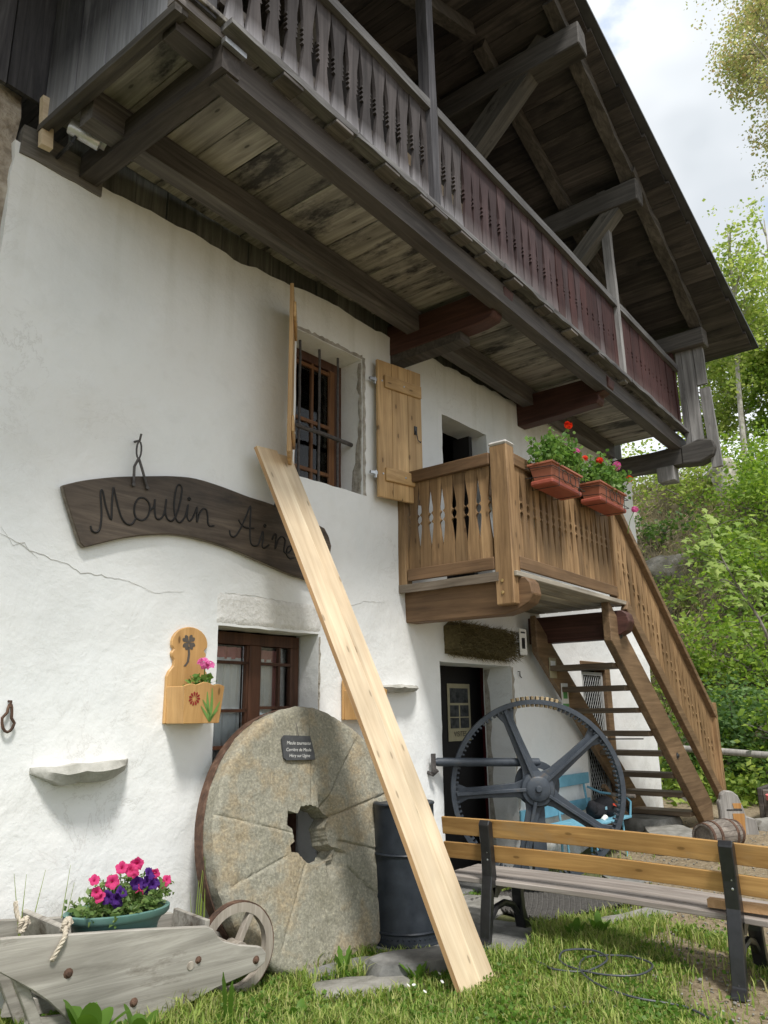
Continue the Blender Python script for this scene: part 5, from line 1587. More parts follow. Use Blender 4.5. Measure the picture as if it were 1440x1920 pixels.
def rope(pts, r=.012, n=60):
    p = catmull([tuple(q) for q in pts], 10)
    v_ = [Vector(q) for q in p]; mb = MB()
    for ph in (0, 2.09, 4.19):
        strand = []
        for i, q in enumerate(v_):
            t = (v_[min(i + 1, len(v_) - 1)] - v_[max(i - 1, 0)]).normalized(); u_ = t.orthogonal().normalized() if abs(t.y) > .9 else t.cross(Vector((0, 1, 0))).normalized(); w_ = t.cross(u_)
            a = i * .55 + ph; strand.append(q + (u_ * math.cos(a) + w_ * math.sin(a)) * r * .5)
        mb.tube(strand, r * .55, 5)
    return mb
rp = rope([bp(-1.208, -.012, .479), bp(-1.18, -.018, .53), bp(-1.155, -.014, .575), bp(-1.14, .02, .60), bp(-1.12, .05, .595), bp(-1.10, .09, .60)], .012)
k_ = rope([bp(-1.12 + .025 * math.cos(a), .07 + .035 * math.sin(a * 1.3), .605 + .02 * math.sin(a * 2)) for a in np.linspace(0, 9, 14)], .012)
rp.add(k_.v, k_.f); mk("rope", rp, ROPE, bar, smooth=True)
rp = rope([bp(-1.30, .30, .70), bp(-1.29, .28, .64), bp(-1.27, .26, .60)], .012)
k_ = rope([bp(-1.27 + .025 * math.cos(a), .24 + .03 * math.sin(a * 1.3), .60 + .025 * math.sin(a * 2)) for a in np.linspace(0, 9, 14)], .012); rp.add(k_.v, k_.f); mk("rope", rp, ROPE, bar, smooth=True)
# green bowl with petunias
pc = bp(-.79, .22, .40)
pot = empty("green_flower_bowl", pc, "oval green plastic bowl of petunias standing in the wheelbarrow", "flower pot")
mb = MB(); mb.lathe([(0, 0), (.19, 0), (.215, .06), (.225, .11), (.222, .112), (.25, .155), (.27, .16), (.285, .175), (.288, .20), (.275, .205), (.26, .20), (.25, .17), (0, .17)], pc, UPZ, (.98, -.17, -.02), (.12, .68, 0), 48); mk("bowl", mb, POTGREEN, pot, smooth=True)
pet = empty("petunias", pc + UPZ * .17, "pink and dark purple petunias flowering in the green bowl", "flowers")
r2 = random.Random(21); stems = MB(); tops = []
for k in range(70):
    a = r2.uniform(0, 6.28); q = math.sqrt(r2.uniform(0, 1))
    b0 = pc + Vector((.18 * q * math.cos(a), .13 * q * math.sin(a), .17)); h = r2.uniform(.06, .2) * (1.15 - .5 * q)
    t0 = b0 + Vector((.10 * q * math.cos(a) + r2.gauss(0, .02), .07 * q * math.sin(a), h)); tops.append(t0)
    stems.tube([b0, b0.lerp(t0, .5) + Vector((r2.gauss(0, .01), r2.gauss(0, .01), .01)), t0], .003, 4, caps=False)
mk("stems", stems, G_PETUN, pet)
cen = []
for k in range(1500):
    t0 = r2.choice(tops); s_ = r2.uniform(.1, 1); b0 = pc + Vector(((t0.x - pc.x) * .7, (t0.y - pc.y) * .7, .17)); p = b0.lerp(t0, s_)
    cen.append(p + Vector((r2.gauss(0, .02), r2.gauss(0, .018), r2.gauss(0, .012))))
tag(leaves_obj("foliage", np.array(cen), .042, G_PETUN, pet, 1.9, 4), kind='stuff')
THROAT_P = plain("pale_pink_throat", (.50, .16, .28), rough=.8); THROAT_D = plain("black_violet_throat", (.012, .004, .03), rough=.8)
def petunia(c, nrm, r_, nm, mat):
    mb = MB(); c = Vector(c); nrm = Vector(nrm).normalized(); e_1 = nrm.orthogonal().normalized(); e_2 = nrm.cross(e_1); ph = r2.uniform(0, 6)
    prof = [(.002, -r_ * 1.1), (r_ * .12, -r_ * .7), (r_ * .2, -r_ * .25), (r_ * .5, 0), (r_ * .8, r_ * .10), (r_, r_ * .04)]
    vs = []; n_ = 30
    for k in range(n_):
        a = 2 * math.pi * k / n_
        for j, (rr_, h_) in enumerate(prof):
            w_ = 1 + (j > 3) * (.10 * math.sin(a * 5 + ph) + .06 * math.sin(a * 13 + ph * 2)); hh = h_ + (j > 3) * r_ * (.10 * math.sin(a * 9 + ph) + .12 * math.sin(a * 3 + ph * 3)) * (j - 3) * .6
            vs.append(c + nrm * hh + (e_1 * math.cos(a) + e_2 * math.sin(a)) * (rr_ * w_))
    mb.add(vs, [(k * 6 + j, ((k + 1) % n_) * 6 + j, ((k + 1) % n_) * 6 + j + 1, k * 6 + j + 1) for k in range(n_) for j in range(5)])
    o = mk("blossom", mb, mat, pet, smooth='all')
    o.data.materials.append(THROAT_P if mat is F_PINK else THROAT_D)
    for p in o.data.polygons:
        if (p.center + WL[o.name] - c).length < r_ * .30: p.material_index = 1
PX = [(-.24, .36, 'p'), (-.13, .34, 'p'), (-.07, .40, 'p'), (-.02, .385, 'p'), (.025, .41, 'p'), (.0, .37, 'p'), (-.22, .30, 'p'), (-.20, .275, 'p'), (.16, .345, 'p'), (.26, .30, 'p'), (.235, .28, 'p'), (.04, .285, 'p'),
      (-.09, .29, 'd'), (-.11, .26, 'd'), (-.16, .27, 'd'), (-.085, .235, 'd'), (.08, .32, 'd'), (.055, .305, 'd'), (.10, .355, 'd'), (.12, .30, 'd'), (.165, .295, 'd'), (.12, .255, 'd'), (.03, .315, 'd')]
for (x, z, kx) in PX:
    petunia(pc + Vector((x * .92, -.08 - .05 * r2.random() - .06 * (.3 - abs(x)), z + .02 - x * .03)), (r2.gauss(-.55, .4), r2.gauss(-.75, .2), r2.gauss(.35, .25)), r2.uniform(.026, .036), "b", F_PINK if kx == 'p' else F_PURPLE)

# --- park bench --------------------------------------------------------------
bench = empty("park_bench", (5.4, 2.2, 0), "long park bench with varnished back slats, grey seat and black iron legs seen from behind", "bench")
def bow(y): return .0 + .035 * math.sin((y - .6) / 2.9 * math.pi)       # boards sag a little
def slat(nm, x, z, w, h, mat, lean=0.0, ys=(.55, 3.50)):
    n_ = 10; mb = MB(); v_ = []
    for i in range(n_ + 1):
        y = ys[0] + (ys[1] - ys[0]) * i / n_
        xx = x + bow(y) * 1.2; zz = z + .018 * math.sin((y - .6) / 2.9 * math.pi) + .014 * (y - 3.3)
        for (a, b) in ((-.5, -.5), (.5, -.5), (.5, .5), (-.5, .5)): v_.append((xx + a * w + b * h * lean, y, zz + b * h))
    f_ = [(0, 1, 2, 3), tuple(n_ * 4 + q for q in (3, 2, 1, 0))]
    for i in range(n_):
        for q in range(4): f_.append((i * 4 + q, i * 4 + 4 + q, i * 4 + 4 + (q + 1) % 4, i * 4 + (q + 1) % 4))
    mb.add(v_, f_); return mk(nm, mb, mat, bench, bevel=.004)
slat("back_slat", 5.215, .76, .032, .125, W_BENCH, -.12)
slat("back_slat", 5.235, .585, .032, .115, W_BENCH, -.12)
for i, x in enumerate((5.255, 5.385, 5.515, 5.645)): slat("seat_slat", x, .395 + .004 * (i == 1), .114, .035, W_BSEAT)
for y in (3.10, 1.42):
    r_ = Matrix.Identity(3)
    def P(x, z): return (x, y - .042, z)
    # rear leg and back upright in one casting, front leg, arch between
    lg = MB(); lg.prism([P(5.165, .83), P(5.21, .815), P(5.225, .60), P(5.24, .45), P(5.235, .40), P(5.19, .30), P(5.165, .15), P(5.135, .03), P(5.16, .0), P(5.04, .0), P(5.065, .03), P(5.10, .05), P(5.12, .2), P(5.145, .35), P(5.165, .45), P(5.165, .60), P(5.145, .80)], (0, .084, 0)); mk("leg", lg, IRON_BLK, bench, bevel=.006)
    lg = MB(); lg.prism([P(5.59, .375), P(5.64, .375), P(5.635, .30), P(5.65, .16), P(5.70, .05), P(5.735, .03), P(5.735, .0), P(5.62, .0), P(5.63, .03), P(5.60, .12), P(5.585, .25)], (0, .084, 0)); mk("leg", lg, IRON_BLK, bench, bevel=.006)
    lg = MB(); lg.prism([P(5.17, .375), P(5.66, .375), P(5.66, .345), P(5.30, .345), P(5.24, .30), P(5.19, .31)], (0, .084, 0)); mk("seat_bearer", lg, IRON_BLK, bench)
    lg = MB(); lg.tube([(5.12, y, .05), (5.17, y, .15), (5.28, y, .225), (5.40, y, .235), (5.52, y, .20), (5.60, y, .13)], .024, 8); mk("arch_stay", lg, IRON_BLK, bench, smooth=True)
    for z in (.785, .735, .61, .56):
        mb = MB(); mb.lathe([(0, .012), (.008, .010), (.011, 0)], (5.165 if z > .7 else 5.175, y + (.012 if int(z * 1000) % 2 else -.012), z), (-1, 0, 0), (0, 1, 0), (0, 0, 1), 8); mk("bolt", mb, ZINC, bench)
mb = MB(); mb.box(5.28, 5.345, 1.20, 1.60, .415, .465); tag(mk("wood_block", mb, W_PINE_EDGE, None, bevel=.003), "short pine batten lying on the grey bench seat", "wood block")

# --- rubber mat ----------------------------------------------------------------
MP = [Vector((5.83, 3.02, .012)), Vector((6.86, 2.66, .012)), Vector((7.05, 3.62, .012)), Vector((6.05, 3.82, .012))]
def matp(a, b): return (MP[0] * (1 - a) + MP[1] * a) * (1 - b) + (MP[3] * (1 - a) + MP[2] * a) * b
NM = 32
mt_ = empty("rubber_mat", (MP[0] + MP[2]) / 2, "black woven rubber doormat on the ground behind the bench", "mat")
mb = MB(); mb.prism([(p.x, p.y, .022) for p in MP], (0, 0, .010)); mk("backing", mb, plain("mat_backing", (.012, .011, .010), rough=.8), mt_)
mb = MB()
for i in range(NM + 1):
    for sgn in (0, 1):
        pts = []
        for q in range(NM * 2 + 1):
            t = q / (NM * 2); p = matp(t, i / NM) if sgn else matp(i / NM, t)
            pts.append((p.x, p.y, .034 + (.012 if (q // 2 + i + sgn) % 2 == 0 else 0)))
        mb.tube(pts, .0085, 5, caps=False)
tag(mk("woven_strips", mb, RUBBER, mt_), kind='stuff')

# --- big iron gear wheel ----------------------------------------------------------
GC = Vector((6.66, 3.42, .915))
gn = Vector((-.80, -.60, 0)).normalized()
g1 = Vector((-gn.y, gn.x, 0)) * -1
g1 = g1 if g1.x > 0 else -g1
g2 = UPZ; GR = .79
gw = empty("iron_gear_wheel", GC - UPZ * .9, "big blue-black iron gear wheel with five spokes and wooden teeth near the door", "gear wheel")
def gp(r, a, h): return GC + g1 * (r * math.cos(a)) + g2 * (r * math.sin(a)) + gn * h
mb = MB(); mb.lathe([(GR - .042, -.045), (GR, -.045), (GR, .055), (GR - .042, .055), (GR - .042, -.045)], GC, gn, g1, g2, 96); rim = mk("rim", mb, IRON, gw, smooth=True)
NT = 110
tmb = MB(); tmb.obox((0, 0, 0), (.018, .075, .034), Matrix.Identity(3))
tooth_i = to_mesh("tooth", tmb, IRON, bevel=.002); 
tmb2 = MB(); tmb2.obox((0, 0, 0), (.026, .080, .045), Matrix.Identity(3))
tooth_w = to_mesh("wooden_tooth", tmb2, GEARWOOD, bevel=.003)
for k in range(NT):
    a = 2 * math.pi * (k + .5) / NT; d = g1 * math.cos(a) + g2 * math.sin(a); t_ = -g1 * math.sin(a) + g2 * math.cos(a)
    M4 = Matrix((t_, gn, d)).transposed()
    wood_t = R(72) < a < R(104)
    o = inst("wooden_tooth" if wood_t else "tooth", tooth_w if wood_t else tooth_i, rim, GC + d * ((GR + .008) if wood_t else (GR - .052)) - gn * .0)
    o.rotation_euler = M4.to_euler()
    if wood_t:
        o = inst("wooden_tooth", tooth_w, rim, GC + d * (GR - .052)); o.rotation_euler = M4.to_euler(); o.scale = (1, .8, .6)
for k in range(5):
    a = R(111 + 72 * k)
    d = g1 * math.cos(a) + g2 * math.sin(a); t_ = -g1 * math.sin(a) + g2 * math.cos(a)
    mb = MB()
    def sp(r, w, h): return GC + d * r + t_ * w + gn * h
    # cross-shaped spoke, flared at both ends
    pr = [(.10, .095), (.20, .062), (.45, .052), (.64, .050), (.72, .085), (GR - .04, .13)]
    poly = [sp(r, w, .012) for r, w in pr] + [sp(r, -w, .012) for r, w in reversed(pr)]
    mb.prism(poly, -gn * .03)
    mb.beam(sp(.10, 0, .03), sp(GR - .05, 0, .03), .03, .07, up=tuple(gn))
    mk("spoke", mb, IRON, gw, bevel=.004)
mb = MB(); mb.lathe([(0, .10), (.022, .10), (.03, .09), (.032, .075), (.10, .075), (.112, .065), (.115, .055), (.145, .05), (.155, .035), (.155, -.06), (0, -.06)], GC, gn, g1, g2, 40); mk("hub", mb, IRON, gw, smooth=True)
mb = MB(); mb.lathe([(.14, -.16), (.20, -.16), (.205, -.13), (.195, -.12), (.195, -.10), (.205, -.09), (.14, -.09)], GC + g1 * .02 + g2 * .03, gn, g1, g2, 40); mk("pulley", mb, IRON, gw, smooth=True)
sh_ = GC - gn * .12 + g2 * .22
mb = MB(); mb.tube([wp(1.45, .05, 1.165), wp(1.50, .06, 1.165), sh_ + g1 * .05], [.02, .038, .038], 14); mk("shaft", mb, IRON, gw, smooth=True)
mb = MB(); mb.tube([wp(1.44, .06, 1.08), wp(1.44, .06, 1.24)], .022, 10); mb.tube([wp(1.44, -.02, 1.08), wp(1.44, .05, 1.06), wp(1.46, .09, 1.10)], .018, 8); mk("wall_bearing", mb, IRON_OLD, gw)
mb = MB(); mb.beam(GC - UPZ * .12 - gn * .1, GC - UPZ * .9 - gn * .1, .12, .16, up=tuple(gn)); mk("stand", mb, IRON, gw)

# --- blue bench and the black cap and bag on it -------------------------------------------
bb = empty("blue_bench", wp(3.6, .3, 0), "pale blue metal bench against the wall behind the gear wheel", "bench")
for (o0, o1) in ((.14, .27), (.29, .42), (.44, .56)):
    mb = MB(); wbox(mb, 2.85, 4.42, o0, o1, .43, .455); mk("seat_slat", mb, BLUE, bb, bevel=.004)
for (z0, z1) in ((.78, .90), (.50, .62)):
    mb = MB(); wbox(mb, 2.85, 4.40, .06, .085, z0, z1); mk("back_slat", mb, BLUE, bb, bevel=.004)
for u in (3.0, 3.62, 4.3):
    mb = MB(); mb.tube([wp(u, .10, .0), wp(u, .10, .45), wp(u, .05, .86)], .014, 8); mb.tube([wp(u, .52, 0), wp(u, .50, .43), wp(u, .12, .43)], .014, 8); mk("leg", mb, BLUE, bb, smooth=True)
mb = MB(); mb.tube([wp(4.38, .06, .74), wp(4.42, .20, .68), wp(4.42, .50, .66), wp(4.42, .56, .60), wp(4.42, .54, .44)], .013, 8); mk("armrest", mb, BLUE, bb, smooth=True)
mb = MB(); mb.tube([wp(4.42, .34, .665), wp(4.42, .62, .66)], .021, 10); mk("arm_grip", mb, W_BARREL, bb, smooth=True)
def lump(name, c, rad, mat, parent, seed=0, n=16, m=10, amp=.2):
    mb = MB(); v_ = []
    for j in range(m + 1):
        ph = math.pi * j / m
        for i in range(n):
            a = 2 * math.pi * i / n; d = Vector((math.sin(ph) * math.cos(a), math.sin(ph) * math.sin(a), math.cos(ph)))
            s_ = 1 + amp * nz(d.x * 1.7 + seed, d.y * 1.7, d.z * 1.7) + amp * .4 * nz(d.x * 5, d.y * 5 + seed, d.z * 5)
            v_.append(Vector(c) + Vector((d.x * rad[0] * s_, d.y * rad[1] * s_, d.z * rad[2] * s_)))
    mb.add(v_, [(j * n + i, j * n + (i + 1) % n, (j + 1) * n + (i + 1) % n, (j + 1) * n + i) for j in range(m) for i in range(n)])
    return mk(name, mb, mat, parent, smooth='all')
bag = empty("black_bag", wp(4.12, .35, .455), "crumpled black cloth bag with a red mark lying on the blue bench", "bag")
lump("bundle", wp(4.20, .35, .55), (.15, .13, .11), BLACKCLOTH, bag, 3)
lump("flap", wp(3.98, .35, .53), (.13, .11, .085), BLACKCLOTH, bag, 8)
lump("flap", wp(3.88, .36, .57), (.05, .06, .08), BLACKCLOTH, bag, 5)
mb = MB(); mb.obox(wp(4.16, .487, .585), (.075, .006, .022), WM @ Matrix.Rotation(R(15), 3, 'Y')); mk("red_mark", mb, plain("red_print", (.55, .06, .03)), bag)
mb = MB(); mb.obox(wp(3.99, .465, .565), (.04, .006, .03), WM); mk("blue_mark", mb, plain("blue_print", (.25, .45, .55)), bag)
tag(mk("white_cup", MB().lathe([(0, 0), (.02, 0), (.03, .07), (.028, .07), (.019, .004)], wp(3.86, .47, .456), (.9, -.2, .35), (0, 1, 0), (-.3, 0, .9), 16), PAPER, smooth=True), "tiny white cup lying on the blue bench beside the bag", "cup")

# --- geranium boxes on the landing rail -----------------------------------------------------
def gerbox(x0, x1, zt, label, plab, seed):
    y0, y1 = 2.70, 2.92
    b = empty("window_box", ((x0 + x1) / 2, 2.82, zt - .2), label, "flower box", "terracotta flower boxes on the landing rail")
    mb = MB(); t_ = .018
    out = [(x0 + .03, y0 + .03, zt - .155), (x1 - .03, y0 + .03, zt - .155), (x1 - .03, y1 - .03, zt - .155), (x0 + .03, y1 - .03, zt - .155)]
    top = [(x0, y0, zt - .02), (x1, y0, zt - .02), (x1, y1, zt - .02), (x0, y1, zt - .02)]
    mb.add(out + top, [(0, 3, 2, 1), (0, 1, 5, 4), (1, 2, 6, 5), (2, 3, 7, 6), (3, 0, 4, 7)])
    for (a, b2, c, d) in ((x0 - .015, x1 + .015, y0 - .015, y0 + .006), (x0 - .015, x1 + .015, y1 - .006, y1 + .015), (x0 - .015, x0 + .006, y0 + .006, y1 - .006), (x1 - .006, x1 + .015, y0 + .006, y1 - .006)): mb.box(a, b2, c, d, zt - .02, zt)
    mk("box", mb, TERRACOTTA, b, bevel=.003)
    mb = MB(); mb.box(x0 + .0, x1 - .0, y0 + .0, y1 - .0, zt - .205, zt - .157)
    mk("drip_tray", mb, TERRACOTTA2, b, bevel=.012)
    mb = MB(); mb.box(x0 + .008, x1 - .008, y0 + .008, y1 - .008, zt - .06, zt - .03); mk("soil", mb, SOIL, b)
    mb = MB()
    for x in (x0 + .10, x1 - .10):
        mb.tube([(x, y1 + .03, zt - .0), (x, y1 + .03, zt - .21), (x, y0 - .012, zt - .215), (x, y0 - .022, zt - .04)], .004, 5)
    for s_ in (0, 1):
        cx_ = x0 + (x1 - x0) * (.40 + .25 * s_)
        mb.tube([(cx_ + .06 * math.sin(a), y0 - .012, zt - .10 + .06 * math.cos(a)) for a in np.linspace(0, 6.28, 14)], .0035, 5)
    for z in (zt - .06, zt - .15): mb.tube([(x0 - .02, y1 + .03, z + .02), (x0 - .022, y0 - .02, z), (x1 + .022, y0 - .02, z), (x1 + .02, y1 + .03, z + .02)], .004, 5)
    mk("wire_bracket", mb, IRON_BLK, b)
    g = empty("geraniums", ((x0 + x1) / 2, 2.82, zt - .03), plab, "flowers", "geraniums on the landing")
    r3 = random.Random(seed); tops = []; sm = MB()
    for k in range(70):
        bx = r3.uniform(x0 + .04, x1 - .02); by = r3.uniform(y0 + .03, y1 - .03)
        h = r3.uniform(.08, .36); t0 = Vector((bx + r3.gauss(.08, .10), by + r3.gauss(0, .06), zt + h - .03)); tops.append((Vector((bx, by, zt - .03)), t0))
        sm.tube([(bx, by, zt - .04), (bx + (t0.x - bx) * .3, by + (t0.y - by) * .4, zt + h * .55), t0], .0042, 4, caps=False)
    mk("stems", sm, G_PELARG, g)
    cen = []
    for k in range(1900):
        a, b2 = r3.choice(tops); t_ = r3.uniform(.25, 1.05); p = a.lerp(b2, t_); cen.append(p + Vector((r3.gauss(0, .035), r3.gauss(0, .03), r3.gauss(0, .025))))
    tag(leaves_obj("foliage", np.array(cen), .05, G_PELARG, g, 1.12, seed), kind='stuff')
    return g
g1_ = gerbox(5.90, 6.52, 3.73, "terracotta flower box nearest the corner post of the landing", "geraniums in the box nearest the landing corner post", 31)
g2_ = gerbox(6.98, 7.66, 3.80, "terracotta flower box nearest the stair end of the landing", "geraniums in the box nearest the stair", 37)
for (g, c, m_, r_) in ((g1_, (6.42, 2.74, 4.22), F_RED, .05), (g1_, (6.55, 2.74, 3.98), F_ROSE, .05), (g1_, (6.80, 2.76, 3.99), F_RED, .04), (g2_, (7.13, 2.74, 4.05), F_RED, .045), (g2_, (7.55, 2.72, 4.10), F_ROSE, .055), (g2_, (7.48, 2.70, 4.06), F_ROSE, .05), (g2_, (7.95, 2.74, 4.05), F_RED, .05), (g2_, (7.8, 2.66, 3.66), F_ROSE, .045)):
    mb = MB(); umbel(mb, c, r_, int(c[0] * 100)); mk("blossom", mb, m_, g)
    mb = MB(); mb.tube([Vector(c), Vector(c) + Vector((-.04, .05, -.12)), Vector(c) + Vector((-.06, .08, -.26))], .004, 4, caps=False); mk("flower_stalk", mb, G_PELARG, g)

# --- barrel, carved post, trough, log rail ---------------------------------------------------
bc = Vector((9.05, 2.54, .30)); bax = Vector((.93, -.36, 0)).normalized(); be1 = Vector((-bax.y, bax.x, 0))
brl = empty("old_barrel", bc - UPZ * .17, "small weathered wooden barrel lying on its side behind the bench", "barrel")
NS = 18
for k in range(NS):
    mb = MB(); mb.lathe([(.108, -.26), (.128, -.26), (.148, -.12), (.153, 0), (.148, .12), (.128, .26), (.108, .26)], bc, bax, be1, UPZ, 2, 2 * math.pi * k / NS + .01, 2 * math.pi * (k + 1) / NS - .01)
    mk("stave", mb, W_BARREL, brl, origin=bc)
for h, r_ in ((-.24, .134), (-.13, .149), (.13, .149), (.24, .134)):
    mb = MB(); mb.lathe([(r_ - .006, -.018), (r_ + .004, -.018), (r_ + .004, .018), (r_ - .006, .018)], bc + bax * h, bax, be1, UPZ, 36); mk("hoop", mb, RUST, brl)
for s in (-1, 1):
    mb = MB(); mb.lathe([(0, 0), (.118, 0)], bc + bax * (.235 * s), bax, be1, UPZ, 24); mk("head", mb, W_BARREL, brl)
cpst = empty("carved_post", (9.75, 2.55, .2), "weathered grey carved wooden head board with an amber inset behind the barrel", "carving")
prof = [(-.15, 0), (.27, 0), (.24, .22), (.14, .25), (.12, .34), (.075, .47), (.02, .52), (-.06, .525), (-.11, .49), (-.125, .43), (-.15, .40), (-.14, .30)]
dx = Vector((.55, -.83, 0)).normalized(); nx = Vector((-.83, -.55, 0))
mb = MB(); mb.prism([Vector((9.75, 2.55, .16)) + dx * x + UPZ * y for x, y in prof], nx * -.10); mk("board", mb, W_STUMP, cpst, bevel=.012)
AMBER = wood("amber_wood", (.36, .17, .05), (.52, .28, .10), 'Z', sc=10, var=.1)
for (x0, x1, y0, y1) in ((-.0, .11, .06, .28), (.01, .09, .335, .39)):
    mb = MB(); mb.prism([Vector((9.75, 2.55, .16)) + dx * x + UPZ * y + nx * .006 for x, y in ((x0, y0), (x1, y0), (x1 + .01, y1), (x0 - .01, y1))], nx * -.01); mk("inset", mb, AMBER, cpst)
mb = MB(); mb.prism([Vector((9.75, 2.55, .16)) + dx * x + UPZ * y + nx * .004 for x, y in ((-.07, .312), (.10, .312), (.10, .325), (-.07, .325))], nx * -.008); mk("slot", mb, BLACKMARK, cpst)
tr = empty("water_trough", (11.5, 2.2, .2), "dark old wooden water trough beyond the barrel at right", "trough")
for (x0, x1, y0, y1, z0, z1) in ((11.0, 12.1, 1.2, 1.26, .2, .62), (11.0, 12.1, 2.5, 2.56, .2, .62), (11.0, 11.06, 1.26, 2.5, .2, .60), (12.04, 12.1, 1.26, 2.5, .2, .62), (11.06, 12.04, 1.26, 2.5, .2, .26)):
    mb = MB(); mb.box(x0, x1, y0, y1, z0, z1); mk("board", mb, W_GREY_Y, tr, bevel=.01)
mb = MB(); mb.tube([(11.0, 2.42, .5), (10.85, 2.38, .5)], .03, 8); mb.tube([(10.85, 2.38, .5), (10.84, 2.38, .56)], .05, 10); mk("tap", mb, plain("pink_plastic", (.62, .16, .16)), tr)
fr_ = empty("log_rail", (12.5, 3.0, .2), "grey round log rail in front of the green slope at right", "fence")
mb = MB(); mb.tube([(12.5, 4.1, 1.02), (12.52, 3.4, .985), (12.5, 2.8, .945), (12.5, 1.8, .91), (12.5, .2, .88)], .05, 10); mk("rail", mb, W_STUMP, fr_, smooth=True)
for y in (4.0, 1.6, .0): mb = MB(); mb.tube([(12.58, y, .1), (12.58, y, 1.1)], .06, 10); mk("rail_post", mb, W_STUMP, fr_, smooth=True)

# --- garden cable -----------------------------------------------------------------------------
def gpt(x, y, h=.012): return (x, y, ground_z(x, y) + h)
pts = [gpt(5.05, 3.12), gpt(4.98, 2.95), gpt(5.0, 2.75), gpt(4.9, 2.55), gpt(4.8, 2.42, .03), gpt(4.88, 2.25, .03), gpt(5.1, 2.2, .05), gpt(5.2, 2.35, .06), gpt(5.1, 2.5, .05), gpt(4.92, 2.42, .03), gpt(4.85, 2.15, .04), gpt(4.95, 1.95, .04), gpt(5.2, 1.95, .04), gpt(5.3, 2.15, .04), gpt(5.15, 2.35, .03), gpt(4.9, 2.3, .03), gpt(4.7, 2.1, .03), gpt(4.62, 1.85, .03), gpt(4.7, 1.6, .02), gpt(4.55, 1.4, .02)]
mb = MB(); mb.tube([(q[0], q[1], q[2] + .018) for q in catmull(pts, 6)], .0062, 6); tag(mk("electric_cable", mb, CABLE, smooth=True), "grey electric cable looped in the grass in front of the bench", "cable")
tag(mk("cable_tail", MB().tube(catmull([gpt(4.25, 2.25, .02), gpt(4.3, 2.1, .03), gpt(4.45, 2.05, .03), gpt(4.5, 1.9, .02)], 6), .009, 6), CABLE, smooth=True), "short end of grey cable lying in the foreground grass", "cable")


# --- stone slabs --------------------------------------------------------------------------------
def slab(name, c, rx, ry, h, rot, label, seed, mat=STONE_GREY, group="stone slabs at the foot of the wall"):
    mb = MB(); n_ = 22; v_ = []; z0 = ground_z(c[0], c[1])
    rr = random.Random(seed)
    for ring_, (s_, zz) in enumerate(((1.0, -.08), (1.03, h * .45), (.93, h), (.5, h + .006), (0, h + .008))):
        for k in range(n_):
            a = 2 * math.pi * k / n_; w_ = (1 + .16 * nz(math.cos(a) * 1.4 + seed, math.sin(a) * 1.4) + .07 * nz(math.cos(a) * 4, math.sin(a) * 4 + seed)) * s_
            x_, y_ = rx * w_ * math.copysign(abs(math.cos(a)) ** .7, math.cos(a)), ry * w_ * math.copysign(abs(math.sin(a)) ** .7, math.sin(a))
            v_.append((c[0] + x_ * math.cos(rot) - y_ * math.sin(rot), c[1] + x_ * math.sin(rot) + y_ * math.cos(rot), z0 + zz + .012 * nz(x_ * 6 + seed, y_ * 6)))
    mb.add(v_, [(j * n_ + k, j * n_ + (k + 1) % n_, (j + 1) * n_ + (k + 1) % n_, (j + 1) * n_ + k) for j in range(4) for k in range(n_)])
    return tag(mk(name, mb, mat, smooth=True), label, "stone", group)
slab("stone_slab", (4.42, 3.19), .36, .15, .10, R(-28), "long grey slab with a raised edge left of the plank foot", 1)
slab("stone_slab", (3.95, 3.27), .30, .15, .03, R(-40), "flat pale slab sunk in the grass before the millstone", 4, STONE_PALE)
slab("stone_slab", (4.15, 3.58), .30, .10, .03, R(-15), "narrow grey slab under the foot of the millstone", 6)
slab("stone_slab", (5.05, 3.62), .55, .35, .02, R(-10), "broad flat slab under the black tub", 9)
slab("stone_slab", (5.35, 3.15), .42, .26, .02, R(20), "flat grey slab under the left legs of the bench", 12)
slab("stone_slab", (5.85, 3.70), .50, .26, .05, R(0), "worn stone step between tub and doormat", 15, STONE_PALE)
slab("stone_slab", (6.55, 2.50), .62, .09, .035, R(-19), "narrow stone kerb along the near edge of the doormat", 17, STONE_PALE)
slab("stone_slab", (6.4, 3.3), .72, .55, -.004, R(-15), "flat stone paving beneath the doormat", 18, STONE_PALE)
slab("rough_stone", (9.3, 3.15), .45, .28, .12, R(20), "pale rough block left of the lying barrel", 20, STONE_PALE)
slab("rough_stone", (9.9, 3.55), .40, .30, .12, R(0), "pale block at the foot of the stair stringer", 22, STONE_PALE)
slab("rough_stone", (10.6, 2.0), .60, .25, .10, R(-60), "pale block between the carved post and the trough", 25, STONE_PALE)
slab("rough_stone", (8.2, 3.1), .50, .30, .03, R(0), "low slab beneath the big gear wheel", 26, STONE_GREY)

# ================================================================== vegetation
SLABS = [((4.42, 3.19), .36, .15, R(-28)), ((3.95, 3.27), .30, .15, R(-40)), ((4.15, 3.58), .30, .10, R(-15)), ((5.05, 3.62), .55, .35, R(-10)), ((5.35, 3.15), .42, .26, R(20)), ((5.85, 3.70), .5, .26, 0), ((6.55, 2.50), .62, .09, R(-19)), ((6.4, 3.3), .72, .55, R(-15))]


def on_slab(x, y):
    for (c, a, b, r_) in SLABS:
        dx_, dy_ = x - c[0], y - c[1]; u_ = dx_ * math.cos(r_) + dy_ * math.sin(r_); v_ = -dx_ * math.sin(r_) + dy_ * math.cos(r_)
        if (abs(u_) / a) ** 3 + (abs(v_) / b) ** 3 < .95: return True
    return False


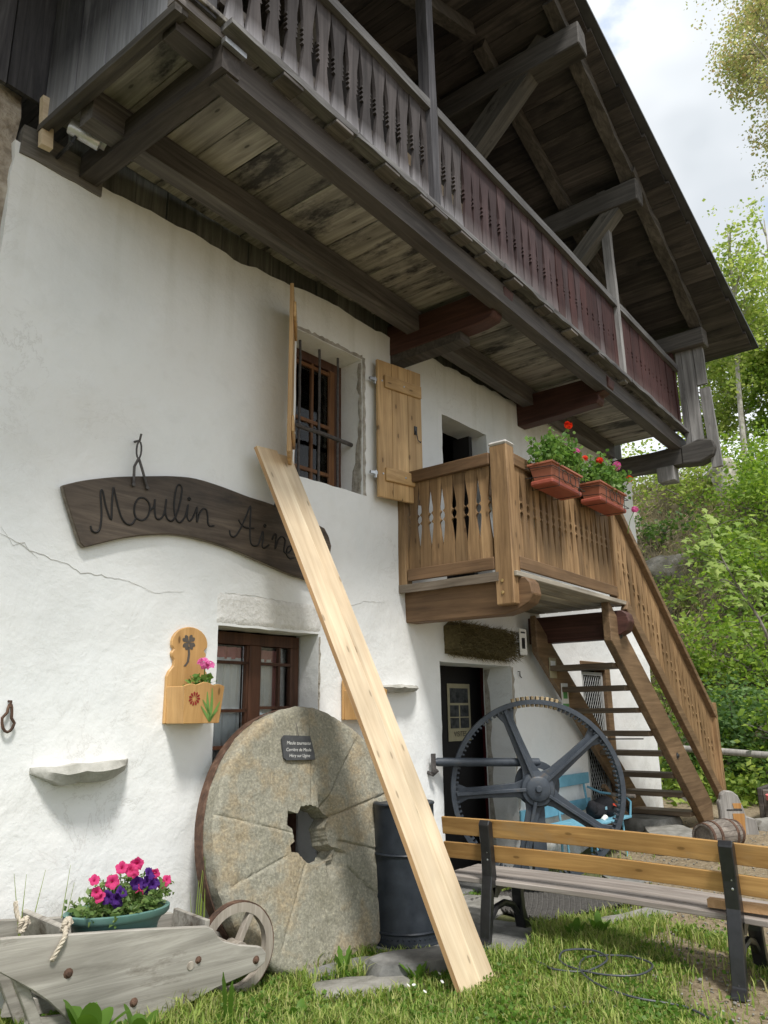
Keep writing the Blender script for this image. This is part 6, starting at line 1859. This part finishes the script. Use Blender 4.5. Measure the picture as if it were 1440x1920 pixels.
def grass_density(x, y):
    if y > 4.2 - .052 * (x - 4.5) - .02 or on_slab(x, y): return 0
    e = x - 2 * y + .5 * nz(x * 1.3, y * 1.3, 3) + .25 * nz(x * 4, y * 4, 6)
    d = 1 - smooth01((e - 1.25) / .7)
    d = max(d, .05 if nz(x * 2.2, y * 2.2, 8) < .25 else .5)
    if x > 6.3: d *= .35
    d *= .45 + .55 * smooth01((nz(x * 1.1, y * 1.1, 41) + .35) / .5)
    return d * (.55 + .6 * max(0, nz(x * 2.6, y * 2.6, 2) + .4))


def grass_mesh(name, n, xr, yr, hmin, hmax, seed, w=.0042):
    r = random.Random(seed); V = []; F = []
    while len(V) < n * 5:
        x, y = r.uniform(*xr), r.uniform(*yr)
        if r.random() > grass_density(x, y): continue
        z = ground_z(x, y) - .004
        tall = .9 + .75 * nz(x * 1.9, y * 1.9, 11) + .3 * nz(x * 6, y * 6, 13) + (.45 if 5.2 < x < 6.4 and 2.2 < y < 3.0 else 0)
        h = r.uniform(hmin, hmax) * tall; a = r.uniform(0, 6.283); b = r.uniform(.15, .9) * h
        dx_, dy_ = math.cos(a), math.sin(a); ww = w * r.uniform(.6, 1.3); sx_, sy_ = -dy_ * ww, dx_ * ww
        k = len(V)
        V += [(x - sx_, y - sy_, z), (x + sx_, y + sy_, z), (x + dx_ * b * .35 - sx_ * .8, y + dy_ * b * .35 - sy_ * .8, z + h * .62), (x + dx_ * b * .35 + sx_ * .8, y + dy_ * b * .35 + sy_ * .8, z + h * .62), (x + dx_ * b, y + dy_ * b, z + h * (1 - .25 * b / h))]
        F += [(k, k + 1, k + 3), (k, k + 3, k + 2), (k + 2, k + 3, k + 4)]
    me = fast_mesh(name, V, F, G_GRASS)
    return link(bpy.data.objects.new(name, me))


tag(grass_mesh("grass", 62000, (2.0, 7.2), (.7, 4.35), .035, .105, 3), "short green lawn grass in front of the mill", "grass", kind='stuff')
tag(grass_mesh("outer_grass", 16000, (-2.5, 9.5), (-2.5, 4.2), .04, .11, 9, .006), "rough grass round the yard edges", "grass", kind='stuff')
# low clover and plantain leaves among the blades
r = random.Random(17); cen = []
while len(cen) < 16000:
    x, y = r.uniform(2.2, 6.6), r.uniform(1.0, 4.2)
    if r.random() < grass_density(x, y) * (.3 + max(0, nz(x * 1.5, y * 1.5, 21)) * 1.6): cen.append((x, y, ground_z(x, y) + r.uniform(.01, .05)))
tag(leaves_obj("clover", np.array(cen), .028, G_WEED, None, 1.25, 5), "low clover and small leaves among the lawn grass", "clover", kind='stuff')


def broad_leaf(mb, base, tip_dir, L_, w, arch=.35, lobes=0):
    base = Vector(base); d = Vector(tip_dir); hd = Vector((d.x, d.y, 0)).normalized(); sd_ = Vector((-hd.y, hd.x, 0)); v_ = []; n_ = 8
    for i in range(n_ + 1):
        t = i / n_; p = base + hd * (L_ * (d.to_2d().length) * t) + UPZ * (L_ * d.z * t - arch * L_ * t * t * .5)
        ww = w * math.sin(math.pi * min(1, t * .92 + .06)) ** .7 * (1 - .35 * (lobes and i % 2)) + .002
        v_ += [p + sd_ * ww + UPZ * ww * .25, p, p - sd_ * ww + UPZ * ww * .25]
    mb.add(v_, [(3 * i + k, 3 * i + k + 1, 3 * i + 4 + k, 3 * i + 3 + k) for i in range(n_) for k in (0, 1)])


def weed(x, y, n_, L_, w, label, seed, spread=.7, lobes=0, cat="weed"):
    rr = random.Random(seed); root = empty("leafy_weed", (x, y, ground_z(x, y)), label, cat, "weeds growing in the lawn")
    for k in range(n_):
        a = 2 * math.pi * k / n_ + rr.uniform(-.4, .4); s_ = rr.uniform(.3, 1) * spread; mb = MB()
        broad_leaf(mb, (x + .01 * math.cos(a), y + .01 * math.sin(a), ground_z(x, y)), (math.cos(a) * s_, math.sin(a) * s_, math.sqrt(max(.05, 1 - s_ * s_))), L_ * rr.uniform(.7, 1.1), w * rr.uniform(.8, 1.1), .4, lobes)
        mk("leaf", mb, G_WEED, root, smooth='all')


weed(2.36, 3.62, 7, .30, .055, "large broad-leaved dock at the far lower left", 2)
weed(2.55, 3.50, 5, .20, .04, "smaller dock under the wheelbarrow at lower left", 3)
weed(2.98, 3.36, 2, .30, .035, "single upright toothed dandelion leaf in front of the wheelbarrow", 4, .12, 1)
weed(4.22, 3.06, 8, .16, .025, "dandelion rosette beside the long grey slab", 5, .8, 1)
weed(4.05, 3.5, 4, .24, .022, "dandelion leaves against the millstone foot", 6, .4, 1)
weed(5.55, 2.62, 9, .22, .03, "tall leafy weed in the grass under the bench", 7, .5)
weed(5.8, 2.55, 8, .20, .03, "leafy weed at the edge of the bare earth", 8, .6)
weed(3.35, 3.22, 7, .13, .025, "low weed rosette in the grass before the barrow wheel", 9, .9)


def stalks(u, off, n_, h, label, seed):
    rr = random.Random(seed); p = wp(u, off, 0); z0 = ground_z(p.x, p.y); root = empty("grass_stalks", (p.x, p.y, z0), label, "grass", "tall grass stalks along the wall")
    for k in range(n_):
        b = Vector((p.x + rr.uniform(-.04, .04), p.y + rr.uniform(-.03, .03), z0)); hh = h * rr.uniform(.6, 1); le = rr.gauss(0, .05)
        mb = MB(); mb.tube([b, b + Vector((le * .4, -.01, hh * .6)), b + Vector((le * 1.2, -.02, hh))], [.0045, .0035, .001], 4); mk("stalk", mb, G_GRASS, root)


stalks(-2.2, .16, 3, .78, "two tall green stalks against the wall left of the flower bowl", 1)
stalks(-2.04, .16, 3, .86, "tall pale stalks against the wall nearest the flower bowl", 2)
stalks(-2.33, .16, 2, .66, "thin stalk against the wall at the picture's left edge", 3)
stalks(-1.17, .22, 8, .86, "dark grass stalks between the wall and the millstone", 4)
r = random.Random(3)
for k in range(5):
    x, y = 4.05 + r.uniform(-.1, .22), 2.92 + r.uniform(-.1, .12); z = ground_z(x, y) + .07
    d = empty("daisy", (x, y, z - .07), ("tiny white daisy nearest the plank foot", "tiny white daisy at the left of the daisy patch", "tiny white daisy at the back of the daisy patch", "tiny white daisy at the front of the daisy patch", "tiny white daisy in the middle of the daisy patch")[k], "flower", "daisies by the plank foot")
    mb = MB(); petals(mb, (x, y, z), (r.gauss(0, .3), r.gauss(-.4, .3), 1), .012, 9, .15, r); mk("petals", mb, F_WHITE, d)
    mb = MB(); mb.tube([(x, y, z - .075), (x, y, z)], .0015, 4); mk("stem", mb, G_WEED, d)


# --- green bank --------------------------------------------------------------------------
r = np.random.default_rng(5)
def bank_points(n_, xr, yr, fn=None):
    out = []
    while len(out) < n_:
        x, y = r.uniform(*xr), r.uniform(*yr)
        if fn and r.random() > fn(x, y): continue
        out.append((x, y, hill_z(x, y)))
    return np.array(out)
def dens(x, y):
    bare = smooth01((y - 4.3 - .02 * (x - 15)) / 1.0) * smooth01((x - 15.5) / 1.5)     # earthy scar behind the house corner
    return (1 - .88 * bare) * (.35 + .9 * max(0, nz(x * .7, y * .7, 31) + .45))
cl = np.concatenate([bank_points(1450, (12.9, 27), (-3, 12), dens), bank_points(170, (12.6, 13.6), (-3, 4.4))])
pts = []
for c in cl:
    k = int(r.uniform(25, 60)); s_ = r.uniform(.18, .42)
    pts.append(c + r.normal(size=(k, 3)) * np.array([s_, s_, s_ * .6]) + np.array([-.1, -.05, .15]))
tag(leaves_obj("bank_cover", np.concatenate(pts), .11, G_HILL, None, 1.7, 8), "tangled green undergrowth covering the steep bank", "undergrowth", kind='stuff')
b0 = bank_points(13000, (14.5, 25), (4.2, 10))
V = []; F = []
for p in b0:
    p = Vector(p); k = len(V); d = Vector((r.normal() * .25 - .25, r.normal() * .25, -.5 if r.random() < .6 else .7)).normalized(); l = r.uniform(.2, .5); s_ = d.orthogonal().normalized() * .012; p = p + Vector((-.1, 0, .15))
    V += [p - s_, p + s_, p + d * l + Vector((-.08, 0, 0))]; F.append((k, k + 1, k + 2))
tag(link(bpy.data.objects.new("dry_grass", fast_mesh("dry_grass", [tuple(q) for q in V], F, G_DRY))), "dry straw-coloured grass hanging over the bank", "dry grass", kind='stuff')


def shrub(x, y, rad, n_, size, mat, label, seed, elong=1.7, lift=.6):
    z = hill_z(x, y) if x > 12.8 else ground_z(x, y)
    s_ = empty("shrub", (x, y, z), label, "shrub", "shrubs on the green bank"); rr = np.random.default_rng(seed)
    mb = MB(); cs = []
    for k in range(9):
        t_ = Vector((x, y, z)) + Vector((rr.normal() * rad[0] * .5, rr.normal() * rad[1] * .5, rad[2] * rr.uniform(.5, 1.5) * lift * 1.4))
        mb.tube([(x, y, z - .1), (Vector((x, y, z)) + t_) * .5 + Vector((0, 0, .1)), t_], [.03, .02, .008], 5); cs.append(t_)
    mk("branches", mb, BARK, s_)
    c = []
    for k in range(26):
        b_ = np.array(cs[k % 9]) + rr.normal(size=3) * np.array(rad) * .45
        q = rr.normal(size=(n_ // 26, 3)) * np.array(rad) * .24 + b_; c.append(q)
    tag(leaves_obj("foliage", np.concatenate(c), size, mat, s_, elong, seed), kind='stuff')


SH = [(14.3, 3.55, (.7, .7, .7), 1700, .10, G_BLUESHRUB, "blue-green leafy shrub above the log rail"),
      (14.2, 2.6, (.8, .8, .7), 1700, .10, G_SHRUB, "bright green shrub at the right edge above the log rail"),
      (13.6, 3.9, (.55, .6, .45), 1400, .09, G_DARKSHRUB, "dark green shrub behind the foot of the stair rail"),
      (13.5, 2.9, (.6, .8, .45), 1500, .09, G_DARKSHRUB, "dark low shrub below the log rail"),
      (15.6, 3.1, (.8, .9, .7), 1800, .11, G_SHRUB, "tall fresh green shrub in the middle of the bank"),
      (15.9, 4.2, (.7, .7, .6), 1500, .12, G_HILL, "feathery fern clump beside the middle of the stair rail"),
      (17.3, 3.2, (.9, .9, .8), 1800, .12, G_SHRUB, "green shrub to the right of the maple sapling"),
      (18.6, 3.9, (.9, .9, .8), 1700, .12, G_SHRUB, "bushy shrub high on the bank behind the maple sapling"),
      (20.4, 3.7, (1.1, 1.0, 1.0), 1900, .13, G_SHRUB, "broad shrub below the broken stump"),
      (22.4, 3.6, (1.2, 1.1, 1.1), 2000, .13, G_SHRUB, "bright shrub on the bank top at the right edge"),
      (22.6, 5.9, (1.0, 1.0, .9), 1700, .13, G_BIRCH, "leafy shrub on the bank top under the gallery end"),
      (21.0, 6.6, (.7, .7, .5), 700, .13, G_DARKSHRUB, "dark fern clump hanging over the earthy scar"),
      (18.0, 5.6, (.6, .6, .4), 500, .12, G_HILL, "small fern tuft on the earthy scar"),
      (23.8, 7.4, (1.3, 1.3, 1.1), 1900, .14, G_BIRCH, "shrub on the bank top behind the house corner")]
for k, a in enumerate(SH): shrub(*a, seed=50 + k)


def stump(pts, rad, label, seed):
    mb = MB(); mb.tube(catmull([tuple(p) for p in pts], 5), [rad * (1 + .3 * nz(i * .8, seed)) for i in range((len(pts) - 1) * 5 + 1)], 10)
    for i, q in enumerate(mb.v): mb.v[i] = tuple(Vector(q) + Vector((nz(q[0] * 4, q[1] * 4, q[2] * 4), nz(q[1] * 4, q[2] * 4, q[0]), 0)) * rad * .35)
    tag(mk("broken_stump", mb, BARK_PALE, smooth='all'), label, "stump", "broken tree stumps on the bank")
z = hill_z(22.0, 4.75); stump([(21.6, 4.5, z - 1.3), (21.9, 4.65, z - .3), (22.0, 4.8, z + .5), (22.0, 5.0, z + .95)], .40, "pale broken tree stump on the bank top at right", 1)
z = hill_z(21.5, 7.5); stump([(20.6, 7.2, z - 2.0), (21.0, 7.35, z - 1.0), (21.3, 7.45, z - .2), (21.4, 7.5, z + .6)], .30, "pale broken trunk on the bank beside the house corner", 2)
def rock(c, rad, label, seed):
    tag(lump("rock", c, rad, ROCK, None, seed, 22, 14, .35), label, "rock", "rocks in the bank")
rock((19.3, 5.9, hill_z(19.3, 5.9)), (.6, .8, .5), "pale grey rock showing in the earthy bank", 3)
rock((17.4, 6.0, hill_z(17.4, 6.0) - .1), (.5, .6, .5), "brownish rock low in the earthy bank", 4)

# maple sapling leaning out over the stair rail
mp_ = empty("maple_sapling", (13.2, 2.3, hill_z(13.2, 2.3)), "young maple sapling with pale yellow-green lobed leaves leaning in from the right", "sapling")
rr = random.Random(8)
tr_pts = [(13.2, 2.3, .3), (13.1, 2.42, 1.6), (13.0, 2.6, 2.75), (13.0, 2.87, 3.4), (13.0, 3.1, 4.0), (13.0, 3.25, 4.55)]
mb = MB(); mb.tube(catmull(tr_pts, 4), [.035 * (1 - .8 * i / 20) for i in range(21)], 7); mk("trunk", mb, BARK, mp_, smooth=True)
def maple_leaf(mb, c, nrm, dirv, L_):
    nrm = Vector(nrm).normalized(); d = Vector(dirv); d = (d - nrm * d.dot(nrm)).normalized(); s_ = nrm.cross(d); c = Vector(c)
    out = [(0, -.05), (.30, -.12), (.22, .10), (.52, .28), (.26, .42), (.18, .50), (.0, 1.0), (-.18, .50), (-.26, .42), (-.52, .28), (-.22, .10), (-.30, -.12)]
    pts = [c + d * (.3 * L_)] + [c + s_ * (a * L_) + d * (b * L_) - nrm * (.12 * L_ * (a * a + b * b)) for a, b in out]
    mb.add(pts, [(0, i, i % 12 + 1) for i in range(1, 13)])
twigs = MB(); lv = MB(); nleaf = 0
for k in range(34):
    t_ = rr.uniform(.42, 1.0); i_ = t_ * 5; a = int(min(i_, 4.999)); p = Vector(tr_pts[a]).lerp(Vector(tr_pts[a + 1]), i_ - a)
    spread_ = .75 * (1.15 - t_) + .22
    q = p + Vector((rr.gauss(-.1, .25), rr.gauss(0, .55) * spread_ * 1.3, rr.uniform(-.1, .35)))
    twigs.tube([p, (p + q) / 2 + Vector((0, 0, .06)), q], [.008, .006, .003], 4, caps=False)
    for m_ in range(rr.randint(4, 7)):
        c = p.lerp(q, rr.uniform(.45, 1.1)) + Vector((rr.gauss(0, .06), rr.gauss(0, .09), rr.gauss(0, .05)))
        lf = MB(); maple_leaf(lv, c, (rr.gauss(-.55, .3), rr.gauss(-.35, .3), rr.gauss(.75, .25)), (rr.gauss(-.4, .5), rr.gauss(-.3, .6), rr.gauss(-.55, .3)), rr.uniform(.11, .18))
mk("twigs", twigs, BARK, mp_)
o = mk("foliage", lv, G_MAPLE, mp_); tag(o, kind='stuff')


def tree(label, base, trunk, crown_c, crown_r, nb, nl, lsize, mat, seed, drop=.0, bark=BARK_PALE, group="trees on the bank top"):
    rr = np.random.default_rng(seed); t = empty("deciduous_tree", base, label, "tree", group)
    tp = catmull([tuple(p) for p in trunk], 6); n_ = len(tp)
    mb = MB(); r0_ = .009 * (Vector(trunk[-1]) - Vector(trunk[0])).length + .02
    mb.tube(tp, [r0_ * (1 - .85 * i / (n_ - 1)) for i in range(n_)], 9)
    mk("trunk", mb, bark, t, smooth=True)
    br = MB(); cen = []
    for k in range(nb):
        d = rr.normal(size=3); d /= np.linalg.norm(d); q = np.array(crown_c) + d * np.array(crown_r) * rr.uniform(.25, 1.0) ** .6
        j = min(range(n_), key=lambda i: abs(tp[i][2] - (q[2] - .35 * crown_r[2] * .5))); s_ = Vector(tp[j]); q = Vector(q)
        m_ = s_.lerp(q, .5) + Vector((0, 0, .25)); br.tube([s_, m_, q], [.035, .02, .006], 5, caps=False)
        for g_ in range(9):
            cc_ = np.array(m_.lerp(q, rr.uniform(.2, 1.05))) + rr.normal(size=3) * .20
            cen.append(cc_ + rr.normal(size=(nl // (nb * 9) + 1, 3)) * np.array([.13, .13, .12]))
    mk("branches", br, bark, t)
    tag(leaves_obj("crown", np.concatenate(cen), lsize, mat, t, 1.35, seed, hang=drop), kind='stuff')


tree("tall aspen with thin yellow-green leaves reaching in at the top right", (15.6, .1, hill_z(15.6, .1)), [(15.6, .1, .4), (15.6, .3, 5), (15.5, .7, 10), (15.5, 1.2, 13), (15.5, 1.4, 17.5)], (15.5, 1.25, 14.9), (1.5, 1.4, 3.4), 78, 17000, .066, G_ASPEN, 3)
tree("slender birch rising above the roof eave", (23.4, 4.6, hill_z(23.4, 4.6)), [(23.4, 4.6, 8.2), (23.3, 4.45, 11), (23.2, 4.2, 14), (23.2, 4.1, 16.4)], (23.2, 4.2, 13.6), (1.4, 1.2, 3.0), 44, 4600, .12, G_BIRCH, 5)
tree("tall pale birch at the right edge above the bank", (25.0, 3.3, hill_z(25.0, 3.3)), [(25.0, 3.3, 8.4), (25.0, 3.4, 12), (25.0, 3.3, 17.2)], (25.0, 3.2, 14.3), (1.6, 1.3, 3.2), 46, 5000, .12, G_BIRCH, 6)
tree("birch with two bare lower trunks right of the gallery post", (26.0, 4.9, hill_z(26.0, 4.9)), [(26.0, 4.9, 8.5), (26.0, 4.95, 11), (26.1, 5.2, 13.8)], (26.0, 5.0, 12.8), (1.5, 1.5, 1.9), 40, 4600, .12, G_BIRCH, 7)
tree("leafy aspen filling the gap behind the gallery end", (27.0, 6.4, hill_z(27.0, 6.4)), [(27.0, 6.4, 8.5), (27, 6.4, 12), (27, 6.4, 15)], (27.0, 6.2, 12.6), (1.9, 1.7, 2.7), 40, 6000, .14, G_BIRCH, 8)
tree("dense young ash low on the bank top at right", (26.5, 3.6, hill_z(26.5, 3.6)), [(26.5, 3.6, 8.5), (26.5, 3.7, 11), (26.5, 3.8, 13)], (26.5, 3.9, 11.4), (1.8, 1.6, 1.8), 40, 6500, .13, G_SHRUB, 9)

# pebbles and grit on the bare earth
r = random.Random(91); bases = []
for k in range(5):
    o = lump("pebble_source", (0, 0, 0), (1, .8, .55), STONE_PALE, None, k * 3.1, 7, 5, .35); bases.append((np.array([v.co[:] for v in o.data.vertices]), [tuple(p.vertices) for p in o.data.polygons])); bpy.data.objects.remove(o)
V = []; F = []
while len(V) < 2600 * 42:
    x, y = r.uniform(4.6, 10.5), r.uniform(.6, 3.6)
    if x - 2 * y < 1.3 + .6 * nz(x * 2, y * 2) or y > 3.9: continue
    bv, bf = bases[r.randrange(5)]; s_ = r.uniform(.003, .011) * (1.7 if r.random() < .06 else 1); a = r.uniform(0, 6.28); c_, n_ = math.cos(a), math.sin(a); k = len(V); z = ground_z(x, y) + s_ * .15
    for q in bv: V.append((x + s_ * (q[0] * c_ - q[1] * n_), y + s_ * (q[0] * n_ + q[1] * c_), z + s_ * q[2]))
    F += [tuple(i + k for i in f_) for f_ in bf if len(f_) == 4]
tag(link(bpy.data.objects.new("pebbles", fast_mesh("pebbles", V, F, STONE_PALE, n=4))), "small pebbles and grit scattered on the bare earth", "gravel", kind='stuff')
